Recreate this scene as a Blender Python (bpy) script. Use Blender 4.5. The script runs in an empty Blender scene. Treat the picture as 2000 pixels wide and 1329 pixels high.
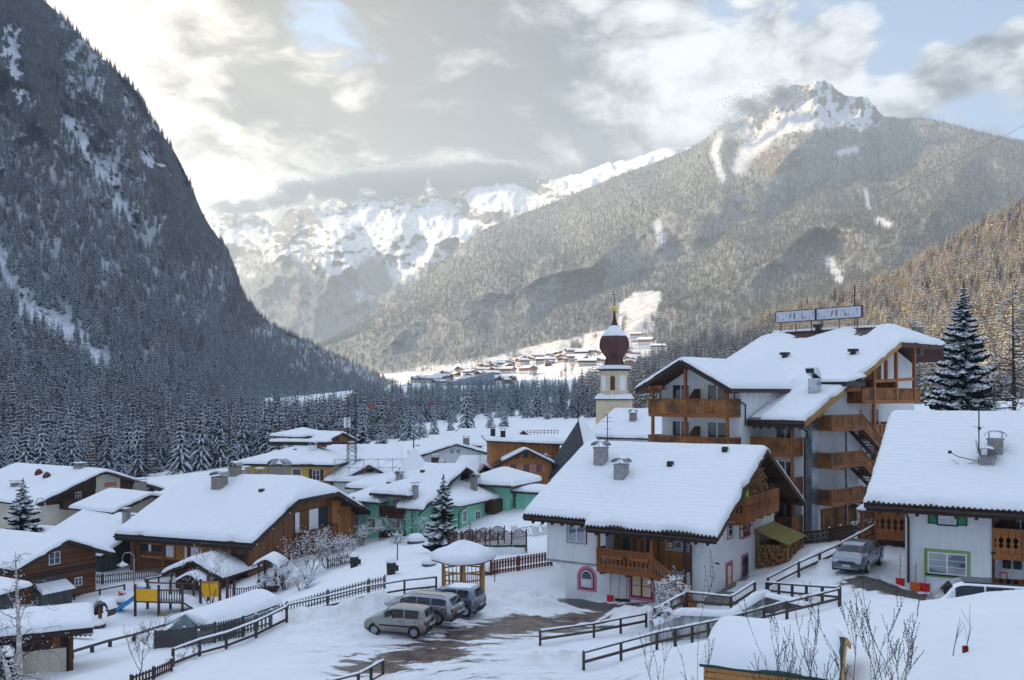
import bpy, math, random, numpy as np
from mathutils import Vector, Matrix
random.seed(7); RNG = np.random.default_rng(7)
S = bpy.context.scene
COL = S.collection
R = math.radians
# ---------------------------------------------------------------- camera (level camera, rising-front lens shift), world, sun, exposure
FPX, HOR, CAMZ = 1750.0, 770.0, 12.0
cd = bpy.data.cameras.new('camera'); cam = bpy.data.objects.new('camera', cd); COL.objects.link(cam)
cd.sensor_width = 36; cd.lens = 36*FPX/2000; cd.shift_y = (HOR-664.5)/2000
cd.clip_start = .5; cd.clip_end = 40000
cam.location = (0, 0, CAMZ); cam.rotation_euler = (R(90), 0, 0); S.camera = cam
SUN_AZ, SUN_EL = -60.0, 27.0          # degrees from +Y (negative = towards -X), above the horizon
sd = Vector((math.sin(R(SUN_AZ))*math.cos(R(SUN_EL)), math.cos(R(SUN_AZ))*math.cos(R(SUN_EL)), math.sin(R(SUN_EL))))
sl = bpy.data.lights.new('sun', 'SUN'); sl.energy = 5.0; sl.angle = R(.5); sl.color = (1, .75, .43)
so = bpy.data.objects.new('sun', sl); COL.objects.link(so); so.rotation_euler = (-sd).to_track_quat('-Z', 'Y').to_euler(); so.location = sd*300
S.view_settings.view_transform = 'Standard'; S.view_settings.look = 'None'; S.view_settings.exposure = 1.1
S.view_settings.gamma = 1; S.view_settings.use_curve_mapping = False
S.render.engine = 'CYCLES'; cy = S.cycles
cy.use_denoising = True; cy.max_bounces = 6; cy.diffuse_bounces = 3; cy.glossy_bounces = 2; cy.transmission_bounces = 3
cy.transparent_max_bounces = 6; cy.volume_bounces = 1; cy.caustics_reflective = cy.caustics_refractive = False
cy.use_adaptive_sampling = True; cy.adaptive_threshold = .015

def at(u, v, Y): return Vector(((u-1000)/FPX*Y, Y, CAMZ-(v-HOR)/FPX*Y))
def pdir(u, v): return Vector(((u-1000)/FPX, 1, -(v-HOR)/FPX)).normalized()

class NT:
    "tiny node-tree helper"
    def __init__(s, t): s.t = t; t.nodes.clear()
    def n(s, typ, ins=None, **kw):
        x = s.t.nodes.new(typ)
        for k, v in kw.items(): setattr(x, k, v)
        for k, v in (ins or {}).items():
            if isinstance(v, bpy.types.NodeSocket): s.t.links.new(v, x.inputs[k])
            else: x.inputs[k].default_value = v
        return x
    def m(s, op, a, b=None, c=None, clamp=False):
        d = {0: a}
        if b is not None: d[1] = b
        if c is not None: d[2] = c
        return s.n('ShaderNodeMath', d, operation=op, use_clamp=clamp).outputs[0]
    def vm(s, op, a, b=None):
        d = {0: a}
        if b is not None: d[1] = b
        x = s.n('ShaderNodeVectorMath', d, operation=op)
        return x.outputs['Value'] if op in ('DOT_PRODUCT', 'LENGTH') else x.outputs[0]
    def step(s, x, lo, hi, a=0., b=1.):
        return s.n('ShaderNodeMapRange', {0: x, 1: lo, 2: hi, 3: a, 4: b}, interpolation_type='SMOOTHSTEP').outputs[0]
    def mix(s, f, a, b):
        x = s.n('ShaderNodeMix', data_type='RGBA')
        for i, v in ((0, f), (6, a), (7, b)):
            if isinstance(v, bpy.types.NodeSocket): s.t.links.new(v, x.inputs[i])
            else: x.inputs[i].default_value = v if i == 0 else (*v[:3], 1)
        return x.outputs[2]
    def noise(s, vec, scale, detail=4, rough=.55, dist=0.):
        return s.n('ShaderNodeTexNoise', {'Vector': vec, 'Scale': scale, 'Detail': detail, 'Roughness': rough, 'Distortion': dist}).outputs[0]

# ---------------------------------------------------------------- world: Nishita sky under a layer of broken cloud
W = bpy.data.worlds.new('World'); S.world = W; W.use_nodes = True
k = NT(W.node_tree)
D = k.n('ShaderNodeTexCoord').outputs['Generated']
sky = k.n('ShaderNodeTexSky', sky_type='NISHITA', sun_disc=False, sun_elevation=R(SUN_EL), sun_rotation=R(SUN_AZ), altitude=1500, air_density=1.0, dust_density=.6, ozone_density=1.6)
SKY_STR = .15
skyc = k.n('ShaderNodeVectorMath', {0: sky.outputs[0], 'Scale': SKY_STR}, operation='SCALE').outputs[0]
sep = k.n('ShaderNodeSeparateXYZ', {0: D})
zz = k.m('MAXIMUM', sep.outputs[2], 0.0)
pl = k.n('ShaderNodeVectorMath', {0: D, 1: k.n('ShaderNodeCombineXYZ', {0: k.m('ADD', zz, .42), 1: k.m('ADD', zz, .42), 2: 1.}).outputs[0]}, operation='DIVIDE').outputs[0]
wrp = k.n('ShaderNodeVectorMath', {0: k.n('ShaderNodeTexNoise', {'Vector': pl, 'Scale': 2.6, 'Detail': 5}).outputs['Color'], 'Scale': .40}, operation='SCALE').outputs[0]
pw = k.vm('ADD', pl, wrp)
def con(x, g): return k.m('MULTIPLY', k.m('SUBTRACT', x, .5), g)
n1 = con(k.noise(pw, 2.7, 12, .60), 3.2)                              # masses
pw2 = k.vm('ADD', pl, k.n('ShaderNodeVectorMath', {0: wrp, 'Scale': .45}, operation='SCALE').outputs[0])
def puff(off, sc): return k.m('ABSOLUTE', k.m('SUBTRACT', k.m('MULTIPLY', k.noise(k.vm('ADD', pw2, off), sc, 8, .55), 2.0), 1.0))
n2 = k.m('ADD', con(k.noise(k.vm('ADD', pw2, (3.1, 1.7, .4)), 4.5, 12, .60), 1.5), con(k.m('MULTIPLY', puff((1.3, .2, .4), 6.5), 2.0), 1.0))   # billows
n3 = con(k.noise(k.vm('ADD', pw, (.03, -.04, .0)), 2.7, 12, .60), 2.4)  # the masses shifted towards the sun: their difference is the lit side
def blob(u, v, r, w):
    "a soft patch of the sky round one direction: weight w, radius r degrees"
    return k.m('MULTIPLY', k.step(k.vm('DOT_PRODUCT', D, tuple(pdir(u, v))), math.cos(R(r)), 1.0), w)
def addall(l):
    x = l[0]
    for y in l[1:]: x = k.m('ADD', x, y)
    return x
# cloud cover: holes of blue at the upper right and a few small ones
cov = addall([n1, k.m('MULTIPLY', n2, .6), .28, blob(2080, -80, 18, -1.2), blob(1830, 30, 9, -.6), blob(1520, -40, 7, -.5), blob(322, 205, 4.5, -.75), blob(655, 90, 6.0, -.62), blob(930, 190, 16, .6), blob(250, 70, 12, .6),
              blob(1300, 110, 8, .5), blob(1570, 75, 5.0, 1.0), blob(1690, 140, 5.2, 1.2), blob(1910, 228, 6.5, 1.25), blob(1870, 130, 2.4, 1.0), blob(1990, 88, 3.0, 1.3), blob(1100, 300, 12, .5), blob(480, 330, 8, .5)])
cloud = k.step(cov, -.14, .34)
# how bright the cloud is: lit edges, grey bellies, glow near the hidden sun
lit = addall([k.m('MULTIPLY', n2, 1.35), k.m('MULTIPLY', n1, -.15), k.m('MULTIPLY', k.m('SUBTRACT', n1, n3), 2.2), .10, blob(180, 30, 10, .85), blob(300, 150, 5, .15), blob(420, 330, 5, .55), blob(390, 20, 4, -.5), blob(400, 190, 6, -.6), blob(330, 60, 4, -.3), blob(860, 30, 9, -.22), blob(800, 200, 12, -.34), blob(1000, 270, 10, -.32), blob(560, 110, 5, -.30),
              blob(1300, 90, 8, .45), blob(1560, 60, 7, .45), blob(1700, 140, 5, .45), blob(1420, 220, 6, .30), blob(1900, 200, 3, .45), blob(1985, 85, 3, .5), blob(1850, 255, 4, -.4), blob(650, 130, 3, .5), blob(480, 420, 5, .3)])
b = k.step(lit, -.85, 1.0)
warm = k.step(k.vm('DOT_PRODUCT', D, tuple(pdir(120, 60))), math.cos(R(30)), math.cos(R(1)))
dark = k.mix(warm, (.085, .108, .150), (.19, .165, .145))
bright = k.mix(warm, (.74, .76, .79), (1.15, 1.03, .88))
cc = k.mix(b, dark, bright)
skyc = k.mix(.12, skyc, (.62, .70, .78))      # thin high veil over the blue
out = k.mix(cloud, skyc, cc)
zen = k.step(sep.outputs[2], .40, .85, 1., 2.3)     # an overcast sky brightens towards the zenith
out = k.n('ShaderNodeVectorMath', {0: out, 'Scale': zen}, operation='SCALE').outputs[0]
# low haze band near the horizon, the same all round
hz = k.step(sep.outputs[2], .0, .19, .8, 0.)
out = k.mix(hz, out, k.mix(warm, (.46, .55, .64), (.90, .84, .72)))
bg = k.n('ShaderNodeBackground', {0: out, 1: .61})
k.n('ShaderNodeOutputWorld', {0: bg.outputs[0]})
W.cycles.sampling_method = 'MANUAL'; W.cycles.sample_map_resolution = 512

# ---------------------------------------------------------------- materials
MATS = {}
def newmat(name):
    m = bpy.data.materials.new(name); m.use_nodes = True; k = NT(m.node_tree); MATS[name] = m
    k.co = k.n('ShaderNodeTexCoord').outputs['Object']
    return m, k
def finish(k, col, rough=.8, bump=None, bstr=.3, bdist=.02, spec=.3, metal=0., **kw):
    d = {'Base Color': col if isinstance(col, bpy.types.NodeSocket) else (*col, 1), 'Roughness': rough, 'Metallic': metal, 'Specular IOR Level': spec}
    d.update(kw)
    if bump is not None: d['Normal'] = k.n('ShaderNodeBump', {'Strength': bstr, 'Distance': bdist, 'Height': bump}).outputs[0]
    p = k.n('ShaderNodeBsdfPrincipled', d); k.n('ShaderNodeOutputMaterial', {0: p.outputs[0]}); return p
def plain(name, c, rough=.7, var=.12, scale=6., metal=0., spec=.3, bump=0., **kw):
    m, k = newmat(name)
    nz = k.noise(k.co, scale, 5, .6)
    c2 = tuple(x*(1-var) for x in c); c1 = tuple(min(1, x*(1+var)) for x in c)
    finish(k, k.mix(k.step(nz, .3, .7), c2, c1), rough, nz if bump else None, bump, .02, spec, metal, **kw); return m
def wood(name, c1, c2, plank=.14, horiz=False, grey=None, rough=.7, line=.35):
    "boards with dark joints, vertical (or lying when horiz), grain along the board"
    m, k = newmat(name)
    s = k.n('ShaderNodeSeparateXYZ', {0: k.co})
    across = s.outputs[2] if horiz else k.m('ADD', s.outputs[0], s.outputs[1])
    idx = k.m('FLOOR', k.m('DIVIDE', across, plank)); fr = k.m('FRACT', k.m('DIVIDE', across, plank))
    rnd = k.n('ShaderNodeTexWhiteNoise', {'W': idx}, noise_dimensions='1D').outputs['Value']
    mp = k.n('ShaderNodeMapping', {0: k.co, 3: (3, 3, 14) if horiz else (14, 14, 1.6)}).outputs[0]
    g = k.noise(mp, 1.6, 6, .65, .6)
    big = k.noise(k.co, .55, 4, .6)
    f = k.m('ADD', k.m('MULTIPLY', g, .7), k.m('ADD', k.m('MULTIPLY', rnd, .35), k.m('MULTIPLY', big, .5)))
    c = k.mix(k.step(f, .45, 1.05), c1, c2)
    if grey: c = k.mix(k.step(k.noise(k.co, .9, 5, .65), .42, .62), c, grey)
    joint = k.m('MULTIPLY', k.m('LESS_THAN', fr, .09), line*2)
    c = k.mix(k.m('MINIMUM', joint, .8), c, tuple(x*.25 for x in c1))
    finish(k, c, rough, k.m('SUBTRACT', k.m('MULTIPLY', g, .3), joint), .5, .012); return m
def plaster(name, c, dirt=.12):
    m, k = newmat(name)
    nz = k.noise(k.co, 1.1, 6, .62); s = k.n('ShaderNodeMapping', {0: k.co, 3: (2.2, 2.2, .28)}).outputs[0]
    st = k.noise(s, 1.5, 5, .6)
    f = k.m('ADD', k.m('MULTIPLY', nz, .5), k.m('MULTIPLY', st, .5))
    fine = k.noise(k.co, 55, 3, .6)
    finish(k, k.mix(k.step(f, .34, .62), tuple(x*(1-dirt*1.6) for x in c), c), .92, fine, .25, .01, .1); return m
def snowmat(name, c=(.83, .855, .89), ripple=None, coarse=.0, sc=2.2):
    m, k = newmat(name)
    nz = k.noise(k.co, sc, 6, .6); fine = k.noise(k.co, 26, 3, .6)
    h = k.m('ADD', nz, k.m('MULTIPLY', fine, .18))
    if ripple:
        s = k.n('ShaderNodeSeparateXYZ', {0: k.vm('ADD', k.co, k.n('ShaderNodeVectorMath', {0: k.n('ShaderNodeTexNoise', {'Vector': k.co, 'Scale': .8, 'Detail': 2}).outputs['Color'], 'Scale': .22}, operation='SCALE').outputs[0])})
        w = k.m('SINE', k.m('MULTIPLY', s.outputs[ripple == 'y'], 2*math.pi/.36))
        h = k.m('ADD', h, k.m('MULTIPLY', w, k.step(k.noise(k.co, .5, 3), .35, .65, .10, .30)))
    finish(k, k.mix(k.step(nz, .3, .7), tuple(x*.97 for x in c), c), .85, h, .55, .10+coarse, .25); return m
snowmat('snow'); snowmat('roof_snow_y', ripple='y'); snowmat('roof_snow_x', ripple='x'); snowmat('soft_snow', sc=.7, coarse=.05)
wood('dark_wood', (.030, .016, .010), (.085, .042, .022)); wood('dark_wood_lying', (.030, .016, .010), (.085, .042, .022), .16, True)
wood('brown_wood', (.10, .038, .015), (.25, .10, .038), .13); wood('brown_wood_lying', (.075, .028, .012), (.20, .078, .030), .16, True)
wood('orange_wood', (.27, .10, .026), (.50, .21, .060), .16); wood('orange_log', (.36, .16, .05), (.56, .28, .10), 9., True, line=0)
wood('hotel_wood', (.20, .070, .018), (.44, .175, .050), .12, grey=(.12, .060, .030))
wood('hotel_beam', (.20, .068, .020), (.38, .14, .042), 5., line=0); wood('roof_beam', (.022, .014, .011), (.060, .036, .026), 5., line=0)
wood('soffit_wood', (.045, .020, .010), (.12, .052, .022), .18)
wood('carved_wood', (.20, .068, .022), (.38, .145, .050), 5., line=0); wood('grey_wood', (.040, .040, .042), (.115, .112, .11), .15)
wood('fence_grey', (.085, .085, .085), (.20, .195, .185), 5., line=0); wood('fence_brown', (.045, .024, .018), (.105, .058, .042), 5., line=0)
wood('fence_red', (.10, .030, .020), (.20, .062, .036), 5., line=0); wood('rail_wood', (.040, .030, .025), (.095, .072, .058), 5., line=0)
wood('door_wood', (.22, .095, .026), (.40, .19, .060), .2); wood('pine_post', (.30, .15, .045), (.42, .23, .08), 5., line=0)
plaster('white_plaster', (.76, .77, .79), .07); plaster('cream_plaster', (.70, .64, .52)); plaster('green_plaster', (.27, .66, .48), .06); plaster('yellow_plaster', (.60, .40, .10))
plaster('church_plaster', (.70, .57, .39)); plaster('grey_plaster', (.42, .42, .41), .25); plaster('peeling_wall', (.52, .53, .54), .45)
plain('red_tile', (.085, .030, .024), .8, .35, 9); plain('dark_tile', (.045, .026, .022), .8, .3, 9); plain('slate', (.060, .062, .066), .75, .45, 5, bump=.5); plain('copper_red', (.075, .014, .012), .55, .3, 5, spec=.5)
plain('stone', (.20, .19, .17), .9, .35, 3, bump=.6); plain('concrete', (.30, .29, .28), .9, .2, 4); plain('brick_grey', (.25, .22, .19), .9, .3, 12, bump=.5)
plain('metal_grey', (.30, .32, .34), .4, .15, 4, metal=.8); plain('metal_light', (.55, .58, .62), .3, .12, 3, metal=.9); plain('metal_dark', (.025, .025, .027), .5, .2, 6)
plain('gutter', (.035, .022, .018), .45, .2, 5); plain('duct_metal', (.24, .27, .30), .35, .2, 2, metal=.7)
plain('white_paint', (.76, .77, .78), .5, .04); plain('green_paint', (.030, .24, .10), .55, .1); plain('dark_green_paint', (.010, .050, .030), .5, .1); plain('sage_paint', (.25, .38, .13), .7, .1)
plain('red_paint', (.17, .010, .014), .5, .12); plain('pink_paint', (.55, .19, .28), .8, .1); plain('cream_paint', (.72, .58, .40), .7, .06); plain('blue_paint', (.02, .23, .56), .4, .1); plain('yellow_paint', (.80, .40, .012), .5, .06)
plain('red_plastic', (.55, .016, .018), .4, .08); plain('orange_plastic', (.75, .12, .012), .4, .08); plain('blue_cloth', (.06, .25, .62), .8, .1); plain('lime_plastic', (.22, .48, .03), .5, .08)
plain('gold', (.75, .48, .07), .3, .1, metal=.9); plain('black_rubber', (.014, .014, .015), .75, .2, 8); plain('bark', (.050, .036, .028), .95, .4, 9, bump=.6); plain('birch_bark', (.50, .47, .43), .85, .5, 7)
plain('twig', (.055, .036, .032), .9, .3); plain('berry', (.30, .035, .025), .6, .3); plain('firewood', (.34, .18, .075), .9, .5, 16); plain('mural_pink', (.50, .22, .17), .9, .2)
plain('stone_dark', (.11, .10, .10), .9, .4, 4, bump=.6); plain('polycarbonate', (.30, .25, .085), .35, .2, 3)
def glass(name, c=(.035, .045, .060), rough=.06, var=.6):
    m, k = newmat(name); nz = k.noise(k.co, 1.3, 3)
    finish(k, k.mix(k.step(nz, .35, .65), c, tuple(x*(1+var) for x in c)), rough, None, spec=.7); return m
glass('window_glass'); glass('car_glass', (.006, .009, .012), .05); glass('green_glass', (.22, .30, .30), .15, .2); glass('blue_glass', (.10, .15, .22), .08)
def clear(name):
    m, k = newmat(name)
    f = k.n('ShaderNodeFresnel', {'IOR': 1.5}).outputs[0]
    t = k.n('ShaderNodeBsdfTransparent', {0: (.86, .90, .94, 1)}); g = k.n('ShaderNodeBsdfGlossy', {0: (1, 1, 1, 1), 'Roughness': .03})
    k.n('ShaderNodeOutputMaterial', {0: k.n('ShaderNodeMixShader', {0: k.m('ADD', f, .10), 1: t.outputs[0], 2: g.outputs[0]}).outputs[0]}); return m
clear('clear_glass'); plain('curtain', (.62, .64, .70), .95, .10, 20)
def paint(name, c, rough=.28, dirt=.25):
    m, k = newmat(name); nz = k.noise(k.co, 2.2, 6, .65); s = k.n('ShaderNodeSeparateXYZ', {0: k.co})
    low = k.m('MULTIPLY', k.step(s.outputs[2], .25, .75, 1., .0), k.step(nz, .3, .65))
    col = k.mix(k.m('MULTIPLY', low, dirt*2.2), c, (.16, .135, .11))
    finish(k, col, k.m('ADD', k.m('MULTIPLY', low, .4), rough), None, spec=.5, metal=.75, **{'Coat Weight': .5, 'Coat Roughness': .12}); return m
paint('silver_paint', (.30, .32, .35), .22); paint('beige_silver', (.28, .275, .26), .26, .22); paint('blue_silver', (.20, .235, .29), .22); paint('white_car', (.70, .72, .75), .25, .1)
plain('tail_red', (.30, .008, .010), .2, .1, spec=.6); plain('lamp_glass', (.55, .57, .60), .12, .05, spec=.8); plain('plate_white', (.52, .50, .42), .5, .15, 30); plain('plate_blue', (.02, .07, .40), .5, .1)

# ---------------------------------------------------------------- mesh building
class MB:
    def __init__(s): s.v = []; s.f = []
    def add(s, vs, fs):
        o = len(s.v); s.v.extend(tuple(p) for p in vs); s.f.extend(tuple(i+o for i in f) for f in fs); return s
    def box(s, x0, y0, z0, x1, y1, z1):
        return s.add([(x0,y0,z0),(x1,y0,z0),(x1,y1,z0),(x0,y1,z0),(x0,y0,z1),(x1,y0,z1),(x1,y1,z1),(x0,y1,z1)], BOXF)
    def beam(s, p, q, w, h, up=(0, 0, 1)):
        p, q = Vector(p), Vector(q); d = (q-p).normalized(); up = Vector(up)
        if abs(d.dot(up)) > .98: up = Vector((0, 1, 0))
        a = d.cross(up).normalized()*w/2; b = a.cross(d).normalized()*h/2
        return s.add([p-a-b, p+a-b, q+a-b, q-a-b, p-a+b, p+a+b, q+a+b, q-a+b], BOXF)
    def tube(s, pts, r, n=6, cap=True):
        pts = [Vector(p) for p in pts]; m = len(pts); rs = r if isinstance(r, (list, tuple)) else [r]*m
        vs = []; up = Vector((0, 0, 1))
        for i, p in enumerate(pts):
            d = (pts[min(i+1, m-1)]-pts[max(i-1, 0)]).normalized()
            if abs(d.dot(up)) > .95: up = Vector((1, 0, 0)) if abs(d.x) < .8 else Vector((0, 1, 0))
            a = d.cross(up).normalized(); b = d.cross(a)
            for j in range(n):
                t = 2*math.pi*j/n; vs.append(p+(a*math.cos(t)+b*math.sin(t))*rs[i])
        fs = [(i*n+j, i*n+(j+1) % n, (i+1)*n+(j+1) % n, (i+1)*n+j) for i in range(m-1) for j in range(n)]
        if cap: fs += [tuple(range(n))[::-1], tuple((m-1)*n+j for j in range(n))]
        return s.add(vs, fs)
    def lathe(s, prof, n=16, c=(0, 0, 0), oct=False):
        vs = [(c[0]+r*math.cos(2*math.pi*(j+.5*oct)/n), c[1]+r*math.sin(2*math.pi*(j+.5*oct)/n), c[2]+z) for r, z in prof for j in range(n)]
        m = len(prof)
        return s.add(vs, [(i*n+j, i*n+(j+1) % n, (i+1)*n+(j+1) % n, (i+1)*n+j) for i in range(m-1) for j in range(n)]+[tuple(range(n))[::-1], tuple((m-1)*n+j for j in range(n))])
    def prism(s, poly, f0, f1):
        "poly: 2-D outline; f0, f1: functions 2-D -> 3-D of the two faces"
        n = len(poly); vs = [f0(*p) for p in poly]+[f1(*p) for p in poly]
        return s.add(vs, [tuple(range(n))[::-1], tuple(range(n, 2*n))]+[(i, (i+1) % n, n+(i+1) % n, n+i) for i in range(n)])
    def grid(s, P):
        "P: array rows x cols x 3"
        r, c = P.shape[:2]; o = len(s.v); s.v.extend(map(tuple, P.reshape(-1, 3).tolist()))
        s.f.extend((o+i*c+j, o+i*c+j+1, o+(i+1)*c+j+1, o+(i+1)*c+j) for i in range(r-1) for j in range(c-1)); return s
    def mesh(s, name, mat, smooth=False):
        m = bpy.data.meshes.new(name); m.from_pydata(s.v, [], s.f)
        for x in (mat if isinstance(mat, (list, tuple)) else [mat]): m.materials.append(MATS[x])
        if smooth: m.shade_smooth()
        m.update(); return m
    def build(s, name, mat, parent=None, smooth=False): return link(name, s.mesh(name, mat, smooth), parent)
BOXF = [(0,3,2,1),(4,5,6,7),(0,1,5,4),(1,2,6,5),(2,3,7,6),(3,0,4,7)]
def link(name, me, parent=None, loc=None, rot=None, scale=None):
    o = bpy.data.objects.new(name, me); COL.objects.link(o)
    if parent: o.parent = parent
    if loc is not None: o.location = loc
    if rot is not None: o.rotation_euler = rot if hasattr(rot, '__len__') else (0, 0, rot)
    if scale is not None: o.scale = scale if hasattr(scale, '__len__') else (scale,)*3
    return o
def thing(name, label, cat, loc=(0, 0, 0), rot=0., group=None, me=None):
    return tag(link(name, me, None, loc, rot), label, cat, group)
def tag(o, label, cat, group=None):
    o['label'] = label; o['category'] = cat
    if group: o['group'] = group
    return o
def stuff(o, kind='stuff', label=None):
    o['kind'] = kind
    if label: o['label'] = label
    return o
def clone(o, parent=None, loc=None, rot=None, scale=None, label=None):
    kids = KIDS.get(o.name) or [c for c in o.children]
    c = o.copy(); COL.objects.link(c); c.parent = parent
    if loc is not None: c.location = loc
    if rot is not None: c.rotation_euler = rot if hasattr(rot, '__len__') else (0, 0, rot)
    if scale is not None: c.scale = scale if hasattr(scale, '__len__') else (scale,)*3
    if label: c['label'] = label
    for q in kids: clone(q, c)
    return c
KIDS = {}

# ---------------------------------------------------------------- numpy noise
def _h(i, j, s):
    x = (i.astype(np.int64)*374761393+j.astype(np.int64)*668265263+s*1442695041) & 0xffffffff
    x = ((x ^ (x >> 13))*1274126177) & 0xffffffff
    return ((x ^ (x >> 16)) & 0xffff)/65535.0
def vnoise(x, y, s=0):
    i, j = np.floor(x), np.floor(y); f, g = x-i, y-j; f = f*f*(3-2*f); g = g*g*(3-2*g)
    a, b, c, d = _h(i, j, s), _h(i+1, j, s), _h(i, j+1, s), _h(i+1, j+1, s)
    return (a*(1-f)+b*f)*(1-g)+(c*(1-f)+d*f)*g
def fbm(x, y, o=5, s=0, gain=.5):
    t = 0; a = 1; n = 0
    for q in range(o): t = t+a*vnoise(x*2**q, y*2**q, s+q*17); n += a; a *= gain
    return t/n-.5
def sstep(x, a, b):
    t = np.clip((x-a)/(b-a), 0, 1); return t*t*(3-2*t)
def spline(xs, ys, q):
    "monotone cubic through the points"
    xs, ys = np.asarray(xs, float), np.asarray(ys, float); h = np.diff(xs); d = np.diff(ys)/h
    m = np.zeros(len(xs)); m[0], m[-1] = d[0], d[-1]
    for i in range(1, len(xs)-1):
        m[i] = 0 if d[i-1]*d[i] <= 0 else 2*d[i-1]*d[i]/(d[i-1]+d[i])
    q = np.clip(q, xs[0], xs[-1]); i = np.clip(np.searchsorted(xs, q)-1, 0, len(h)-1); t = (q-xs[i])/h[i]
    return ys[i]*(1+2*t)*(1-t)**2+m[i]*h[i]*t*(1-t)**2+ys[i+1]*t*t*(3-2*t)+m[i+1]*h[i]*t*t*(t-1)
def uvY(u, v, Y): return np.stack([(u-1000)/FPX*Y, Y, CAMZ-(v-HOR)/FPX*Y], -1)
# ---------------------------------------------------------------- ground: one sheet through surveyed heights
PTS = [(785,1262,43.5),(740,1310,40),(950,1215,48.5),(1050,1215,49.5),(1105,1180,56.5),(1200,1185,53.5),(1300,1188,52),(1385,1180,51.5),(1050,1255,44),(900,1320,37.5),(1080,1320,36.5),(1000,1329,36),
(620,1225,47),(560,1215,50),(500,1230,50),(420,1265,46),(340,1302,42),(400,1329,39),(250,1329,42),(100,1329,45),(280,1290,46),(150,1280,52),(300,1268,53),(480,1230,56),(600,1195,58),(700,1168,57),(850,1155,56),(905,1168,57),(960,1150,60),
(1060,1105,62),(1000,1115,62),(300,1205,72),(130,1235,66),(100,1150,78),(250,1138,80),(330,1128,82),(430,1168,74),(560,1150,72),(650,1112,75),(750,1084,78),(850,1088,70),(1000,1078,72),(870,1068,88),(690,1066,95),(780,1064,90),(1000,1036,92),
(100,1048,105),(300,1005,115),(600,965,120),(800,905,150),(950,892,150),(1050,905,130),(1150,880,140),(1000,852,230),(900,846,300),(1000,836,330),(1100,832,330),(1200,832,300),
(0,928,230),(200,928,240),(400,908,250),(550,882,260),(650,862,300),(780,842,350),(900,812,450),(1150,802,450),(800,757,900),(700,788,600),(600,790,600),(700,776,1000),(600,776,1000),(740,764,1400),(600,768,1500),(900,755,800),(1100,745,900),(1000,715,1300),(1200,700,1200),(1250,705,1500),(800,737,1500),(700,755,2000),(1100,705,1600),(1270,712,2000),(800,729,2150),(960,723,1800),(640,729,2600),(1100,716,1700),(800,748,2700),(1000,748,2600),(640,748,3000),(1400,735,1250),(1700,735,1050),(2000,745,900),(1700,740,2000),(1400,735,2000),(2600,740,800),
(1640,1186,41),(1530,1212,40.5),(1400,1242,40),(1285,1272,39.5),(1140,1314,38.5),(1402,1168,52),(1480,1128,58),(1330,1262,44.6),(1250,1252,45),(1420,1255,44.4),(1150,1240,46),
(2000,1150,28),(1850,1168,29),(1700,1195,30),(1560,1225,31),(1400,1266,33),(1250,1314,33),(1250,1400,25),(1450,1450,20),(1700,1400,18),(1900,1329,17),(2050,1250,19),(2300,1200,22),
(1900,1202,40),(1800,1172,42),(1768,1150,46.5),(2000,1165,45),(1700,1170,40),(1680,1124,46.5),(1640,1142,45),(1750,1080,52),(1720,1045,60),(1600,1078,58),(1570,1042,68),(1540,1082,62),(1660,1035,70),
(1400,950,110),(1800,900,110),(2000,860,110),(2300,930,80),(1000,1700,14),(300,1650,16),(1700,1500,12),(2200,1350,13),(-100,1450,30),(-400,1150,60),(-400,1000,110),(-500,935,240),(2600,1200,30),(2600,950,60),(1400,860,200),(1700,800,250),(2200,760,300)]
_P = np.array(PTS, float)
def _dom(u, Y): return np.stack([u/420.0, 2.6*np.log(Y)], -1)
_C = _dom(_P[:, 0], _P[:, 2]); _Z = CAMZ-(_P[:, 1]-HOR)/FPX*_P[:, 2]
def _phi(r2): return np.where(r2 > 1e-12, .5*r2*np.log(np.maximum(r2, 1e-12)), 0)
_n = len(_C); _K = _phi(((_C[:, None]-_C[None])**2).sum(-1))+np.eye(_n)*.02
_A = np.zeros((_n+3, _n+3)); _A[:_n, :_n] = _K; _A[:_n, _n] = 1; _A[:_n, _n+1:] = _C; _A[_n, :_n] = 1; _A[_n+1:, :_n] = _C.T
_w = np.linalg.solve(_A, np.concatenate([_Z, np.zeros(3)]))
def base_z(X, Y):
    X, Y = np.atleast_1d(np.asarray(X, float)), np.atleast_1d(np.asarray(Y, float)); u = 1000+X/Y*FPX
    q = _dom(np.clip(u, -900, 2900), Y).reshape(-1, 2); o = np.empty(len(q))
    for i in range(0, len(q), 20000):
        c = q[i:i+20000]; o[i:i+20000] = _phi(((c[:, None]-_C[None])**2).sum(-1))@_w[:_n]+_w[_n]+c@_w[_n+1:]
    return o.reshape(X.shape)
def seg_d(X, Y, pl):
    "distance to a polyline of world points"
    d = np.full(X.shape, 1e9)
    for (ax, ay), (bx, by) in zip(pl, pl[1:]):
        t = np.clip(((X-ax)*(bx-ax)+(Y-ay)*(by-ay))/((bx-ax)**2+(by-ay)**2), 0, 1); d = np.minimum(d, np.hypot(X-ax-t*(bx-ax), Y-ay-t*(by-ay)))
    return d
def xy(u, Y): return ((u-1000)/FPX*Y, Y)
PILES = [([xy(560, 48), xy(640, 47.5), xy(730, 47)], .72, 2.6), ([xy(740, 47.6), xy(830, 50.5)], .62, 1.6), ([xy(985, 52), xy(1050, 52.5)], 1.2, 2.0), ([xy(1560, 50), xy(1610, 53)], .9, 1.5), ([xy(1690, 56), xy(1750, 55)], 1.1, 1.4),
         ([xy(1225, 50), xy(1290, 49)], .8, 1.4), ([xy(1055, 40.5), xy(1120, 40.2)], .55, .9), ([xy(530, 57), xy(600, 56)], .4, 1.6)]
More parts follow.
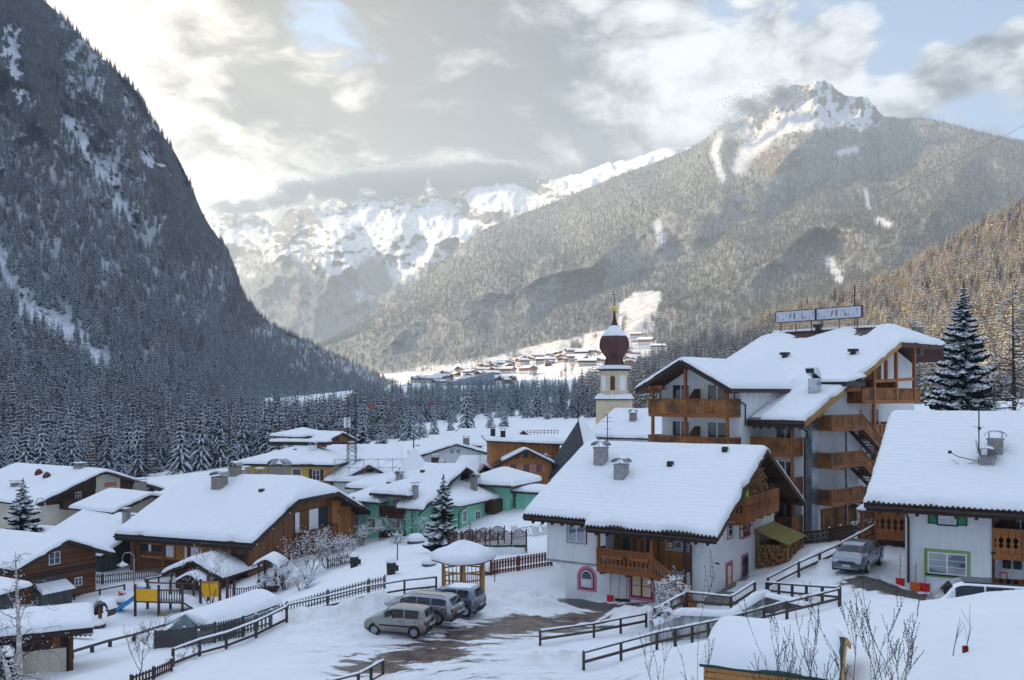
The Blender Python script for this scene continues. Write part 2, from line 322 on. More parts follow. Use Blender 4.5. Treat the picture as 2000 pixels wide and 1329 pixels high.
def lump(X, Y):
    z = np.zeros(X.shape); m = np.zeros(X.shape)
    for pl, h, w in PILES:
        t = np.exp(-(seg_d(X, Y, pl)/w)**2); z += h*t*(1+1.1*fbm(X*.9, Y*.9, 4, 5)); m = np.maximum(m, t)
    return z, m
ROAD = [xy(1130, 30), xy(1000, 37), xy(830, 42.5), xy(740, 43)]; YARD = [xy(960, 47), xy(1090, 49), xy(1230, 52)]; DRIVE = [xy(1660, 44), xy(1700, 46), xy(1740, 44.5), xy(1775, 44)]; ROAD2 = [xy(1600, 44), xy(1680, 46), xy(1700, 52), xy(1725, 60)]
def ground_z(X, Y):
    X, Y = np.atleast_1d(np.asarray(X, float)), np.atleast_1d(np.asarray(Y, float))
    near = 1-sstep(Y, 90, 160)
    road = np.exp(-(seg_d(X, Y, ROAD)/4.0)**2)+np.exp(-(seg_d(X, Y, YARD)/3.0)**2)+np.exp(-(seg_d(X, Y, DRIVE)/2.5)**2)+np.exp(-(seg_d(X, Y, ROAD2)/2.)**2)
    soft = fbm(X*.16, Y*.16, 4, 3)*.55+fbm(X*.7, Y*.7, 4, 9)*.20
    l, m = lump(X, Y)
    rut = np.zeros(X.shape)
    for rd in (ROAD, ROAD2, DRIVE):
        d = seg_d(X, Y, rd)+fbm(X*.3, Y*.3, 2, 4)*.5; rut = np.maximum.reduce([rut]+[np.exp(-((d-c)/.20)**2) for c in (.75, 1.5, 2.6)])
    soft = soft-rut*.09/np.maximum(1-.75*np.clip(road, 0, 1), .2)-np.clip(vnoise(X*2.6, Y*2.0, 41)-.70, 0, 1)*.34*np.clip((vnoise(X*.2, Y*.2, 44)-.45)/.2, 0, 1)
    far = sstep(Y, 300, 900)
    return base_z(X, Y)+near*(soft*(1-.75*np.clip(road, 0, 1))+l+m*fbm(X*3.2, Y*3.2, 4, 8)*.5)+far*fbm(X*.004, Y*.004, 4, 2)*22
def gz(x, y): return float(ground_z(x, y)[0])
def on_ground(u, Y, dz=0.): x, y = xy(u, Y); return Vector((x, y, gz(x, y)+dz))

m, k = newmat('ground_snow')
mud = k.n('ShaderNodeAttribute', attribute_name='mud').outputs['Fac']; asp = k.n('ShaderNodeAttribute', attribute_name='asphalt').outputs['Fac']; pile = k.n('ShaderNodeAttribute', attribute_name='pile').outputs['Fac']; trk = k.n('ShaderNodeAttribute', attribute_name='track').outputs['Fac']
mp = k.n('ShaderNodeMapping', {0: k.co, 2: (0, 0, R(-12)), 3: (.55, 2.1, 1)}).outputs[0]
nz = k.noise(mp, .75, 9, .68, .5); nf = k.noise(k.co, 1.6, 8, .62); big = k.noise(k.co, .25, 5, .55); fine = k.noise(k.co, 14, 4, .6)
mm = k.m('MULTIPLY', k.step(k.m('ADD', nz, k.m('MULTIPLY', mud, .30)), .66, .74), k.step(mud, .02, .2))
am = k.step(k.m('ADD', nf, k.m('MULTIPLY', asp, .75)), .70, .86)
snow = k.mix(k.step(big, .35, .65), (.82, .845, .885), (.855, .875, .905))
snow = k.mix(k.m('MULTIPLY', pile, k.step(nf, .35, .7, .15, .75)), snow, (.56, .53, .49))
snow = k.mix(k.m('MULTIPLY', trk, k.step(nz, .4, .62, .05, .5)), snow, (.56, .56, .57))
mudc = k.mix(k.step(nf, .35, .65), (.060, .038, .034), (.17, .125, .10))
c = k.mix(mm, snow, mudc); c = k.mix(am, c, k.mix(nf, (.045, .043, .043), (.12, .115, .11)))
h = k.m('ADD', k.m('MULTIPLY', nf, .6), k.m('ADD', k.m('MULTIPLY', fine, .15), k.m('MULTIPLY', nz, k.m('MULTIPLY', trk, .6))))
h = k.m('SUBTRACT', h, k.m('MULTIPLY', k.m('MAXIMUM', mm, am), .25))
finish(k, c, k.m('SUBTRACT', .88, k.m('MULTIPLY', k.m('MAXIMUM', mm, am), .45)), h, .6, .16, .3)
uu = np.concatenate([np.linspace(-3200, -120, 60)[:-1], np.linspace(-120, 2120, 230), np.linspace(2120, 5200, 60)[1:]])
YY = [7.0]
while YY[-1] < 3200: YY.append(YY[-1]*(1.0075 if 12 < YY[-1] < 110 else 1.03))
YY = np.array(YY); U, Yg = np.meshgrid(uu, YY); Xg = (U-1000)/FPX*Yg
Zg = ground_z(Xg, Yg)
mb = MB().grid(np.stack([Xg, Yg, Zg], -1)); g = mb.build('ground', 'ground_snow', None, True); stuff(g, 'structure')
def vattr(o, name, arr):
    a = o.data.attributes.new(name, 'FLOAT', 'POINT'); a.data.foreach_set('value', np.ascontiguousarray(arr, np.float32).ravel())
lz, lm = lump(Xg, Yg)
md = np.clip(np.exp(-(seg_d(Xg, Yg, [xy(1010, 47.6), xy(1090, 49), xy(1235, 52)])/2.5)**2)*1.2+np.exp(-(seg_d(Xg, Yg, [xy(720, 40.5), xy(840, 42), xy(900, 46)])/1.7)**2)*.85+np.exp(-(seg_d(Xg, Yg, ROAD)/3.2)**2)*.35, 0, 1.2)*(1-.9*np.clip(lm*1.2, 0, 1))
vattr(g, 'mud', md); vattr(g, 'asphalt', np.clip(np.exp(-(seg_d(Xg, Yg, [xy(1112, 56.0), xy(1180, 53.6), xy(1240, 51.6)])/.9)**2)*1.0+np.exp(-(seg_d(Xg, Yg, [xy(1712, 45.2), xy(1745, 44.6), xy(1790, 43.4)])/1.5)**2)*1.2, 0, 1)); vattr(g, 'pile', np.clip(lm, 0, 1))
vattr(g, 'track', np.clip(np.exp(-(seg_d(Xg, Yg, ROAD)/4.5)**2)+np.exp(-(seg_d(Xg, Yg, ROAD2)/2.6)**2)+np.exp(-(seg_d(Xg, Yg, YARD)/3.5)**2), 0, 1))

# ---------------------------------------------------------------- mountains: skins lofted between foot, shoulder and crest lines
def loft(curves, us, rows, disp=None):
    "curves: foot..crest..back, each a list of (u,v,Y); returns rows x cols arrays of points, and the row/col parameters"
    vs = [spline([p[0] for p in c], [p[1] for p in c], us) for c in curves]; ys = [spline([p[0] for p in c], [p[2] for p in c], us) for c in curves]
    ts = np.concatenate([np.linspace(i, i+1, r+1)[(i > 0):] for i, r in enumerate(rows)])
    V = np.empty((len(ts), len(us))); Y = V.copy()
    for j in range(len(us)):
        V[:, j] = np.interp(ts, range(len(curves)), [c[j] for c in vs]); Y[:, j] = np.interp(ts, range(len(curves)), [c[j] for c in ys])
    Uu, T = np.meshgrid(us, ts)
    return Uu, V, Y, T
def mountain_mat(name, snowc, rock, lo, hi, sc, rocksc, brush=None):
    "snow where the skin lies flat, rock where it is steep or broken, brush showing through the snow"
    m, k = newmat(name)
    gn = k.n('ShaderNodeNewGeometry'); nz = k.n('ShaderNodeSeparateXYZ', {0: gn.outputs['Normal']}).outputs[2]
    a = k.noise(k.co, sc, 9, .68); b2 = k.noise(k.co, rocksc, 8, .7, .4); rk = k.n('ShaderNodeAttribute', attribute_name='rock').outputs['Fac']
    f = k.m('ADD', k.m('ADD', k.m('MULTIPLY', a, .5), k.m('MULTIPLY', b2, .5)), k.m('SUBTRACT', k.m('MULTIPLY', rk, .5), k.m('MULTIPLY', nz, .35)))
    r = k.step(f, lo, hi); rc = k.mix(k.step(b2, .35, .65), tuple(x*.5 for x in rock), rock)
    s = k.mix(k.n('ShaderNodeAttribute', attribute_name='wooded').outputs['Fac'], snowc, (.10, .105, .095))  # wooded: shade under the trees is put into the floor colour
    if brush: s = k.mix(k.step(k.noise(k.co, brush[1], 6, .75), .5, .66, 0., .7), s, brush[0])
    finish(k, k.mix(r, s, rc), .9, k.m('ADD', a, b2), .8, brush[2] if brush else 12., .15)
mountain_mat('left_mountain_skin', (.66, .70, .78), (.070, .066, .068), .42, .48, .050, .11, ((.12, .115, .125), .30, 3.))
mountain_mat('right_mountain_skin', (.62, .64, .68), (.17, .14, .115), .50, .56, .020, .070, ((.13, .115, .09), .05, 8.))
mountain_mat('far_mountain_skin', (.74, .77, .82), (.17, .165, .165), .43, .48, .020, .055, ((.26, .27, .28), .02, 14.))
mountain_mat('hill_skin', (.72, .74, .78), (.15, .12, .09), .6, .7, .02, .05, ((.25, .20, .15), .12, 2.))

def behind(c, d, q): return [(u, HOR-((CAMZ-(v-HOR)/FPX*Y)*q-CAMZ)*FPX/(Y+d), Y+d) for u, v, Y in c]
def make_mountain(name, curves, us, rows, mat, disp, rockf, label):
    Uu, V, Y, T = loft(curves, us, rows)
    Y2, V2 = disp(Uu, V, Y, T)
    P = uvY(Uu, V2, Y2)
    Uu, V2, Y2, T, P = [np.concatenate([A[:1], A]) for A in (Uu, V2, Y2, T, P)]; P = P.copy(); P[0, :, 2] -= 140; P[0, :, :2] *= .985   # skirt that roots the slope in the valley floor
    o = MB().grid(P).build(name, mat, None, True); stuff(o, 'structure'); vattr(o, 'rock', rockf(Uu, V2, T, P)); return o, Uu, V2, Y2, T, P
# left mountain, in the shade; its unseen part raised to keep the village shaded
LR = [(-7000,-5200,190),(-4000,-3000,330),(-2200,-1750,530),(-900,-560,800),(-400,-230,900),(0,-60,1050),(60,-25,1080),(85,0,1090),(130,42,1100),(180,97,1120),(230,142,1140),(265,177,1160),(300,240,1180),(340,296,1210),(365,345,1240),(400,425,1290),(440,487,1350),(490,597,1430),(540,640,1480),(600,668,1540),(680,708,1600),(740,735,1650),(785,753,1690),(830,765,1720)]
LM = [(-7000,-900,120),(-4000,-200,200),(-2200,250,330),(-900,330,500),(-400,380,590),(0,440,680),(150,470,740),(300,520,830),(400,590,930),(490,680,1080),(600,722,1250),(700,748,1400),(785,768,1520),(830,775,1560)]
LF = [(-7000,1500,60),(-4000,1200,95),(-2200,1020,150),(-900,975,190),(-400,945,215),(0,935,240),(200,935,250),(400,915,260),(550,890,280),(650,868,330),(740,845,430),(785,826,560),(830,805,760)]
LB = behind(LR, 500, .35)
def gully(U, V):
    "snow chutes down the left slope: 0..1"
    lines = [[(20,60),(30,160),(60,200)],[(130,230),(200,330),(240,400)],[(0,470),(15,560),(60,620),(140,680),(210,740)],[(60,600),(130,650),(200,720)],[(225,400),(270,440)],[(280,300),(330,340)],[(240,150),(255,220)]]
    g = np.maximum.reduce([np.exp(-(seg_d(U+fbm(U/9, V/12, 4, 52)*26, V, l)/w)**2) for l, w in zip(lines, (16, 13, 15, 20, 12, 8, 6))]); return np.clip(g*(1.05+2.4*fbm(U/7, V/11, 4, 53)), 0, 1)
def ldisp(U, V, Y, T):
    n = fbm(U/150, V/190, 5, 21); n2 = fbm(U/40, V/60, 4, 31); w = np.clip(T, 0, 1)*np.where(T > 2, 0, 1)
    top = sstep(T, 1.0, 1.5)
    return Y*(1-.13*n*w-.05*n2*w*(1-top)-.10*n2*top*(T < 2))+gully(U, V)*18*w, V
def lrock(U, V, T, P):
    n = fbm(U/70, V/90, 4, 77); cl = np.maximum.reduce([np.exp(-(((U-a)/b)**2+((V-c)/d)**2)) for a, b, c, d in ((60,60,120,140),(345,35,470,60),(480,25,560,45),(390,25,440,50),(25,30,590,30),(330,40,330,60))])
    return np.clip(sstep(T, 1.05, 1.8)*.35+cl*.8+n*.9-.9*gully(U, V), 0, 1)
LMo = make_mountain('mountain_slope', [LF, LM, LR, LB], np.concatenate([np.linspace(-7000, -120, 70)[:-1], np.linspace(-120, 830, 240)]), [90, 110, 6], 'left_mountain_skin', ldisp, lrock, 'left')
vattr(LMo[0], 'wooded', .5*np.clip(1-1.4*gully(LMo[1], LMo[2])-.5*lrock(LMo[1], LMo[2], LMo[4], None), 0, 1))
# right mountain with the summit
RR = [(560,690,3300),(640,668,3200),(740,602,3150),(830,542,3200),(940,452,3250),(1100,388,3300),(1210,342,3350),(1320,302,3400),(1385,268,3400),(1412,243,3420),(1450,232,3450),(1500,198,3480),(1535,172,3500),(1560,166,3500),(1580,163,3500),(1600,157,3500),(1625,170,3500),(1650,187,3490),(1685,188,3480),(1705,205,3450),(1732,231,3400),(1800,231,3250),(1850,241,3150),(1930,262,3000),(2000,276,2900),(2400,330,2500),(3200,420,2000)]
RM = [(560,692,3100),(640,676,2900),(740,640,2700),(940,575,2500),(1100,530,2400),(1320,470,2300),(1500,440,2200),(1700,430,2100),(2000,440,1900),(2400,460,1600),(3200,520,1300)]
RF = [(560,731,2900),(640,728,2600),(800,728,2150),(960,722,1800),(1040,718,1750),(1130,714,1650),(1200,706,1500),(1290,704,1400),(1400,700,1250),(1700,640,1050),(2000,620,950),(2400,640,800),(3200,650,700)]
RB = behind(RR, 900, .6)
def rdisp(U, V, Y, T):
    s = (U-900)*.42+(V-600)*.91       # ribs run down to the left
    rib = np.abs(((s/95+fbm(U/160, V/160, 3, 4)*1.6) % 2)-1)-.5
    w = np.sin(np.clip(T/2, 0, 1)*math.pi)
    sm = np.exp(-((U-1600)/170)**2)*sstep(T, 1.35, 1.9)*(T <= 2)
    return Y*(1-.13*rib*w-.06*fbm(U/60, V/60, 5, 14)*w-.05*fbm(U/22, V/26, 4, 15)*sm), V+(fbm(U/14, V/14, 3, 6)*12*sm)*(T < 2.01)
def summit(U, V): return np.clip(sstep(275-V-fbm(U/40, V/30, 3, 12)*70-np.maximum(U-1640, 0)*.28, 0, 25)*sstep(U, 1380, 1470)*sstep(1740-U, 0, 30), 0, 1)
def chute(U, V):
    L = [[(1408,265),(1395,300),(1412,350)],[(1470,275),(1440,330)],[(1640,300),(1672,292)],[(1690,370),(1697,410)],[(1285,440),(1290,470)],[(1620,510),(1640,550)],[(1715,430),(1735,440)],[(1560,240),(1500,265),(1460,300)]]
    return np.maximum.reduce([np.exp(-(seg_d(U, V, l)/w)**2) for l, w in zip(L, (8, 12, 7, 4, 9, 11, 7, 14))])
def piste(U, V):
    n = fbm(U/30, V/20, 4, 33)*26; a = np.interp(V, [560, 600, 640, 665, 690, 720], [1262, 1200, 1205, 1090, 990, 860])+n; b = np.interp(V, [560, 600, 640, 690, 720], [1290, 1290, 1272, 1290, 1300])+n*.6
    return np.clip(sstep(U-a, -4, 6)*sstep(b-U, -4, 6)*sstep(V, 566, 574), 0, 1)*np.where(fbm(U/14, V/16, 2, 35) > .12, .2, 1)
def cliff(U, V): return np.clip(1+3.2*fbm(U/13, V/11, 4, 64), 0, 1.3)*np.clip(np.exp(-(((U-1490)/42)**2+((V-320)/34)**2))+np.exp(-(((U-1535)/35)**2+((V-305)/16)**2))*.7+np.exp(-(((U-1310)/30)**2+((V-430)/18)**2))*.5, 0, 1)
def rrock(U, V, T, P): return np.clip(summit(U, V)*(.52+2.2*fbm(U/9, V/13, 5, 66)-.25*sstep(fbm(U/30, V/22, 3, 67), 0, .2))+cliff(U, V)*1.1-chute(U, V)*1.2+.05, 0, 1)
RMo = make_mountain('mountain_ridge', [RF, RM, RR, RB], np.concatenate([np.linspace(560, 2120, 560)[:-1], np.linspace(2120, 3200, 80)]), [60, 130, 5], 'right_mountain_skin', rdisp, rrock, 'right')
vattr(RMo[0], 'wooded', .72*np.clip(1-1.3*summit(RMo[1], RMo[2])-1.3*chute(RMo[1], RMo[2])-1.3*piste(RMo[1], RMo[2]), 0, 1)*np.maximum(1-sstep(RMo[1]+fbm(RMo[1]/20, RMo[2]/8, 3, 68)*90, 770, 850), sstep(RMo[4], .06, .2)))
# snow peaks at the head of the valley
BR = [(200,470,6500),(380,430,6500),(405,418,6500),(425,405,6500),(440,410,6500),(452,402,6500),(470,414,6500),(490,418,6400),(515,430,6300),(535,442,6100),(556,418,5800),(580,408,5600),(620,402,5500),(650,388,5500),(700,380,5500),(780,372,5500),(860,362,5600),(960,340,5700),(1010,346,5500),(1060,350,5400),(1110,343,5300),(1200,318,5100),(1330,290,5000),(1500,300,5000),(1700,330,5000)]
BM = [(200,560,5600),(400,530,5600),(480,525,5000),(560,500,4700),(700,490,4500),(860,510,4300),(1000,480,4300),(1200,400,4400),(1500,380,4400),(1700,400,4400)]
BF = [(200,700,4300),(400,700,4100),(600,700,3700),(800,690,3500),(1000,640,3500),(1200,560,3600),(1700,560,3600)]
BB = behind(BR, 900, .6)
def bdisp(U, V, Y, T):
    w = np.sin(np.clip(T/2.3, 0, 1)*math.pi)
    n = 1-2*np.abs(fbm(U/110, V/130, 5, 41))*1.6
    return Y*(1-.10*n*w-.05*fbm(U/30, V/40, 5, 42)*w), V+fbm(U/18, V/14, 4, 44)*14*sstep(T, 1.5, 2)*(T < 2.01)
def brock(U, V, T, P):
    n = fbm(U/45, V/30, 5, 88)
    a = np.exp(-(((U-570)/80)**2+((V-450)/60)**2))*.75+np.exp(-(((U-760)/140)**2+((V-395)/28)**2))*.6+np.exp(-(((U-1080)/70)**2+((V-375)/25)**2))*.6+np.exp(-(((U-960)/60)**2+((V-425)/14)**2))*.7+np.exp(-(((U-450)/60)**2+((V-425)/30)**2))*.5+np.exp(-(((U-1030)/40)**2+((V-352)/10)**2))*.9
    return np.clip(a*(1+2.*fbm(U/10, V/7, 4, 89))+n*.9+fbm(U/9, V/6, 3, 90)*.6, 0, 1)
BMo = make_mountain('snow_peaks', [BF, BM, BR, BB], np.linspace(200, 1700, 560), [60, 140, 5], 'far_mountain_skin', bdisp, brock, 'back')
vattr(BMo[0], 'wooded', .8*np.clip(sstep(BMo[2]+fbm(BMo[1]/60, BMo[2]/60, 4, 61)*160, 510, 545)*(1-np.clip(fbm(BMo[1]/50, BMo[2]/40, 4, 62)*4-.6, 0, 1)), 0, 1))
# wooded hill on the right, in the sun
HR = [(1130,775,520),(1200,762,540),(1240,745,560),(1300,716,600),(1370,690,640),(1440,668,680),(1530,622,720),(1640,590,760),(1730,556,780),(1800,514,800),(1860,484,800),(1930,446,800),(2000,410,800),(2300,270,760),(3000,150,700)]
HF = [(1130,800,420),(1200,800,380),(1300,800,330),(1440,800,300),(1600,800,280),(1800,800,260),(2000,790,240),(2300,770,220),(3000,760,200)]
HB = behind(HR, 300, .5)
def hdisp(U, V, Y, T): w = np.sin(np.clip(T, 0, 1)*math.pi); return Y*(1-.12*fbm(U/90, V/90, 4, 51)*w), V
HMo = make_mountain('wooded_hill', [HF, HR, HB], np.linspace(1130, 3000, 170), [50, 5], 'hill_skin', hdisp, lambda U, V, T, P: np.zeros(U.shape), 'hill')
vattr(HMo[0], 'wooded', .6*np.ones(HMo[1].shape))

# ---------------------------------------------------------------- conifers
def leafy(name, a, b, tr=.35):
    "foliage: some light passes through it"
    m, k = newmat(name); rnd = k.n('ShaderNodeObjectInfo').outputs['Random']
    c = k.mix(rnd, a, b); d = k.n('ShaderNodeBsdfDiffuse', {0: c}); t = k.n('ShaderNodeBsdfTranslucent', {0: c})
    k.n('ShaderNodeOutputMaterial', {0: k.n('ShaderNodeMixShader', {0: tr, 1: d.outputs[0], 2: t.outputs[0]}).outputs[0]})
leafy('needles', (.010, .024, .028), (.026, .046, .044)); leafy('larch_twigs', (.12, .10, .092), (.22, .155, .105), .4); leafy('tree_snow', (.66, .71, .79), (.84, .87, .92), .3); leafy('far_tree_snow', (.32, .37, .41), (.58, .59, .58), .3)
leafy('far_needles', (.030, .056, .046), (.14, .135, .07), .45); leafy('sunny_needles', (.15, .125, .05), (.50, .35, .12), .5)  # sunny_needles: golden larch and frost, with sunlight put into the colour
def spruce_mb(seed, whorls=15, br=8, snow=.75, droop=.55, width=.19, larch=False, seg=2):
    "a conifer 1 m tall: whorls of drooping boughs, each with a fringe and a ribbon of snow on it"
    r = random.Random(seed); v = []; f = []; mi = []
    def quad(p, mat):
        o = len(v); v.extend(p); f.append(tuple(range(o, o+len(p)))); mi.append(mat)
    for w in range(whorls):
        t = (w+.3*r.random())/whorls; z0 = .07+.90*t; L = width*(1-t)**.82*(1+.16*r.uniform(-1, 1))+.012
        nb = max(4, int(br*(1-.45*t))); ph = r.random()*6.28
        for b in range(nb):
            a = ph+6.283*b/nb+r.uniform(-.25, .25); l = L*r.uniform(.72, 1.12); ca, sa = math.cos(a), math.sin(a)
            wd = l*(.40 if not larch else .12)*r.uniform(.8, 1.2); dz = -droop*l*r.uniform(.7, 1.3)
            p = []
            for q in range(seg+1):
                s = q/seg; rr = l*s; zz_ = z0+dz*s*s+.10*l*s*(1-s)*4*.5; ww = wd*(.55 if q == 0 else 1-.72*s*s*.9)*(.5 if q == seg else 1)
                p.append((rr, zz_, ww))
            for (r0, z_0, w0), (r1, z_1, w1) in zip(p, p[1:]):
                hang = .10*l+.006
                for sg in (-1, 1):   # two half-blades sloping off the bough
                    quad([(r0*ca, r0*sa, z_0), (r1*ca, r1*sa, z_1), (r1*ca-sg*sa*w1/2, r1*sa+sg*ca*w1/2, z_1-hang), (r0*ca-sg*sa*w0/2, r0*sa+sg*ca*w0/2, z_0-hang)], 0)
                if r.random() < snow:
                    e = .007
                    for sg in (-1, 1):
                        k2 = r.uniform(.48, .88)
                        quad([(r0*ca, r0*sa, z_0+e), (r1*ca, r1*sa, z_1+e), (r1*ca-sg*sa*w1/2*k2, r1*sa+sg*ca*w1/2*k2, z_1-hang*k2+e), (r0*ca-sg*sa*w0/2*k2, r0*sa+sg*ca*w0/2*k2, z_0-hang*k2+e)], 1)
    quad([(.008, 0, .93), (-.004, .007, .93), (0, 0, 1.0)], 0); quad([(-.008, 0, .93), (.004, -.007, .93), (0, 0, 1.0)], 0)
    return v, f, mi
def tree_mesh(name, data, mats):
    v, f, mi = data; me = bpy.data.meshes.new(name); me.from_pydata(v, [], f)
    for x in mats: me.materials.append(MATS[x])
    me.polygons.foreach_set('material_index', mi); me.update(); return me
def with_trunk(data, r=.013, top=.9):
    v, f, mi = [list(x) for x in data]; o = len(v); n = 5
    for z, rr in ((-.04, r), (top, r*.25)): v += [(rr*math.cos(6.283*j/n), rr*math.sin(6.283*j/n), z) for j in range(n)]
    for j in range(n): f.append((o+j, o+(j+1) % n, o+n+(j+1) % n, o+n+j)); mi.append(2)
    return v, f, mi
trunk_me = MB().tube([(0, 0, -.06), (0, 0, .5), (0, 0, .95)], [.014, .010, .003], 6).mesh('trunk', 'bark')
SPR = [spruce_mb(11, 15, 8, .85), spruce_mb(12, 18, 8, .75, .62, .15), spruce_mb(13, 13, 9, .95, .5, .23), spruce_mb(14, 16, 7, .65, .6, .16)]
CROWN = [tree_mesh('crown', d, ['needles', 'tree_snow']) for d in SPR]
LAR = [spruce_mb(21, 20, 9, .30, .10, .15, True), spruce_mb(22, 18, 10, .35, .0, .17, True)]
LCROWN = [tree_mesh('crown', d, ['larch_twigs', 'tree_snow']) for d in LAR]
HAZE = 1.3e-4
PROTO = bpy.data.collections.new('tree_kinds')      # sources of the far forest; not in the scene by themselves
def proto(name, me): o = bpy.data.objects.new(name, me); PROTO.objects.link(o); return o
TM = ['needles', 'tree_snow', 'bark']; TL = ['larch_twigs', 'tree_snow', 'bark']; TF = ['far_needles', 'far_tree_snow', 'bark']
P_NEAR = [proto('spruce_kind', tree_mesh('spruce_kind', with_trunk(d), TM)) for d in SPR]+[proto('larch_kind', tree_mesh('larch_kind', with_trunk(d, .010), TL)) for d in LAR]
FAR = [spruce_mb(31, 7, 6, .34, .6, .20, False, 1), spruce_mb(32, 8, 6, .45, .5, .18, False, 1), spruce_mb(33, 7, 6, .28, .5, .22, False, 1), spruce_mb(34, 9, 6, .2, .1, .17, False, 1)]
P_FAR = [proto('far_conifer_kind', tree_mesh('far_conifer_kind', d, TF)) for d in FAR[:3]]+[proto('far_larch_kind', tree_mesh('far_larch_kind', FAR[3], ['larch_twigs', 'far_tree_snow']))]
def forest(name, P, H, var, protos, label):
    "one object of points; a node tree sets a conifer on each point"
    n = len(P); me = bpy.data.meshes.new(name); me.vertices.add(n); me.vertices.foreach_set('co', np.ascontiguousarray(P, np.float32).ravel())
    for nm, arr, t in (('size', H, 'FLOAT'), ('spin', RNG.random(n)*6.283, 'FLOAT'), ('kind_of', var, 'INT')):
        a = me.attributes.new(nm, t, 'POINT'); a.data.foreach_set('value', np.ascontiguousarray(arr, np.int32 if t == 'INT' else np.float32))
    o = link(name, me); stuff(o, 'stuff', label)
    ng = bpy.data.node_groups.new(name, 'GeometryNodeTree'); ng.interface.new_socket('Geometry', in_out='INPUT', socket_type='NodeSocketGeometry'); ng.interface.new_socket('Geometry', in_out='OUTPUT', socket_type='NodeSocketGeometry')
    k = NT(ng); gi = k.n('NodeGroupInput'); go = k.n('NodeGroupOutput'); jn = k.n('GeometryNodeJoinGeometry')
    def na(nm, t='FLOAT'): return k.n('GeometryNodeInputNamedAttribute', {'Name': nm}, data_type=t).outputs[0]
    rot = k.n('ShaderNodeCombineXYZ', {2: na('spin')}).outputs[0]; sz = na('size')
    wv = k.m('MULTIPLY', sz, k.n('FunctionNodeRandomValue', {2: .8, 3: 1.25, 'Seed': 3}, data_type='FLOAT').outputs[1])
    sc = k.n('ShaderNodeCombineXYZ', {0: wv, 1: wv, 2: sz}).outputs[0]
    for i, p in enumerate(protos):
        sel = k.n('FunctionNodeCompare', {2: na('kind_of', 'INT'), 3: i}, data_type='INT', operation='EQUAL').outputs[0]
        oi = k.n('GeometryNodeObjectInfo', {0: p, 'As Instance': True})
        ins = k.n('GeometryNodeInstanceOnPoints', {'Points': gi.outputs[0], 'Selection': sel, 'Instance': oi.outputs['Geometry'], 'Rotation': rot, 'Scale': sc})
        ng.links.new(ins.outputs[0], jn.inputs[0])
    ng.links.new(jn.outputs[0], go.inputs[0])
    o.modifiers.new('trees', 'NODES').node_group = ng; return o
def scatter(mo, n, keep, umin=-120, umax=2120, pix=False):
    "n random points on a mountain skin, by area, thinned by keep(u,v,t,P) (0..1); returns points, u, v"
    o, U, V, Y, T, P = mo; r, c = U.shape
    a = np.linalg.norm(np.cross(P[1:, :-1]-P[:-1, :-1], P[:-1, 1:]-P[:-1, :-1]), axis=-1)
    um = .5*(U[:-1, :-1]+U[:-1, 1:]); a = a*((um > umin) & (um < umax))*(T[:-1, :-1] < T.max()-1+.02)
    if pix: a = a/Y[:-1, :-1]**pix
    i = RNG.choice(a.size, n, p=(a/a.sum()).ravel()); ri, ci = np.divmod(i, c-1); s, t = RNG.random(n), RNG.random(n)
    def L(A):
        s_, t_ = (s[:, None], t[:, None]) if A.ndim == 3 else (s, t)
        return A[ri, ci]*(1-s_)*(1-t_)+A[ri+1, ci]*s_*(1-t_)+A[ri, ci+1]*(1-s_)*t_+A[ri+1, ci+1]*s_*t_
    Q, u, v, tt = L(P), L(U), L(V), L(T); kp = RNG.random(n) < keep(u, v, tt, Q); return Q[kp], u[kp], v[kp], tt[kp]
TREES = []   # (x,y,z,height,kind) of the near conifers; the largest become objects of their own
def lkeep(u, v, t, Q): return np.clip((1-1.25*gully(u, v))*(1-.8*np.clip(lrock(u, v, t, Q)*1.2, 0, 1)*sstep(t, .9, 1.3))*np.where(t > 1.4, .8, 1)*np.where(fbm(u/26, v/30, 3, 99) < -.12, .35, 1), 0, 1)
Q, u, v, t = scatter(LMo, 27000, lkeep, -420, 830, .6)
n = len(Q); hgt = (np.where(t < 1, 17.5-4.*t, 13.5-2.5*(t-1)))*RNG.uniform(.62, 1.2, n)
lar = (RNG.random(n) < np.clip(.12+.5*sstep(t, .5, 1.6)+fbm(u/60, v/60, 3, 7)*.9, .05, .75)); kind = np.where(lar, RNG.integers(4, 6, n), RNG.integers(0, 4, n))
TREES += list(zip(Q[:, 0], Q[:, 1], Q[:, 2], hgt, kind))
# the belt of spruces across the valley floor
def belt(n, ulo, uhi, Ylo, Yhi, keep, hl=13, hh=21, p=.12):
    u_ = RNG.uniform(ulo, uhi, n); Y_ = RNG.uniform(Ylo, Yhi, n); X_ = (u_-1000)/FPX*Y_; kp = RNG.random(n) < keep(u_, Y_); u_, Y_, X_ = u_[kp], Y_[kp], X_[kp]
    Z_ = ground_z(X_, Y_); h_ = RNG.uniform(hl, hh, len(u_)); kd = np.where(RNG.random(len(u_)) < p, RNG.integers(4, 6, len(u_)), RNG.integers(0, 4, len(u_)))
    TREES.extend(zip(X_, Y_, Z_, h_, kd))
belt(620, 690, 1300, 470, 680, lambda u, Y: np.where(Y > 540, 1., .55), 9, 15)
belt(200, 1180, 1300, 600, 900, lambda u, Y: np.full(u.shape, .9), 9, 15)
belt(240, 640, 1300, 390, 500, lambda u, Y: np.clip(.75+fbm(u/60, Y/40, 2, 5)*2, 0, 1), 10, 17)
belt(120, 640, 800, 270, 400, lambda u, Y: np.full(u.shape, .8), 10, 17, .25)
belt(70, 560, 700, 240, 300, lambda u, Y: np.full(u.shape, .7), 10, 16, .2)
belt(150, -60, 560, 215, 262, lambda u, Y: np.full(u.shape, .85), 10, 17, .15)
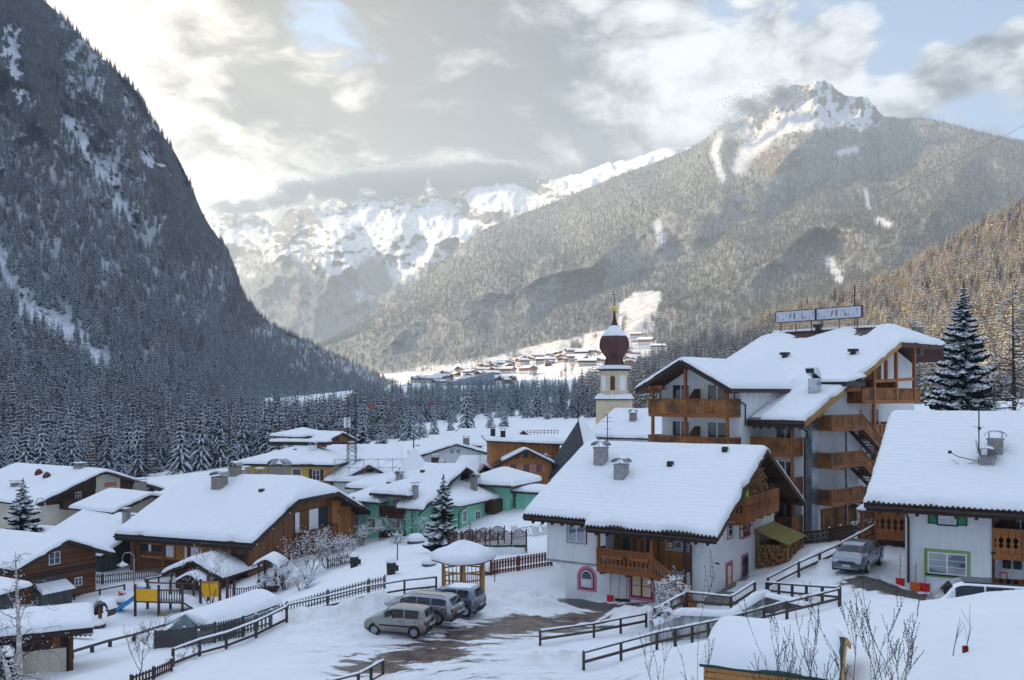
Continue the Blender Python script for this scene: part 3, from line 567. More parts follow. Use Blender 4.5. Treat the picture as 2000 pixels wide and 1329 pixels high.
for u_, Y_, h_ in ((912,290,17),(848,300,11.5),(958,330,11),(985,345,10.5),(1050,420,20),(880,330,9),(822,270,10),(708,215,12),(745,200,8.5),(800,255,12),(775,300,14)):
    x, y = xy(u_, Y_); TREES.append((x, y, gz(x, y), h_, 2))
# ---------------------------------------------------------------- building kit (house frames: x along the front, y away from it, z up from the base)
def frame(name, label, cat, u, Y, yaw, zb, group=None):
    x, y = xy(u, Y); return thing(name, label, cat, (x, y, zb), -R(yaw), group)
def gable_y(yr, zr, s, e=0.):    # ridge along x at y = yr
    return lambda x, y: zr-s*np.sqrt((y-yr)**2+e*e)
def gable_x(xr, zr, s, e=0.):
    return lambda x, y: zr-s*np.sqrt((x-xr)**2+e*e)
def hip(x0, x1, y0, y1, ze, s):
    return lambda x, y: ze+s*np.minimum(np.minimum(x-x0, x1-x), np.minimum(y-y0, y1-y))
def roof_slab(root, xs, ys, hf, th=.22, mat='roof_beam', name='roof'):
    "slab under hf over the grid xs, ys"
    X, Yy = np.meshgrid(np.array(xs, float), np.array(ys, float)); Z = hf(X, Yy); m = MB(); r, c = X.shape
    top = np.stack([X, Yy, Z], -1); bot = np.stack([X, Yy, Z-th], -1); m.grid(top); n = r*c; m.grid(bot[:, ::-1])
    ring = [(0, j) for j in range(c)]+[(i, c-1) for i in range(1, r)]+[(r-1, j) for j in range(c-2, -1, -1)]+[(i, 0) for i in range(r-2, 0, -1)]
    for (a, b), (d, e) in zip(ring, ring[1:]+ring[:1]): m.f.append((a*c+b, n+a*c+(c-1-b), n+d*c+(c-1-e), d*c+e))
    return m.build(name, mat, root)
def edge_lines(a, b, res, T):
    e = [0, .02, .06, .13, .24, .40] if T > .18 else [0, .02, .07, .18]
    e = [q*max(T/.35, .35) for q in e]; n = max(2, int((b-a-2*e[-1])/res)); return np.concatenate([a+np.array(e[:-1]), np.linspace(a+e[-1], b-e[-1], n+1), b-np.array(e[:-1])[::-1]])
def snow_on(root, x0, x1, y0, y1, hf, T=.34, res=.3, mat='roof_snow_y', name='roof_snow', out=.05, seed=1, y0f=None, tf=None, cr=(), amp=1.):
    "a blanket of snow T thick over a rectangle of roof; y0f(x) moves the front edge, tf(x,y) scales the thickness"
    xs = np.unique(np.concatenate([edge_lines(x0-out, x1+out, res, T)]+[np.array(cr, float)])); ys = edge_lines(0, 1, res/max(y1-y0, .1), T/max(y1-y0, .1))
    ts = np.unique(np.concatenate([[0, .02, .06, .13, .24, .40], np.linspace(.4, max(y1-y0, 1)-.4, max(2, int((y1-y0)/res))), np.array([.40, .24, .13, .06, .02, 0])*-1+max(y1-y0, 1)]))/max(y1-y0, 1)
    X, Tt = np.meshgrid(xs, ts); Yf = (np.vectorize(y0f)(X) if y0f else y0)-out; Yy = Yf+Tt*(y1+out-Yf)
    e = np.minimum(np.minimum(X-x0+out, x1+out-X), np.minimum(Yy-Yf, y1+out-Yy)); r = T*.95
    rd = np.sqrt(np.clip(1-(1-np.clip(e/r, 0, 1))**2, 0, 1))
    wob = (fbm(X*.9+seed*7, Yy*.9, 3, seed)*.13+fbm(X*.22+seed, Yy*.22, 3, seed+3)*.40)*amp
    t = T*rd*(1+wob*np.clip(e/r, .3, 1))
    if tf is not None: t = t*tf(X, Yy)
    # ragged lip: the outermost line wanders a little
    jit = (fbm(X*1.7+seed, Yy*1.7, 3, seed+9)*.12+np.clip(fbm(X*.8+seed, Yy*.8, 2, seed+19)-.16, 0, .2)*-1.1)*np.clip(1-e/.3, 0, 1)
    cx, cyy = (x0+x1)/2, (y0+y1)/2; lx = (np.minimum(X-x0+out, x1+out-X) < .3); ly = (np.minimum(Yy-Yf, y1+out-Yy) < .3)
    X2 = X+np.where(lx, np.sign(X-cx)*jit, 0); Y2 = Yy+np.where(ly, np.sign(Yy-cyy)*jit, 0)
    Z = hf(np.clip(X, x0, x1), np.clip(Yy, y0 if not y0f else -99, y1))+t-.015
    return MB().grid(np.stack([X2, Y2, Z], -1)).build(name, mat, root, True)
def pt(F, c, s, z, d):
    return (s, c-d, z) if F == 'F' else (c+d, s, z) if F == 'R' else (c-d, s, z) if F == 'L' else (s, c+d, z)
def fbox(m, F, c, s0, z0, s1, z1, d0, d1):
    a, b = pt(F, c, s0, z0, d0), pt(F, c, s1, z1, d1); m.box(*[min(p, q) for p, q in zip(a, b)], *[max(p, q) for p, q in zip(a, b)]); return m
def window(root, F, c, s0, z0, s1, z1, frame='white_paint', gl='window_glass', trim=None, tw=.10, cols=2, rows=2, sill=None, shut=None, sw=.45, curtain=False, bars=None, label=None, shut_panel=None, fw=.06):
    m = MB()
    for a in ((s0, z0, s0+fw, z1), (s1-fw, z0, s1, z1), (s0+fw, z0, s1-fw, z0+fw), (s0+fw, z1-fw, s1-fw, z1)): fbox(m, F, c, a[0], a[1], a[2], a[3], -.02, .055)
    W_, H_ = s1-s0-2*fw, z1-z0-2*fw
    for i in range(1, cols): q = s0+fw+W_*i/cols; fbox(m, F, c, q-fw*.6, z0+fw, q+fw*.6, z1-fw, -.02, .050)
    for j in range(1, rows): q = z0+fw+H_*j/rows; fbox(m, F, c, s0+fw, q-fw*.22, s1-fw, q+fw*.22, -.02, .038)
    w = m.build('window', frame, root)
    for i in range(cols):
        a = s0+fw+W_*i/cols; p = MB(); fbox(p, F, c, a, z0+fw, a+W_/cols, z1-fw, .016, .026); p.build('pane', 'clear_glass' if curtain else gl, w)
    if curtain:
        p = MB(); n = 26; P = np.array([[pt(F, c, s0+fw+W_*i/n, z, .006+.003*math.sin(i*1.9)) for i in range(n+1)] for z in (z0+fw, z1-fw)]); p.grid(P).build('curtain', 'curtain', w, True)
    if trim:
        t = MB()
        for a in ((s0-tw, z0-tw, s0, z1+tw), (s1, z0-tw, s1+tw, z1+tw), (s0, z1, s1, z1+tw), (s0, z0-tw, s1, z0)): fbox(t, F, c, *a, -.02, .03)
        t.build('window_trim', trim, w)
    if sill: t = MB(); fbox(t, F, c, s0-.08, z0-.07, s1+.08, z0, -.02, .13); t.build('sill', sill, w)
    if shut:
        for sg, a in ((-1, s0-sw-.03), (1, s1+.03)):
            t = MB(); fbox(t, F, c, a, z0-.02, a+sw, z1+.02, .0, .045); sh = t.build('shutter', shut, root)
            if shut_panel:
                t = MB(); h = (z1-z0)/2
                for q in (0, 1): fbox(t, F, c, a+.06, z0+.05+q*h, a+sw-.06, z0+h-.06+q*h, .04, .055)
                t.build('shutter_panel', shut_panel, sh)
    if bars:
        t = MB()
        for i in range(1, 6): q = s0+(s1-s0)*i/6; fbox(t, F, c, q-.012, z0-.05, q+.012, z1+.05, .10, .124)
        for i in range(1, 4): q = z0+(z1-z0)*i/4; fbox(t, F, c, s0-.05, q-.012, s1+.05, q+.012, .098, .126)
        t.build('window_bars', bars, w)
    if label: w['label'] = label
    return w
def boards(m, F, c, s0, s1, z0, z1, d0, d1, bw=.115, gap=.018, carve=False):
    "upright boards along a face; carved ones have notched edges that leave the pierced pattern"
    n = max(1, round((s1-s0)/(bw+gap))); st = (s1-s0)/n; h = z1-z0
    for i in range(n):
        a = s0+i*st+gap/2; b = s0+(i+1)*st-gap/2; w = b-a
        if not carve: fbox(m, F, c, a, z0, b, z1, d0, d1)
        else:
            o = [(0, 0), (0, .22), (.30, .27), (.30, .34), (.10, .40), (.34, .52), (.34, .60), (.0, .70), (0, 1)]
            poly = [(a+x*w, z0+y*h) for x, y in o]+[(b-x*w, z0+y*h) for x, y in o[::-1]]
            m.prism(poly, lambda s, z: pt(F, c, s, z, d0), lambda s, z: pt(F, c, s, z, d1))
    return m
def balcony(root, F, c, s0, s1, zf, dep, rh=1.0, mat='hotel_wood', beam='hotel_beam', sides=(True, True), carve=False, posts=None, snow=False, name='balcony', bw=.115, panels=0):
    m = MB(); fbox(m, F, c, s0, zf-.20, s1, zf, 0, dep-.002)
    fbox(m, F, c, s0-.02, zf-.24, s1+.02, zf+.06, dep, dep+.07); fbox(m, F, c, s0-.06, zf+rh-.07, s1+.06, zf+rh, dep-.05, dep+.12)
    for k_ in range(panels+1):
        q = s0+(s1-s0)*k_/max(1, panels); fbox(m, F, c, q-.05, zf+.06, q+.05, zf+rh-.07, dep-.03, dep+.075)
    for on, s in zip(sides, (s0, s1)):
        if on: fbox(m, F, c, s-.05, zf+rh-.065, s+.05, zf+rh-.004, 0, dep-.05)
    b = m.build(name, beam, root)
    q = MB(); boards(q, F, c, s0+.02, s1-.02, zf+.07, zf+rh-.08, dep+.005, dep+.045, bw, .02, carve)
    G = {'F': 'R', 'R': 'F', 'L': 'F', 'B': 'R'}[F]
    for on, s in zip(sides, (s0, s1)):
        if on:
            e0, e1 = (c-dep, c) if F == 'F' else (c, c+dep) if F == 'R' else (c-dep, c) if F == 'L' else (c, c+dep)
            sg = -1 if (G == 'F') else 1
            boards(q, G, s, e0+.02, e1-.02, zf+.0, zf+rh-.08, -.02, .02, bw, .02, carve)
    stuff(q.build('railing_boards', mat, b))
    return b
def chimney(root, x, y, z0, z1, w=.55, d=.55, mat='brick_grey', cap='arc', name='chimney'):
    m = MB().box(x-w/2, y-d/2, z0, x+w/2, y+d/2, z1).box(x-w/2-.05, y-d/2-.05, z1, x+w/2+.05, y+d/2+.05, z1+.07); c = m.build(name, mat, root)
    t = MB()
    for a in (-1, 1):
        for b in (-1, 1): t.beam((x+a*w*.42, y+b*d*.42, z1+.05), (x+a*w*.42, y+b*d*.42, z1+.36), .03, .03)
    if cap == 'arc':
        n = 7; P = np.array([[(x+(w/2+.18)*math.sin(q), yy, z1+.14+(w*.34+.10)*math.cos(q)) for q in np.linspace(-1.45, 1.45, n)] for yy in (y-d/2-.12, y+d/2+.12)])
        t.grid(P); P2 = P.copy(); P2[..., 2] += .02; t.grid(P2[:, ::-1])
    else: t.box(x-w/2-.14, y-d/2-.14, z1+.36, x+w/2+.14, y+d/2+.14, z1+.42)
    t.build('chimney_cap', 'metal_grey' if cap == 'arc' else 'concrete', c)
    zt = z1+.15+(w*.34+.10)*.96 if cap == 'arc' else z1+.42
    snow_on(c, x-w*.42, x+w*.42, y-d/2-.08, y+d/2+.08, lambda X, Y: zt-.9*(X-x)**2*(cap == 'arc')+0*Y, .10, .12, 'snow', 'cap_snow', 0)
    return c
def gutter(root, p, q, r=.075, name='gutter'): return MB().tube([p, q], r, 6).build(name, 'gutter', root)
def pipe(root, pts, r=.05, mat='gutter', name='drainpipe'): return MB().tube(pts, r, 6).build(name, mat, root)
def rafters(root, F, c, s0, s1, z, n, L=1.0, w=.12, h=.16, slope=.45, mat='roof_beam'):
    m = MB()
    for i in range(n):
        s = s0+(s1-s0)*(i+.5)/n; m.beam(pt(F, c, s, z, -.05), pt(F, c, s, z-slope*L, L), w, h)
    return stuff(m.build('rafter_ends', mat, root))
def barge(root, pts, w=.06, h=.28, mat='roof_beam', name='bargeboard', dx=(0, 0, 0)):
    m = MB()
    for p, q in zip(pts, pts[1:]): m.beam(Vector(p)+Vector(dx), Vector(q)+Vector(dx), w, h)
    return m.build(name, mat, root)
def eave_tiles(root, x0, x1, y, z, slope=.45, p=.24, mat='dark_tile'):
    "the scalloped bottom row of roof tiles peeping out under the snow"
    m = MB(); n = int((x1-x0)/p)
    for i in range(n): a = x0+(x1-x0)*(i+.5)/n; m.tube([(a, y-.10, z-.045+.02), (a, y+.35, z+.35*slope+.0)], p*.36, 6)
    return stuff(m.build('eave_tiles', mat, root))
def wall_gable(root, x0, x1, y0, y1, zl, hf, mat, name='wall', axis='y', th=.23):
    "solid walls up to the underside of the roof function; the gable profile runs across y (or x)"
    m = MB()
    if axis == 'y':
        ys = sorted({y0, y1, *[q for q in hf.br if y0 < q < y1]}); poly = [(y0, zl), (y1, zl)]+[(q, float(hf(np.array(0.), np.array(q)))-th) for q in ys[::-1]]
        m.prism(poly, lambda y, z: (x1, y, z), lambda y, z: (x0, y, z))
    else:
        xs = sorted({x0, x1, *[q for q in hf.br if x0 < q < x1]}); poly = [(x0, zl), (x1, zl)]+[(q, float(hf(np.array(q), np.array(0.)))-th) for q in xs[::-1]]
        m.prism(poly, lambda x, z: (x, y0, z), lambda x, z: (x, y1, z))
    return m.build(name, mat, root)
class Roof:
    "ridge along x (axis 'y': profile across y) or along y"
    def __init__(s, axis, r, zr, sl): s.axis = axis; s.r = r; s.zr = zr; s.sl = sl; s.br = [r]; s.e = 0.
    def __call__(s, x, y): return s.zr-s.sl*np.sqrt(((y if s.axis == 'y' else x)-s.r)**2+s.e**2)
    def soft(s, e=.25): q = Roof(s.axis, s.r, s.zr+s.sl*e*.25, s.sl); q.e = e; return q
def simple_house(root, x0, x1, y0, y1, zl, ze, sl, axis='y', ov=.9, wall='white_plaster', upper=None, zu=None, T=.32, snow_res=.4, th=.2, roofmat='roof_beam', seed=1, ove=None, trimw=True):
    "a gabled house: walls, optional timber upper part, roof slab, bargeboards and snow"
    ove = ov if ove is None else ove
    if axis == 'y': r = (y0+y1)/2; zr = ze+sl*(y1-y0)/2
    else: r = (x0+x1)/2; zr = ze+sl*(x1-x0)/2
    rf = Roof(axis, r, zr, sl); m = wall_gable(root, x0, x1, y0, y1, zl, rf, wall, axis=axis)
    if upper:      # boarding 4 cm proud of the wall above zu
        k_ = .04; rr = Roof(axis, r, zr, sl); u_ = MB()
        if axis == 'y':
            yb = [q for q in (y0-k_, r, y1+k_)]; poly = [(y0-k_, zu), (y1+k_, zu)]+[(q, float(rf(0, q))-.24) for q in yb[::-1]]; u_.prism(poly, lambda y, z: (x1+k_, y, z), lambda y, z: (x0-k_, y, z))
        else:
            xb = [x0-k_, r, x1+k_]; poly = [(x0-k_, zu), (x1+k_, zu)]+[(q, float(rf(q, 0))-.24) for q in xb[::-1]]; u_.prism(poly, lambda x, z: (x, y0-k_, z), lambda x, z: (x, y1+k_, z))
        u_.build('timber_cladding', upper, root)
    if axis == 'y':
        X0, X1, Y0, Y1 = x0-ov, x1+ov, y0-ove, y1+ove; roof_slab(root, [X0, X1], [Y0, r, Y1], rf, th, roofmat)
        for X in ((X1,) if trimw else ()): barge(root, [(X+.02, Y0, float(rf(0, Y0))-.10), (X+.02, r, zr-.10), (X+.02, Y1, float(rf(0, Y1))-.10)])
    else:
        X0, X1, Y0, Y1 = x0-ove, x1+ove, y0-ov, y1+ov; roof_slab(root, [X0, r, X1], [Y0, Y1], rf, th, roofmat)
        if trimw: barge(root, [(X0, Y0-.02, float(rf(X0, 0))-.10), (r, Y0-.02, zr-.10), (X1, Y0-.02, float(rf(X1, 0))-.10)])
    if T: snow_on(root, X0, X1, Y0, Y1, rf.soft(), T, snow_res, 'roof_snow_y' if axis == 'y' else 'roof_snow_x', seed=seed)
    return rf
def rebase(root, zb):
    "stand the root on its base: heights below were written above sea-of-scene level"
    root.location.z = zb
    for c in root.children: c.location.z -= zb
def firewood(root, poly_fn, n, name='firewood', seed=1, r=(.05, .10)):
    m = MB(); q = random.Random(seed)
    for i in range(n):
        p, d, rr = poly_fn(q); m.tube([p, Vector(p)+Vector(d)], q.uniform(*r), 6)
    return m
# ================================================================ the white house with pink window surrounds
H = frame('white_house', 'white house with pink window surrounds and carved balcony beside the snowy yard', 'house', 1375, 52, 32.5, 0)
rf = Roof('y', 8.2, 8.40, .47)
m = MB().box(-9.17, 0, -3, 0, 14, 1.32); m.build('lower_wall', 'white_plaster', H)
# jettied upper floor with a loggia cut into it
m = MB()
prof = lambda x0, x1, ya, yb: m.prism([(ya, 1.3), (yb, 1.3), (yb, float(rf(0, yb))-.26), (8.2, 8.12), (ya, float(rf(0, ya))-.26)] if yb > 8.2 else [(ya, 1.3), (yb, 1.3), (yb, float(rf(0, yb))-.26), (ya, float(rf(0, ya))-.26)], lambda y, z: (x1, y, z), lambda y, z: (x0, y, z))
prof(-10.55, -6.35, 0, 14); prof(-6.35, -.85, 1.25, 14); prof(-.85, 0, .004, 8.3); prof(-.85, -.004, 8.3, 14)
m.build('upper_wall', 'white_plaster', H)
m = MB()
for i in range(6):  # cove under the jetty
    t0, t1 = i/6*1.57, (i+1)/6*1.57; a0, a1 = -9.17-1.38*(1-math.cos(t0)), -9.17-1.38*(1-math.cos(t1)); z0, z1 = .35+.97*math.sin(t0), .35+.97*math.sin(t1)
    m.box(a1 if a1 < a0 else a0, 0.003, min(z0, z1), -9.165, 13.99, max(z0, z1)+.02)
m.build('jetty_cove', 'white_plaster', H)
m = MB().box(-10.6, -.03, 1.28, -6.4, 0, 1.42).box(-9.2, -.03, -1.6, -3.0, -.0, -.95).box(-3, -.03, -1.6, .03, 0, -.7).box(0, 0, -1.6, .03, 14, -.35); m.build('plinth', 'grey_plaster', H)
roof_slab(H, [-11.95, -7.1], [-.65, 8.2, 17.6], rf, .24, 'soffit_wood'); roof_slab(H, [-7.099, 1.22], [-1.25, 8.2, 17.6], rf, .24, 'soffit_wood')
snow_on(H, -11.95, 1.22, -1.25, 17.6, rf.soft(.3), .40, .26, 'roof_snow_y', y0f=lambda x: -.65 if x < -7.1 else -1.25, cr=(-7.105, -7.095), seed=3)
for x0, x1, y in ((-11.9, -7.15, -.65), (-7.05, 1.2, -1.25)):
    z = float(rf(0, y)); eave_tiles(H, x0, x1, y, z); gutter(H, (x0, y-.10, z-.20), (x1, y-.10, z-.20), .085)
    m = MB().box(x0, y-.02, z-.40, x1, y+.04, z-.12); m.build('eave_board', 'roof_beam', H); rafters(H, 'F', 0, x0+.3, x1-.2, float(rf(0, 0))-.48-.0, int((x1-x0)/.75), -y, .14, .18)
barge(H, [(1.24, -1.25, float(rf(0, -1.25))-.13), (1.24, 8.2, 8.27), (1.24, 17.6, float(rf(0, 17.6))-.13)], .07, .30, 'soffit_wood')
for y in (-.2, 3.6, 8.2, 12.6, 16.4): m = MB(); m.beam((-.2, y, float(rf(0, y))-.40), (1.18, y, float(rf(0, y))-.40), .20, .26); m.build('purlin', 'soffit_wood', H)
# front: windows and doors
window(H, 'F', 0, -9.0, 2.66, -7.72, 3.72, 'white_paint', trim='red_paint', tw=.08, cols=2, rows=1, sill='grey_plaster', curtain=True)
def arch_panel(m, F, c, s0, s1, z0, z1, d0, d1):
    w = (s1-s0)/2; n = 10; poly = [(s0, z0), (s1, z0)]+[(s0+w+w*math.cos(t), z1-w+w*math.sin(t)) for t in np.linspace(0, math.pi, n)]; m.prism(poly, lambda s, z: pt(F, c, s, z, d0), lambda s, z: pt(F, c, s, z, d1)); return m
w = arch_panel(MB(), 'F', 0, -8.34, -6.96, -.34, 1.24, -.02, .02).build('arched_window', 'pink_paint', H)
arch_panel(MB(), 'F', 0, -8.16, -7.14, -.20, 1.06, .0, .035).build('window_frame', 'red_paint', w)
arch_panel(MB(), 'F', 0, -8.06, -7.24, -.10, .97, .0, .045).build('sash', 'white_paint', w); arch_panel(MB(), 'F', 0, -8.0, -7.30, -.04, .91, .0, .052).build('pane', 'window_glass', w)
fbox(MB(), 'F', 0, -7.98, -.02, -7.32, .42, .04, .056).build('curtain', 'curtain', w)
w = window(H, 'F', 0, -4.62, -.30, -3.22, 1.12, 'red_paint', 'cream_paint', trim='pink_paint', tw=.17, cols=2, rows=2, fw=.09, label='closed red window with cream panels')
m = MB().box(-6.35, 1.2, 1.3, -2.9, 1.246, 3.6).build('loggia_panelling', 'door_wood', H)
for a in (-5.95, -4.35):
    d = MB().box(a, 1.12, 1.35, a+.95, 1.197, 3.35).build('door', 'door_wood', H); MB().box(a+.22, 1.10, 2.3, a+.73, 1.117, 3.15).build('pane', 'window_glass', d); MB().tube([(a+.86, 1.10, 2.25), (a+.86, 1.05, 2.25)], .025).build('handle', 'metal_dark', d)
    fr = MB().box(a-.10, 1.14, 1.3, a-.002, 1.197, 3.45).box(a+.952, 1.14, 1.3, a+1.05, 1.197, 3.45).box(a-.002, 1.14, 3.352, a+.952, 1.197, 3.45).build('door_frame', 'brown_wood', d)
MB().box(-2.85, 1.2, .2, -.86, 1.244, 2.5).build('lower_panelling', 'orange_wood', H)
window(H, 'F', 1.25, -2.35, 2.62, -1.35, 3.5, 'white_paint', trim='red_paint', tw=.06, cols=2, rows=1, shut='red_paint', sw=.42, shut_panel='cream_paint', curtain=True)
# carved balcony and outside stair
b = balcony(H, 'F', 0, -6.4, -2.8, 1.42, 1.0, 1.22, 'carved_wood', 'hotel_beam', (True, False), carve=True, bw=.26, panels=2)
for a in (-6.2, -4.5, -2.9): m = MB(); m.beam((a, .02, 1.02), (a, -1.0, 1.12), .12, .16); m.build('bracket', 'hotel_beam', H)
for a, bb in ((-4.4, 1), (-6.05, 1)): m = MB().box(a+.25, -1.24, 2.08, a+1.45, -1.08, 2.3); m.build('flower_box', 'carved_wood', H)
m = MB(); m.beam((-2.8, -.5, 1.30), (-.35, -.5, -.25), .95, .10); st = m.build('staircase', 'hotel_beam', H)
m = MB()
for sgn, yy in ((1, -1.02),):
    n = 11
    for i in range(n):
        a = -2.72+i*2.25/n; z = 1.36-(a+2.8)*.63; w_ = 2.25/n-.02
        o = [(0, 0), (0, .22), (.30, .27), (.30, .36), (.10, .42), (.34, .54), (.34, .62), (0, .72), (0, 1)]; poly = [(a+x*w_, z+y*.92-x*w_*.63) for x, y in o]+[(a+w_-x*w_, z+y*.92-(1-x)*w_*.63) for x, y in o[::-1]]
        m.prism(poly, lambda s, zz_: (s, yy-.03, zz_), lambda s, zz_: (s, yy+.01, zz_))
stuff(m.build('railing_boards', 'carved_wood', st))
m = MB(); m.beam((-2.8, -1.02, 2.38), (-.4, -1.02, .87), .12, .09); m.beam((-2.8, -1.02, 1.36), (-.4, -1.02, -.15), .10, .16); m.beam((-.4, -1.02, -.6), (-.4, -1.02, 1.0), .13, .13, (0, 1, 0)); m.build('stair_rail', 'hotel_beam', st)
for a, y in ((-6.35, -.95), (-2.85, -.98), (-.80, -.95)): MB().box(a-.08, y-.08, 1.2 if a < -1 else -1, a+.08, y+.08, 3.75).build('post', 'hotel_beam' if a < -1 else 'roof_beam', H)
for i in range(4): MB().box(-.75, -1.05+0*i, -.9+i*.17, .25+.0*i-.28*i+.4, -.05, -.74+i*.17).build('step', 'stone', H)
# gable side
window(H, 'R', 0, 4.1, 3.1, 5.0, 4.1, 'white_paint', trim='pink_paint', tw=.13, cols=1, rows=2)
window(H, 'R', 0, 7.0, 2.75, 8.3, 3.95, 'red_paint', trim='pink_paint', tw=.14, cols=2, rows=2, shut='red_paint', sw=.62, shut_panel='cream_paint')
w = window(H, 'R', 0, 3.85, -.25, 4.85, 1.45, 'red_paint', 'cream_paint', trim='pink_paint', tw=.15, cols=1, rows=2, fw=.09, label='narrow red door with cream panels')
window(H, 'R', 0, 6.8, .15, 8.0, 1.5, 'pink_paint', trim='pink_paint', tw=.12, cols=2, rows=2, bars='metal_dark')
MB().tube([(0, 1.9, 1.9), (.25, 1.9, 1.86)], .05).build('outdoor_lamp', 'metal_dark', H)
m = MB().prism([(1.2, 4.35), (14, 4.35), (14, 5.3), (8.2, 8.05), (1.2, 4.75)], lambda y, z: (.05, y, z), lambda y, z: (-.02, y, z)); m.build('timber_cladding', 'dark_wood', H)
balcony(H, 'R', 0, 3.7, 10.6, 4.40, 1.25, 1.28, 'carved_wood', 'hotel_beam', (True, True), carve=True, bw=.24, panels=5)
for y in (3.9, 5.6, 7.3, 9.0, 10.4): m = MB(); m.beam((0, y, 3.95), (1.25, y, 4.10), .13, .18); m.build('bracket', 'hotel_beam', H)
fw_ = MB(); q = random.Random(5)
for i in range(420):
    y = q.uniform(4.7, 10.2); hgt = max(0, 3.1*math.sqrt(max(0, 1-((y-7.4)/2.9)**2))); z = 4.5+q.random()*hgt; x = .30+q.random()*.25
    fw_.tube([(x, y, z), (x+.3, y+q.uniform(-.05, .05), z+q.uniform(-.03, .03))], q.uniform(.05, .10), 6)
stuff(tag(fw_.build('firewood', 'firewood'), 'heap of split firewood piled under the gable behind the carved balcony', 'firewood')); FWG = bpy.data.objects['firewood']; FWG.matrix_world = Matrix.Translation(H.location)@Matrix.Rotation(-R(32.5), 4, 'Z')
MB().box(.9, 4.05, 5.66, 1.15, 4.65, 6.05).build('planter_box', 'lime_plastic', H)
chimney(H, -9.2, 5.0, 6.2, 8.3, .75, .75, 'concrete'); chimney(H, -6.95, 3.5, 5.8, 7.35, .70, .85, 'concrete')
for a, bb in ((-4.2, 5.2), (-1.2, 7.2)): z = float(rf(0, bb)); MB().box(a-.16, bb-.3, z, a+.16, bb+.12, z+.62).build('roof_vent', 'metal_dark', H)
m = MB(); m.tube([(-8.95, 5.5, 7.2), (-8.95, 5.5, 10.6)], .03)
for z, L in ((10.4, .35), (10.1, .45), (9.6, .3)): m.tube([(-8.95-L, 5.5, z), (-8.95+L, 5.5, z)], .012)
m.build('antenna_mast', 'metal_dark', H); pipe(H, [(-.70, -1.2, 3.62), (-.74, -.3, 3.3), (-.74, -.12, 3.1), (-.74, -.12, -1)], .055)
rebase(H, -1.2)

# ================================================================ woodshed against it
Wd = thing('woodshed', 'open timber woodshed with yellowed sheet roof leaning on the white house', 'woodshed', H.matrix_world@Vector((0, 0, 0)) if False else (0, 0, 0), 0)
def place_as(o, src, off=(0, 0, 0)):
    o.matrix_world = Matrix.Translation(src.location)@Matrix.Rotation(src.rotation_euler.z, 4, 'Z')@Matrix.Translation(off)
place_as(Wd, H, (.15, 9.7, 1.1))
for x, y, h in ((.05, 0, 2.9), (2.0, 0, 2.2), (2.0, 1.9, 2.2), (2.0, 3.6, 2.2), (.05, 3.6, 2.9)): MB().box(x-.06, y-.06, -.6, x+.06, y+.06, h).build('post', 'pine_post', Wd)
m = MB(); m.beam((1.0, -.45, 2.66), (1.0, 4.1, 2.66), 2.5, .04, (.36, 0, 1)); m.build('sheet_roof', 'polycarbonate', Wd)
for y in (-.3, 1.8, 3.9): m = MB(); m.beam((-.1, y, 2.97), (2.3, y, 2.15), .06, .10); m.build('rafter', 'pine_post', Wd)
for z in (.15, 1.1): m = MB(); m.beam((2.02, 0, z), (2.02, 3.6, z), .05, .12); m.build('rail', 'pine_post', Wd)
MB().box(2.06, .1, .2, 2.08, 3.5, 1.0).build('tarpaulin', 'metal_dark', Wd)
fw_ = MB(); q = random.Random(8)
for i in range(520):
    x = q.uniform(-.0, 1.85); z = -.2+q.random()*2.25; y = q.uniform(-.12, .25); fw_.tube([(x, y-.12, z), (x+q.uniform(-.02, .02), y+.3, z)], q.uniform(.045, .095), 6)
for i in range(420):
    y = q.uniform(.1, 3.5); z = .2+q.random()*1.9; x = q.uniform(1.6, 1.85); fw_.tube([(x-.2, y, z), (x+.12, y, z)], q.uniform(.045, .095), 6)
fw_.box(0, .25, -.4, 1.7, 3.5, 1.95)
f2 = fw_.build('firewood', 'firewood'); stuff(tag(f2, 'tall stack of split firewood under the yellowed sheet roof', 'firewood')); place_as(f2, H, (.15, 9.7, 1.1))
pl_ = MB()
for i in range(4): pl_.box(.3+.1*i, -1.5+.05*i, -.6+.12*i, 1.6-.05*i, -.35, -.5+.12*i)
p2 = pl_.build('plank_pile', 'grey_wood'); tag(p2, 'low pile of planks lying in front of the firewood stack', 'planks'); place_as(p2, H, (.15, 9.7, 1.0))

# ================================================================ the house with green shutters
G = frame('white_house', 'white house with green shutters and satellite dish beside the parked van', 'house', 1768, 46, 30.5, 0)
rg = Roof('y', 8.0, 10.75, .465)
m = MB().prism([(0, -1), (16, -1), (16, 6.78), (8, 10.5), (0, 6.78)], lambda y, z: (3.92, y, z), lambda y, z: (0, y, z)); m.prism([(1.5, -1), (16, -1), (16, 6.78), (8, 10.5), (1.5, 7.47)], lambda y, z: (15, y, z), lambda y, z: (3.915, y, z)); m.build('wall', 'white_plaster', G)
roof_slab(G, [-1.75, 17], [-1.25, 8, 17.3], rg, .24, 'soffit_wood'); snow_on(G, -1.75, 17, -1.25, 17.3, rg.soft(.3), .40, .26, 'roof_snow_y', seed=8)
z = float(rg(0, -1.25)); eave_tiles(G, -1.7, 15, -1.25, z); gutter(G, (-1.75, -1.35, z-.20), (15, -1.35, z-.20), .085); MB().box(-1.7, -1.27, z-.42, 15, -1.2, z-.12).build('eave_board', 'roof_beam', G); rafters(G, 'F', 0, -1.5, 9, float(rg(0, 0))-.48, 12, 1.25, .16, .2)
barge(G, [(-1.77, -1.25, z-.13), (-1.77, 8, 10.62), (-1.77, 17.3, z-.13)], .07, .30, 'roof_beam')
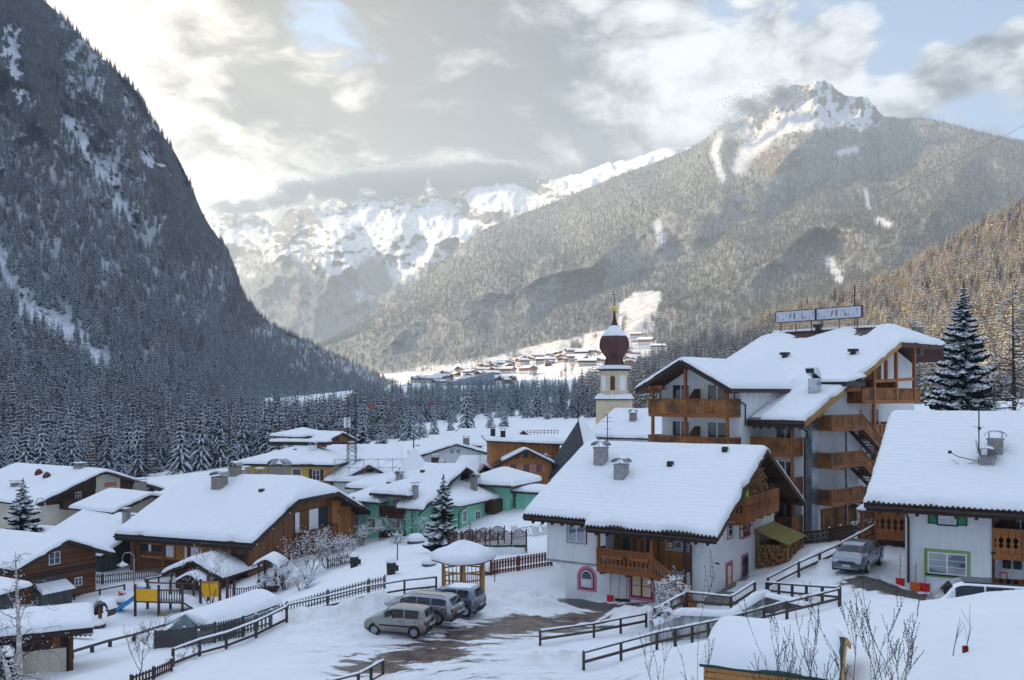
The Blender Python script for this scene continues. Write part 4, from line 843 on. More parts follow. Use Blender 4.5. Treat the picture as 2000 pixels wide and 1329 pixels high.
window(G, 'F', 0, 1.55, 5.45, 2.36, 6.42, 'white_paint', trim='dark_green_paint', tw=.04, cols=2, rows=3, sill='dark_green_paint', shut='dark_green_paint', sw=.46, shut_panel='green_paint', curtain=True)
window(G, 'F', 0, 1.05, 2.93, 2.83, 4.02, 'white_paint', trim='sage_paint', tw=.16, cols=2, rows=3, sill='dark_green_paint', curtain=True)
pipe(G, [(.12, -1.3, z-.25), (.16, -.25, z-.75), (.16, -.09, z-.95), (.16, -.09, 1.2)], .06); MB().box(.10, -.16, 1.4, .24, -.04, 2.35).build('pipe_foot', 'white_paint', G)
balcony(G, 'F', 1.5, 4.0, 9.0, 4.18, 1.6, 1.28, 'carved_wood', 'hotel_beam', (True, True), carve=True, bw=.30, panels=4)
MB().box(3.93, 1.44, 4.2, 9.5, 1.497, 6.9).build('timber_cladding', 'dark_wood', G); window(G, 'F', 1.44, 5.1, 4.4, 6.4, 6.2, 'white_paint', cols=2, rows=1)
MB().box(3.925, -.05, 1.2, 4.05, .12, 6.6).build('corner_post', 'soffit_wood', G)
for a in (4.35, 4.82): MB().box(a, 1.40, 3.25, a+.36, 1.498, 3.85).build('meter_box', 'metal_dark', G)
window(G, 'F', 1.5, 6.0, 3.0, 7.0, 4.0, 'dark_green_paint', trim='sage_paint', tw=.14, cols=2, rows=2)
MB().tube([(4.2, .05, 4.28), (3.95, -.18, 4.20)], .09).build('security_lamp', 'metal_dark', G)
chimney(G, 3.62, 2.3, 6.9, 8.75, .70, .80, 'concrete'); chimney(G, 3.95, 3.4, 7.6, 9.6, .72, .80, 'concrete')
m = MB(); P = np.array([[(2.95-.10*(1-r*r), 2.0+.62*r*math.cos(t), 9.05+.62*r*math.sin(t)) for t in np.linspace(0, 6.283, 17)] for r in np.linspace(.02, 1, 6)]); P[..., 0] -= .25*(P[..., 2]-9.05); P[..., 0] += .3
m.grid(P); Q2 = P.copy(); Q2[..., 0] += .02; m.grid(Q2[:, ::-1]); dsh = m.build('satellite_dish', 'white_paint', G, True)
m = MB().tube([(3.15, 2.0, 8.55), (2.3, 1.95, 8.75), (1.95, 1.95, 8.95)], .025).box(1.83, 1.88, 8.9, 2.0, 2.03, 9.05); m.tube([(3.2, 2.05, 8.5), (2.4, 1.95, 8.3), (2.0, 1.9, 8.6)], .012); m.build('dish_arm', 'metal_dark', dsh)
m = MB().tube([(3.25, 2.1, 7.2), (3.25, 2.1, 11.6)], .035).tube([(3.0, 2.1, 10.3), (3.5, 2.1, 10.3)], .012).tube([(3.25, 1.85, 10.5), (3.25, 2.35, 10.5)], .012).box(3.2, 2.05, 10.15, 3.34, 2.15, 10.3); m.build('antenna_mast', 'metal_dark', G)
rebase(G, 2.0)
# timber terrace beyond its corner
T_ = frame('timber_terrace', 'brown timber terrace with cut-out hearts between the sedan and the green-shuttered house', 'terrace', 1768, 53, 30.5, 0)
balcony(T_, 'F', 0, -1.6, .9, 3.55, .1, 1.55, 'carved_wood', 'hotel_beam', (True, False), carve=True, bw=.34, panels=1); MB().box(-1.6, .02, 3.5, .9, .06, 4.9).build('dark_backing', 'dark_wood', T_); MB().box(-1.6, .1, 2.2, .9, 4, 3.5).build('deck_base', 'dark_wood', T_); MB().box(-2.6, .4, 2.2, -1.75, 3, 4.9).build('side_cabin', 'brown_wood', T_); MB().box(-2.75, .2, 4.9, 1.0, 3.3, 5.0).build('canopy', 'metal_grey', T_)  # dark backing sheet added so the cut-outs read as shaded
snow_on(T_, -2.75, 1.0, .2, 3.3, lambda x, y: 5.0+0*x, .12, .3, 'snow', 'canopy_snow'); rebase(T_, 2.3)

# ================================================================ the hotel
K = frame('hotel', 'large white hotel with timber balconies and twin sign boards on its roof', 'hotel', 1566, 67, 48, 0)
ZE, SL, BR_ = 10.05, .404, 17.6
def hk(x, y): return np.minimum(ZE+SL*(BR_+2.2)-SL*np.abs(y-BR_), 16.35+.57*(1.5-x))
def hks(x, y): return np.minimum(ZE+SL*(BR_+2.2)+.05-SL*np.sqrt((y-BR_)**2+.1), 16.35+.57*(1.5-x))
rk = Roof('y', BR_, ZE+SL*(BR_+2.2), SL)
wg = 15.5
m = MB().prism([(0, -3), (8.8, -3), (8.8, float(rk(0, 8.8))-.4), (0, float(rk(0, 0))-.4)], lambda y, z: (0, y, z), lambda y, z: (-3.4, y, z))
m.prism([(8.795, -3), (24, -3), (24, 14.7), (BR_+3, 15.9), (BR_-3, 15.9), (8.795, 13.9)], lambda y, z: (-2.2, y, z), lambda y, z: (-13, y, z)); m.box(-10.8, -3, -3, -3.4, 9, 12.5)
m.prism([(-10.8, 12.49), (-3.4, 12.49), (-7.35, 14.35)], lambda x, z: (x, -3, z), lambda x, z: (x, 8, z)); m.build('wall', 'white_plaster', K)
xs = [-13.6, -3.3]; roof_slab(K, np.linspace(-13.6, -3.301, 4), [1.0, BR_, 24.5], rk, .3, 'red_tile'); roof_slab(K, np.linspace(-3.3, 1.5, 9), np.concatenate([np.linspace(-2.2, 12, 4), np.linspace(13, 22, 14), [24.5]]), hk, .3, 'red_tile', 'roof')
def bare(X, Y):
    top = sstep(BR_-1.5-Y+1.2*np.sin(X*1.05+1.2)+fbm(X*.9, Y*.3, 3, 5)*2.2, -.1, .5); top = np.where(X > -2.3, 1, top); s = np.where((X < -2.05) & (X > -3.32) & (Y < 4.4), 0., 1.); return np.where(Y > BR_+.2, 1, np.clip(top, 0, 1))*s
snow_on(K, -13.6, 1.5, -2.2, 24.5, hks, .38, .33, 'roof_snow_y', y0f=lambda x: 1.0 if x < -3.3 else -2.2, cr=(-3.33, -3.31, -2.08, -2.02, -1.9), seed=12, tf=bare)
# rows of uncovered ridge tiles
m = MB()
for j in range(8):
    for i in range(34): a = -13.4+i*.33; y = BR_-.15-j*.36; z = float(rk(0, y)); m.tube([(a, y-.34, z-.34*SL+.05), (a, y, z+.02)], .10, 5)
stuff(m.build('ridge_tiles', 'red_tile', K))
ez = float(hk(0., -2.2)); gutter(K, (-3.2, -2.3, ez-.18), (1.5, -2.3, ez-.18), .11); eave_tiles(K, -3.25, 1.45, -2.2, ez, SL); MB().box(-3.25, -2.25, ez-.5, 1.45, -2.18, ez-.2).build('eave_board', 'roof_beam', K); rafters(K, 'F', 0, -3.1, 1.4, float(rk(0, 0))-.55, 7, 2.2, .16, .2, SL)
# verge with its stepped dormer and half hip
def zk(y): return float(rk(0, y))
barge(K, [(1.5, -2.2, zk(-2.2)-.2), (1.5, 3.6, zk(3.6)-.2)], .1, .42, 'pine_post'); barge(K, [(1.5, 6.2, zk(6.2)-.2), (1.5, 13.1, 16.15)], .1, .42, 'pine_post'); barge(K, [(1.5, 13.1, 16.12), (1.5, 22.1, 16.12)], .1, .42, 'soffit_wood'); barge(K, [(1.5, 22.1, 16.15), (1.5, 24.4, zk(24.4)-.2)], .1, .42, 'pine_post')
MB().box(-1, 3.4, 12.6, 1.75, 6.4, 12.95).build('roof_step', 'metal_dark', K); MB().box(-.9, 3.5, 12.2, 1.5, 6.2, 12.6).build('step_beam', 'hotel_beam', K); snow_on(K, -1, 1.75, 3.4, 6.4, lambda x, y: 12.95+.35*np.clip(y-3.4, 0, 9)*.4+0*x, .3, .3, 'snow', 'step_snow')
MB().prism([(8.8, 13.0), (13.1, 13.0), (13.1, 15.7), (8.8, zk(8.8)-.5)], lambda y, z: (-.2, y, z), lambda y, z: (-.3, y, z)).build('timber_cladding', 'brown_wood', K)
for y, z0, z1 in ((8.9, 9.4, 13.9), (11.0, 13, 14.8), (12.8, 11.4, 15.9), (16.2, 11.4, 15.9), (10.0, 6.4, 9.4)): MB().box(1.1, y-.12, z0, 1.34, y+.12, z1).build('post', 'hotel_beam', K)
m = MB(); m.beam((1.2, 8.8, 13.0), (1.2, 16.3, 13.3), .2, .25); m.build('tie_beam', 'hotel_beam', K); m = MB(); m.beam((1.1, .3, 10.2), (1.3, 3.3, 12.3), .2, .2); m.build('brace', 'hotel_beam', K)
# balconies of the gable side and the outside stair
balcony(K, 'R', -2.2, 6.9, 17.2, 11.45, 3.4, 1.05, 'hotel_wood', 'hotel_beam', (True, True), panels=5); balcony(K, 'R', -2.2, 8.9, 17.2, 8.5, 3.4, 1.05, 'hotel_wood', 'hotel_beam', (True, True), panels=5); balcony(K, 'R', -2.2, 8.9, 17.2, 5.6, 3.2, 1.05, 'hotel_wood', 'hotel_beam', panels=5)
for y in (10.4, 14.6): MB().box(-2.2, y-.04, 11.5, .4, y+.04, 13.2).build('divider_screen', 'hotel_wood', K)
for zf in (11.45, 8.5, 5.6):
    for y in (9.6, 12.2, 15.2): window(K, 'R', -2.2, y, zf+.1, y+1.5, zf+2.2, 'white_paint', cols=2, rows=1)
for i, zf in enumerate((9.42, 6.58, 3.80)):
    L = frame('x', '', '', 1000, 50, 0, 0) if False else None
    b = balcony(K, 'R', 0, 1.6, 6.3, zf, 1.5, 1.02, 'hotel_wood', 'hotel_beam', (True, False), panels=3, name='stair_landing')
    m = MB(); m.beam((1.35, 6.3, zf-.1), (1.35, 10.4, zf-2.4), .12, .26); m.beam((.35, 6.3, zf-.1), (.35, 10.4, zf-2.4), .12, .26)
    for s in range(9): m.box(.40, 6.4+s*.44, zf-.20-s*.25, 1.30, 6.75+s*.44, zf-.15-s*.25)
    s_ = m.build('stair_flight', 'metal_dark', K)
    m = MB()
    for s in range(28): y = 6.34+s*.145; z = zf+.08-(y-6.3)*.56; m.prism([(y, z), (y+.13, z-.073), (y+.13, z+.82), (y, z+.893)], lambda a, z_: (1.50, a, z_), lambda a, z_: (1.46, a, z_))
    stuff(m.build('railing_boards', 'hotel_wood', s_)); m = MB(); m.beam((1.48, 6.3, zf+1.0), (1.48, 10.4, zf-1.3), .16, .10); m.beam((1.48, 6.3, zf+.02), (1.48, 10.4, zf-2.28), .12, .2); m.build('stair_rail', 'hotel_beam', s_)
    m = MB(); m.beam((.1, 10.0, zf-2.6), (.1, 5.6, zf-.2-2.55-.2), .10, .9); m.build('inner_flight', 'brown_wood', s_)
MB().box(.7, 5.2, 0, .86, 5.36, 9.4).build('steel_column', 'duct_metal', K); MB().box(1.0, 9.4, 5.6, 1.25, 9.65, 9.4).build('yellow_column', 'pine_post', K)
MB().box(.0, 2.8, .8, .12, 8.2, 3.1).build('ground_floor_panelling', 'hotel_wood', K)
MB().box(.002, .55, -1, .5, 1.5, 10.9).build('metal_duct', 'duct_metal', K); MB()
MB().box(-.5, 1.75, 11.4, .22, 2.45, 13.2).prism([(1.45, 13.6), (2.45, 13.202), (2.45, 13.5), (2.25, 13.9), (1.8, 14.05), (1.35, 13.95)], lambda y, z: (.22, y, z), lambda y, z: (-.5, y, z)).build('roof_duct', 'metal_light', K); MB().prism([(1.43, 13.62), (1.33, 13.93), (1.31, 13.93), (1.40, 13.60)], lambda y, z: (.18, y, z), lambda y, z: (-.46, y, z)).build('duct_mouth_shade', 'metal_dark', K)  # dark sheet at the duct's mouth stands for the shade inside
# cross wing
rw = Roof('x', -7.38, 14.62, .50)
roof_slab(K, [-11.9, -7.38, -2.92], [-5.0, 9.2], rw, .28, 'soffit_wood', 'wing_roof')
snow_on(K, -11.9, -2.92, -5.0, 8.6, rw.soft(), .36, .3, 'roof_snow_x', 'wing_roof_snow', seed=15)
barge(K, [(-11.9, -5.02, float(rw(-11.9, 0))-.12), (-7.38, -5.02, 14.48), (-2.92, -5.02, float(rw(-2.92, 0))-.12)], .08, .36, 'roof_beam')
gutter(K, (-2.84, -5, float(rw(-2.92, 0))-.2), (-2.84, 3.6, float(rw(-2.92, 0))-.2), .09); m = MB()
for i in range(11): m.beam((-3.5, -4.7+i*.75, 12.42), (-2.95, -4.7+i*.75, 12.14), .12, .16)
stuff(m.build('rafter_ends', 'hotel_beam', K))
for a, z1 in ((-10.6, 12.5), (-7.38, 13.95), (-3.55, 12.2)): MB().box(a-.1, -4.5, -1, a+.1, -4.3, z1).build('post', 'hotel_beam', K)
m = MB(); m.beam((-11.2, -4.4, 12.55), (-9.6, -4.4, 12.55), .2, .3); m.beam((-10.6, -4.9, 12.5), (-10.6, -2.9, 12.5), .2, .3); m.beam((-3.6, -4.9, 12.2), (-3.6, -2.9, 12.2), .2, .3); m.build('purlin', 'hotel_beam', K)
for zf in (10.45, 7.55, 4.65):
    balcony(K, 'F', -3, -10.85, -3.3, zf, 1.55, 1.2, 'hotel_wood', 'hotel_beam', panels=4)
    for s0, s1 in ((-9.75, -7.95), (-6.35, -4.45)): window(K, 'F', -3, s0, zf+.08, s1, zf+2.35, 'white_paint', cols=2, rows=1, fw=.09, curtain=False)
    MB().prism([(-4.5, zf), (-3, zf), (-3, zf+1.95), (-3.7, zf+1.95), (-4.5, zf+1.2)], lambda y, z: (-7.0, y, z), lambda y, z: (-7.08, y, z)).build('divider_screen', 'brown_wood', K)
    MB().tube([(-7.2+.5, -3.0, zf+2.2), (-7.2+.5, -3.08, zf+2.2)], .14, 10).build('wall_lamp', 'white_paint', K)
# balconies under the main eave
for zf in (7.55, 4.65, 1.75):
    balcony(K, 'F', 0, -3.35, .1, zf, 1.55, 1.2, 'hotel_wood', 'hotel_beam', (False, True), panels=2); window(K, 'F', 0, -2.2, zf+.08, -.5, zf+2.3, 'white_paint', cols=2, rows=1, fw=.09)
MB().box(-.05, -1.5, 0, .13, -1.32, 9.9).build('post', 'hotel_beam', K)
pipe(K, [(.9, -2.3, ez-.25), (1.0, -1.0, ez-.8), (.55, -.12, ez-1.2), (.30, -.10, ez-1.3), (.30, -.10, 0)], .07); pipe(K, [(-2.84, -4.5, 12.1), (-2.95, -4.4, 11.7), (-3.3, -2.4, 11.2), (-3.3, -2.4, 9.6)], .06)
for a in (-9.5, -6.9, -4.0):
    y = BR_-3.0; z = zk(y); f_ = MB(); f_.beam((a, y-.45, z-.1), (a, y+.45, z+.26), 1.0, .34, (0, 0, 1)); s_ = f_.build('skylight', 'metal_dark', K); f_ = MB(); f_.beam((a, y-.36, z+.10), (a, y+.36, z+.44), .8, .04); f_.build('pane', 'green_glass', s_)
for a, y in ((-7.2, 9.6), (-1.0, 9.8), (-8.0, BR_-.9)): z = zk(y); m = MB().box(a-.18, y-.18, z, a+.18, y+.18, z+.75).box(a-.34, y-.3, z+.62, a+.34, y+.3, z+.85); m.build('roof_vent', 'metal_dark', K)
chimney(K, -.6, 21.0, 15.5, 18.0, .8, .7, 'stone', 'arc')
rebase(K, 1.5)
# sign boards: white boxes with the blurred dark-violet lettering of the photograph
m, k = newmat('sign_face'); s = k.n('ShaderNodeSeparateXYZ', {0: k.co}); nz = k.noise(k.n('ShaderNodeMapping', {0: k.co, 3: (2.6, 1, .9)}).outputs[0], 1.6, 1, .4)
band = k.m('MULTIPLY', k.step(s.outputs[2], .35, .5), k.step(s.outputs[2], .98, 1.12, 1., 0.)); ink = k.m('MULTIPLY', k.step(nz, .46, .70), band)
finish(k, k.mix(k.m('MULTIPLY', ink, .8), (.60, .61, .66), (.13, .055, .13)), .4, None)
for a0, a1, wd in ((-12.9, -8.75, 'long white sign board with blurred violet lettering on the hotel ridge, nearer the church'), (-8.55, -4.15, 'white sign board with blurred violet lettering on the hotel ridge, beside the tall aerial')):
    sg = thing('roof_sign', wd, 'sign', (0, 0, 0), 0, 'sign boards on the hotel roof'); place_as(sg, K, (a0, BR_, 17.3))
    L = a1-a0; MB().box(0, -.14, .25, L, .14, 1.25).build('sign_board', 'sign_face', sg); m = MB().box(-.05, -.17, 1.25, L+.05, .17, 1.31).box(-.05, -.17, .18, L+.05, .17, .25).box(-.06, -.17, .25, -.003, .17, 1.25).box(L+.003, -.17, .25, L+.06, .17, 1.25)
    m.build('sign_frame', 'metal_dark', sg)
    for i in range(3): MB().box(L*(.1+.4*i)-.03, -.03, -1.0, L*(.1+.4*i)+.03, .03, .2).build('sign_post', 'metal_dark', sg)
ae = thing('aerial', 'thin dark aerial rising behind the hotel sign boards', 'aerial'); place_as(ae, K, (-5.0, BR_+.3, 17)); MB().tube([(0, 0, -.5), (0, 0, 3.6)], .05).build('mast', 'metal_dark', ae); MB().tube([(-.4, 0, 3.2), (.4, 0, 3.2)], .02).build('crossbar', 'metal_dark', ae)

# ================================================================ the big timber-gabled farmhouse on the left
Bn = frame('farmhouse', 'broad timber-gabled farmhouse with two brick chimneys behind the snowy shrubs', 'house', 486, 80, 20.5, 0)
def hb(x, y): return np.minimum(3.45-.43*np.abs(y-9.5), 1.95+.62*(1.2-x))
def hbs(x, y): return np.minimum(3.5-.43*np.sqrt((y-9.5)**2+.09), 1.95+.62*(1.2-x))
rb = Roof('y', 9.5, 3.45, .43)
MB().prism([(0, -7), (18.4, -7), (18.4, float(rb(0, 18.4))-.25), (13, 1.7), (6, 1.7), (0, float(rb(0, 0))-.25)], lambda y, z: (0, y, z), lambda y, z: (-13.5, y, z)).build('wall', 'brown_wood', Bn)
roof_slab(Bn, np.linspace(-14.3, 1.2, 12), np.concatenate([[-1.1], np.linspace(4, 15, 12), [23.0]]), hb, .3, 'roof_beam'); snow_on(Bn, -14.3, 1.2, -1.1, 23.0, hbs, .48, .4, 'roof_snow_y', seed=21)
barge(Bn, [(1.24, -1.1, float(rb(0, -1.1))-.16), (1.24, 6.0, 1.8)], .08, .45); barge(Bn, [(1.24, 6.0, 1.8), (1.24, 13.0, 1.8)], .08, .4); barge(Bn, [(1.24, 13.0, 1.8), (1.24, 23.0, float(rb(0, 23))-.16)], .08, .45)
ezb = float(rb(0, -1.1)); gutter(Bn, (-14.3, -1.2, ezb-.25), (1.2, -1.2, ezb-.25), .09); MB().box(-14.2, -1.14, ezb-.6, 1.15, -1.08, ezb-.3).build('eave_board', 'roof_beam', Bn)
for y in (.5, 15.5, 17.5, 20): m = MB(); m.beam((0, y, float(rb(0, y))-.5), (1.18, y, float(rb(0, y))-.5), .25, .3); m.build('purlin', 'roof_beam', Bn)
for a0, a1 in ((-9.2, -6.75), (-6.35, -3.9), (-3.5, -1.9)):
    p = MB().box(a0, -.06, -3.1, a1, -.0, -1.35).build('white_panel', 'white_plaster', Bn); MB().box(a0+.9*(a1-a0)/2.4, -.10, -3.1, a0+2.1*(a1-a0)/2.4, -.062, -1.9).build('shutter', 'orange_wood', p); MB().beam((a0+.35, -.10, -1.72), (a0+.35, -.062, -1.72), .28, .28, (.7, 0, .7)).build('diamond_vent', 'metal_dark', p)
for a in (-12.2, -9.4, -6.55, -3.7, -1.75, -.1): MB().box(a-.14, -.18, -6, a+.14, -.0, -1.3).build('post', 'brown_wood', Bn)
m = MB().box(-12.2, -.16, -3.3, -1.7, -.06, -3.1).box(-12.2, -.15, -2.03, -1.7, -.07, -1.9); m.build('rail', 'orange_wood', Bn); MB().box(-12.1, -.09, -4.3, -1.7, -.01, -3.1).build('parapet_boards', 'brown_wood_lying', Bn)
MB().box(-12.0, -.04, -2.7, -9.5, .0, -1.4).build('loggia_shade', 'metal_dark', Bn); MB().box(-1.6, -.05, -3.7, -.3, 0, -2.4).build('doorway_shade', 'metal_dark', Bn); MB().box(-11.2, -.08, -2.7, -10.9, -.045, -1.6).build('curtain_strip', 'white_paint', Bn)  # dark sheets in loggia and doorway stand for the shade inside
o = MB().box(0, 7.0, -1.5, .04, 13.6, .55).build('loggia_shade', 'metal_dark', Bn)  # dark sheet painted in place of the loggia's inner shade
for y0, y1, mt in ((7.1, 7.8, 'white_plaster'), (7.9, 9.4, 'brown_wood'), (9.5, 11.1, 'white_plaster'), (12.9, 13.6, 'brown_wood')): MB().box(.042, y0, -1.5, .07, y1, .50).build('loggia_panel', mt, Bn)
balcony(Bn, 'R', 0, 7.0, 13.6, -2.6, .75, 1.2, 'brown_wood', 'soffit_wood', panels=3)
MB().box(.05, 13.7, -3.6, .10, 18.2, .9).build('timber_cladding', 'orange_wood', Bn)
for y, z in ((15.0, -.35), (4.0, -2.6), (9, 1.4), (10.5, 1.5)): MB().beam((.03, y, z), (.12, y, z), .3, .3, (0, .7, .7)).build('diamond_vent', 'metal_dark', Bn)
chimney(Bn, -8.6, 6.8, 1.6, 3.7, 1.1, 1.2, 'brick_grey'); chimney(Bn, -8.6, 9.2, 2.6, 4.5, .95, .95, 'brick_grey'); chimney(Bn, -5.9, 13.0, 1.6, 4.3, 2.0, 1.0, 'brick_grey'); chimney(Bn, -11, 14, 1, 3.7, .8, .8, 'concrete', 'slab'); chimney(Bn, -9.8, 15, 1, 3.5, .8, .8, 'concrete', 'slab')
MB().box(-3.4, 6.0, 1.7, -3.0, 6.5, 2.8).build('roof_vent', 'copper_red', Bn); pipe(Bn, [(-12.9, -1.2, ezb-.3), (-12.6, -.3, ezb-.7), (-12.6, -.2, -6)], .06)
for i in range(5):
    y = (-.6, 1.8, 4.4, 14.5, 19.5)[i]; MB().lathe([(.01, -.07), (.07, -.03), (.07, .03), (.01, .07)], 8, (1.30, y, float(rb(0, y))-.35 if not 6 < y < 13 else 1.5)).build('eave_lamp', 'lamp_glass', Bn, True)
rebase(Bn, -3.8)
# ================================================================ the village behind
class Fr:
    "a house frame surveyed from the camera station: lengths along its front (a) and side (b), heights z"
    def __init__(s, u, Y, yaw): s.u, s.Y, s.yaw = u, Y, yaw; s.x, s.y = xy(u, Y); t = R(yaw); s.e1 = (math.cos(t), -math.sin(t)); s.e2 = (math.sin(t), math.cos(t))
    def a(s, u, v=None, b=0.):
        ox, oy = s.x+s.e2[0]*b, s.y+s.e2[1]*b; k_ = (u-1000)/FPX; a = (k_*oy-ox)/(s.e1[0]-k_*s.e1[1]); return a if v is None else (a, CAMZ-(v-HOR)/FPX*(oy+a*s.e1[1]))
    def b(s, u, v=None, a=0.):
        ox, oy = s.x+s.e1[0]*a, s.y+s.e1[1]*a; k_ = (u-1000)/FPX; b = (k_*oy-ox)/(s.e2[0]-k_*s.e2[1]); return b if v is None else (b, CAMZ-(v-HOR)/FPX*(oy+b*s.e2[1]))
    def root(s, name, label, cat='house', group=None): return thing(name, label, cat, (s.x, s.y, 0), -R(s.yaw), group)
# ---- green house with many roofs
g_ = Fr(813, 95, 28); N = g_.root('green_house', 'mint green house under several snowy hipped roofs behind the lattice fence')
def hiproof(root, x0, x1, y0, y1, ze, s, T=.42, seed=1, nm='roof'):
    f = hip(x0, x1, y0, y1, ze, s); roof_slab(root, np.linspace(x0, x1, 14), np.linspace(y0, y1, 14), f, .16, 'soffit_wood', nm); snow_on(root, x0, x1, y0, y1, lambda X, Y: f(X, Y), T, .3, 'roof_snow_y', seed=seed)
    eave_tiles(root, x0, x1, y0, ze, s, .26); gutter(root, (x0, y0-.08, ze-.15), (x1, y0-.08, ze-.15), .06); return f
m = MB().box(-8.2, 0, -7, -4.4, 9, .3).box(-4.4, .7, -7, -1.4, 7, 1.15).box(-1.4, 0, -7, 0, 12, .25).box(-4, 4, -7, 3.2, 12, .2).box(-1, 11, -7, 5.2, 17, 1.55); m.build('wall', 'green_plaster', N)
hiproof(N, -9.3, -4.2, -.95, 10, .32, .45, .40, 31)
rg_ = Roof('y', 8, 3.75, .43); roof_slab(N, [-6.8, -1.901], [4, 8, 15.5], rg_, .16, 'soffit_wood'); roof_slab(N, [-1.9, 1.45], [-.95, 8, 15.5], rg_, .16, 'soffit_wood'); snow_on(N, -6.8, 1.45, -.95, 15.5, rg_.soft(), .42, .3, 'roof_snow_y', seed=33, y0f=lambda x: 4. if x < -1.9 else -.95, cr=(-1.91, -1.89)); eave_tiles(N, -1.9, 1.4, -.95, float(rg_(0, -.95)), .43, .26)
MB().prism([(0, -1), (9, -1), (9, 3.0), (8, 3.2), (0, float(rg_(0, 0))-.17)], lambda y, z: (.01, y, z), lambda y, z: (-.3, y, z)).build('gable_wall', 'green_plaster', N); barge(N, [(1.46, -.95, float(rg_(0, -.95))-.1), (1.46, 8, 3.65)], .06, .22); m = MB(); m.beam((.05, .4, -.9), (1.2, .4, .25), .14, .14); m.build('brace', 'roof_beam', N)
hiproof(N, -5.4, -.45, -1.0, 6, 1.28, .42, .42, 35, 'bay_roof')
fV4 = lambda X, Y: .12+.43*np.minimum(np.minimum(4.1-X, Y-2.2), 12.5-Y); roof_slab(N, np.linspace(-3, 4.1, 12), np.linspace(2.2, 12.5, 14), fV4, .16, 'soffit_wood', 'wing_roof'); snow_on(N, -3, 4.1, 2.2, 12.5, fV4, .44, .3, 'roof_snow_x', 'wing_roof_snow', seed=37); gutter(N, (4.2, 2.3, .0), (4.2, 12.3, .0), .06)
hiproof(N, -.5, 6.2, 9.8, 18, 1.62, .40, .46, 39, 'rear_roof'); hiproof(N, 5.3, 9.0, 11.5, 16, .85, .18, .42, 41, 'porch_roof'); MB().box(8.3, 11.9, -6, 8.6, 12.2, .8).build('post', 'roof_beam', N)
MB().box(5.6, 12, -5, 8.2, 15.5, .6).build('porch_wall', 'green_plaster', N)
window(N, 'F', 0, -6.3, -2.6, -5.3, -1.55, 'white_paint', trim='white_paint', tw=.12, cols=2, rows=3, curtain=True); window(N, 'F', 0, -8.6+.5, -2.6, -7.6, -1.55, 'white_paint', trim='white_paint', tw=.1)
for z0 in (-.2, -2.75): window(N, 'F', .7, -3.6, z0+.25, -2.55, z0+1.25, 'white_paint', trim='white_paint', tw=.16, cols=2, rows=3, curtain=True); window(N, 'F', .7, -2.1, z0-.6, -1.55, z0+1.25, 'white_paint', cols=1, rows=3)
for zf in (-1.1, -3.7): balcony(N, 'F', .7, -4.5, -1.35, zf, 1.0, 1.0, 'dark_wood', 'soffit_wood', bw=.1, panels=3)
MB().box(-4.4, -.35, -.30, -1.4, -.2, -.05).build('flower_box', 'soffit_wood', N)
window(N, 'R', 3.2, 6.9, -2.35, 7.9, -1.1, 'white_paint', trim='white_paint', tw=.14, cols=2, rows=3); window(N, 'R', 3.2, 3.6+.6, -1.9, 5.0, -.7, 'white_paint', trim='white_paint', tw=.1)
balcony(N, 'R', 3.2, 9.0, 12.6, -1.2, 1.2, 1.15, 'dark_wood', 'soffit_wood', panels=3); window(N, 'R', 3.2, 10.0, -2.6, 11.2, -1.35, 'white_paint', trim='white_paint', tw=.12); window(N, 'R', 5.2, 13.0, -2.2, 14.2, -.9, 'white_paint', trim='white_paint', tw=.14, cols=2, rows=2); window(N, 'R', 5.2, 11.8, 0, 12.8, 1.2, 'white_paint', trim='white_paint', tw=.1)
c = chimney(N, -.3, .25, .2, 2.2, .5, .5, 'concrete', 'slab'); chimney(N, -5.0, 4.0, 1.5, 2.9, .6, .6, 'concrete'); chimney(N, 2.4, 8, 1, 2.6, .6, .6, 'brick_grey'); chimney(N, -6, 9, 2, 3.6, .6, .6, 'concrete'); MB().box(-3.2, 5.5, 2.6, -2.8, 5.9, 3.4).build('roof_vent', 'metal_dark', N)
pipe(N, [(-.9, -1.0, 0), (-.55, -.3, -.4), (-.5, -.06, -.6), (-.5, -.06, -6)], .05); pipe(N, [(4.15, 3.3, -.1), (3.5, 3.3, -.6), (3.27, 3.3, -.8), (3.27, 3.3, -6)], .06); m = MB().tube([(2.6, 9, 1.5), (2.6, 9, 5.2)], .025)
for z in (4.9, 4.6): m.tube([(2.1, 9, z), (3.2, 9, z+.05)], .012)
m.build('antenna_mast', 'metal_dark', N); rebase(N, -3.6)
# ---- generic neighbours
def wins(root, F, c, spec, **kw):
    for s0, z0, w, h in spec: window(root, F, c, s0, z0, s0+w, z0+h, **kw)
# chalet at the far left
h = Fr(75, 105, 31); A = h.root('chalet', 'wide brown and white chalet with two long timber balconies below the steep forest'); D_ = h.b(300); rfA = simple_house(A, -17, 0, 0, D_, -8, -.35, .36, 'y', 1.3, 'cream_plaster', 'dark_wood', -1.15, .36, .5, seed=51)
pk = D_*.55
MB().box(.05, pk-1.3, -1.1, .13, pk+2.0, 1.9).build('mural_panel', 'cream_plaster', A); MB().box(.14, pk-.2, .3, .15, pk+1.5, .9).build('mural', 'mural_pink', A)
for zf in (-1.6, -4.3): balcony(A, 'R', 0, 2.6, 11 if zf > -2 else 9.5, zf, 1.2, .95, 'dark_wood', 'soffit_wood')
wins(A, 'R', 0, [(4.4, -3.9, 1.7, 1.1), (8.0, -3.9, 1.4, 1.1)], frame='brown_wood'); wins(A, 'R', .04, [(4.6, -.9, .8, .95), (7.3, -.7, .8, .95), (12.6, -.4, .6, .7), (14.5, -.5, .5, .8)], frame='white_paint'); MB().box(.0, 3.2, -7, .05, 4.1, -4.6).build('door', 'brown_wood', A); window(A, 'R', 0, 4.4, -6.8, 5.1, -4.7, 'brown_wood')
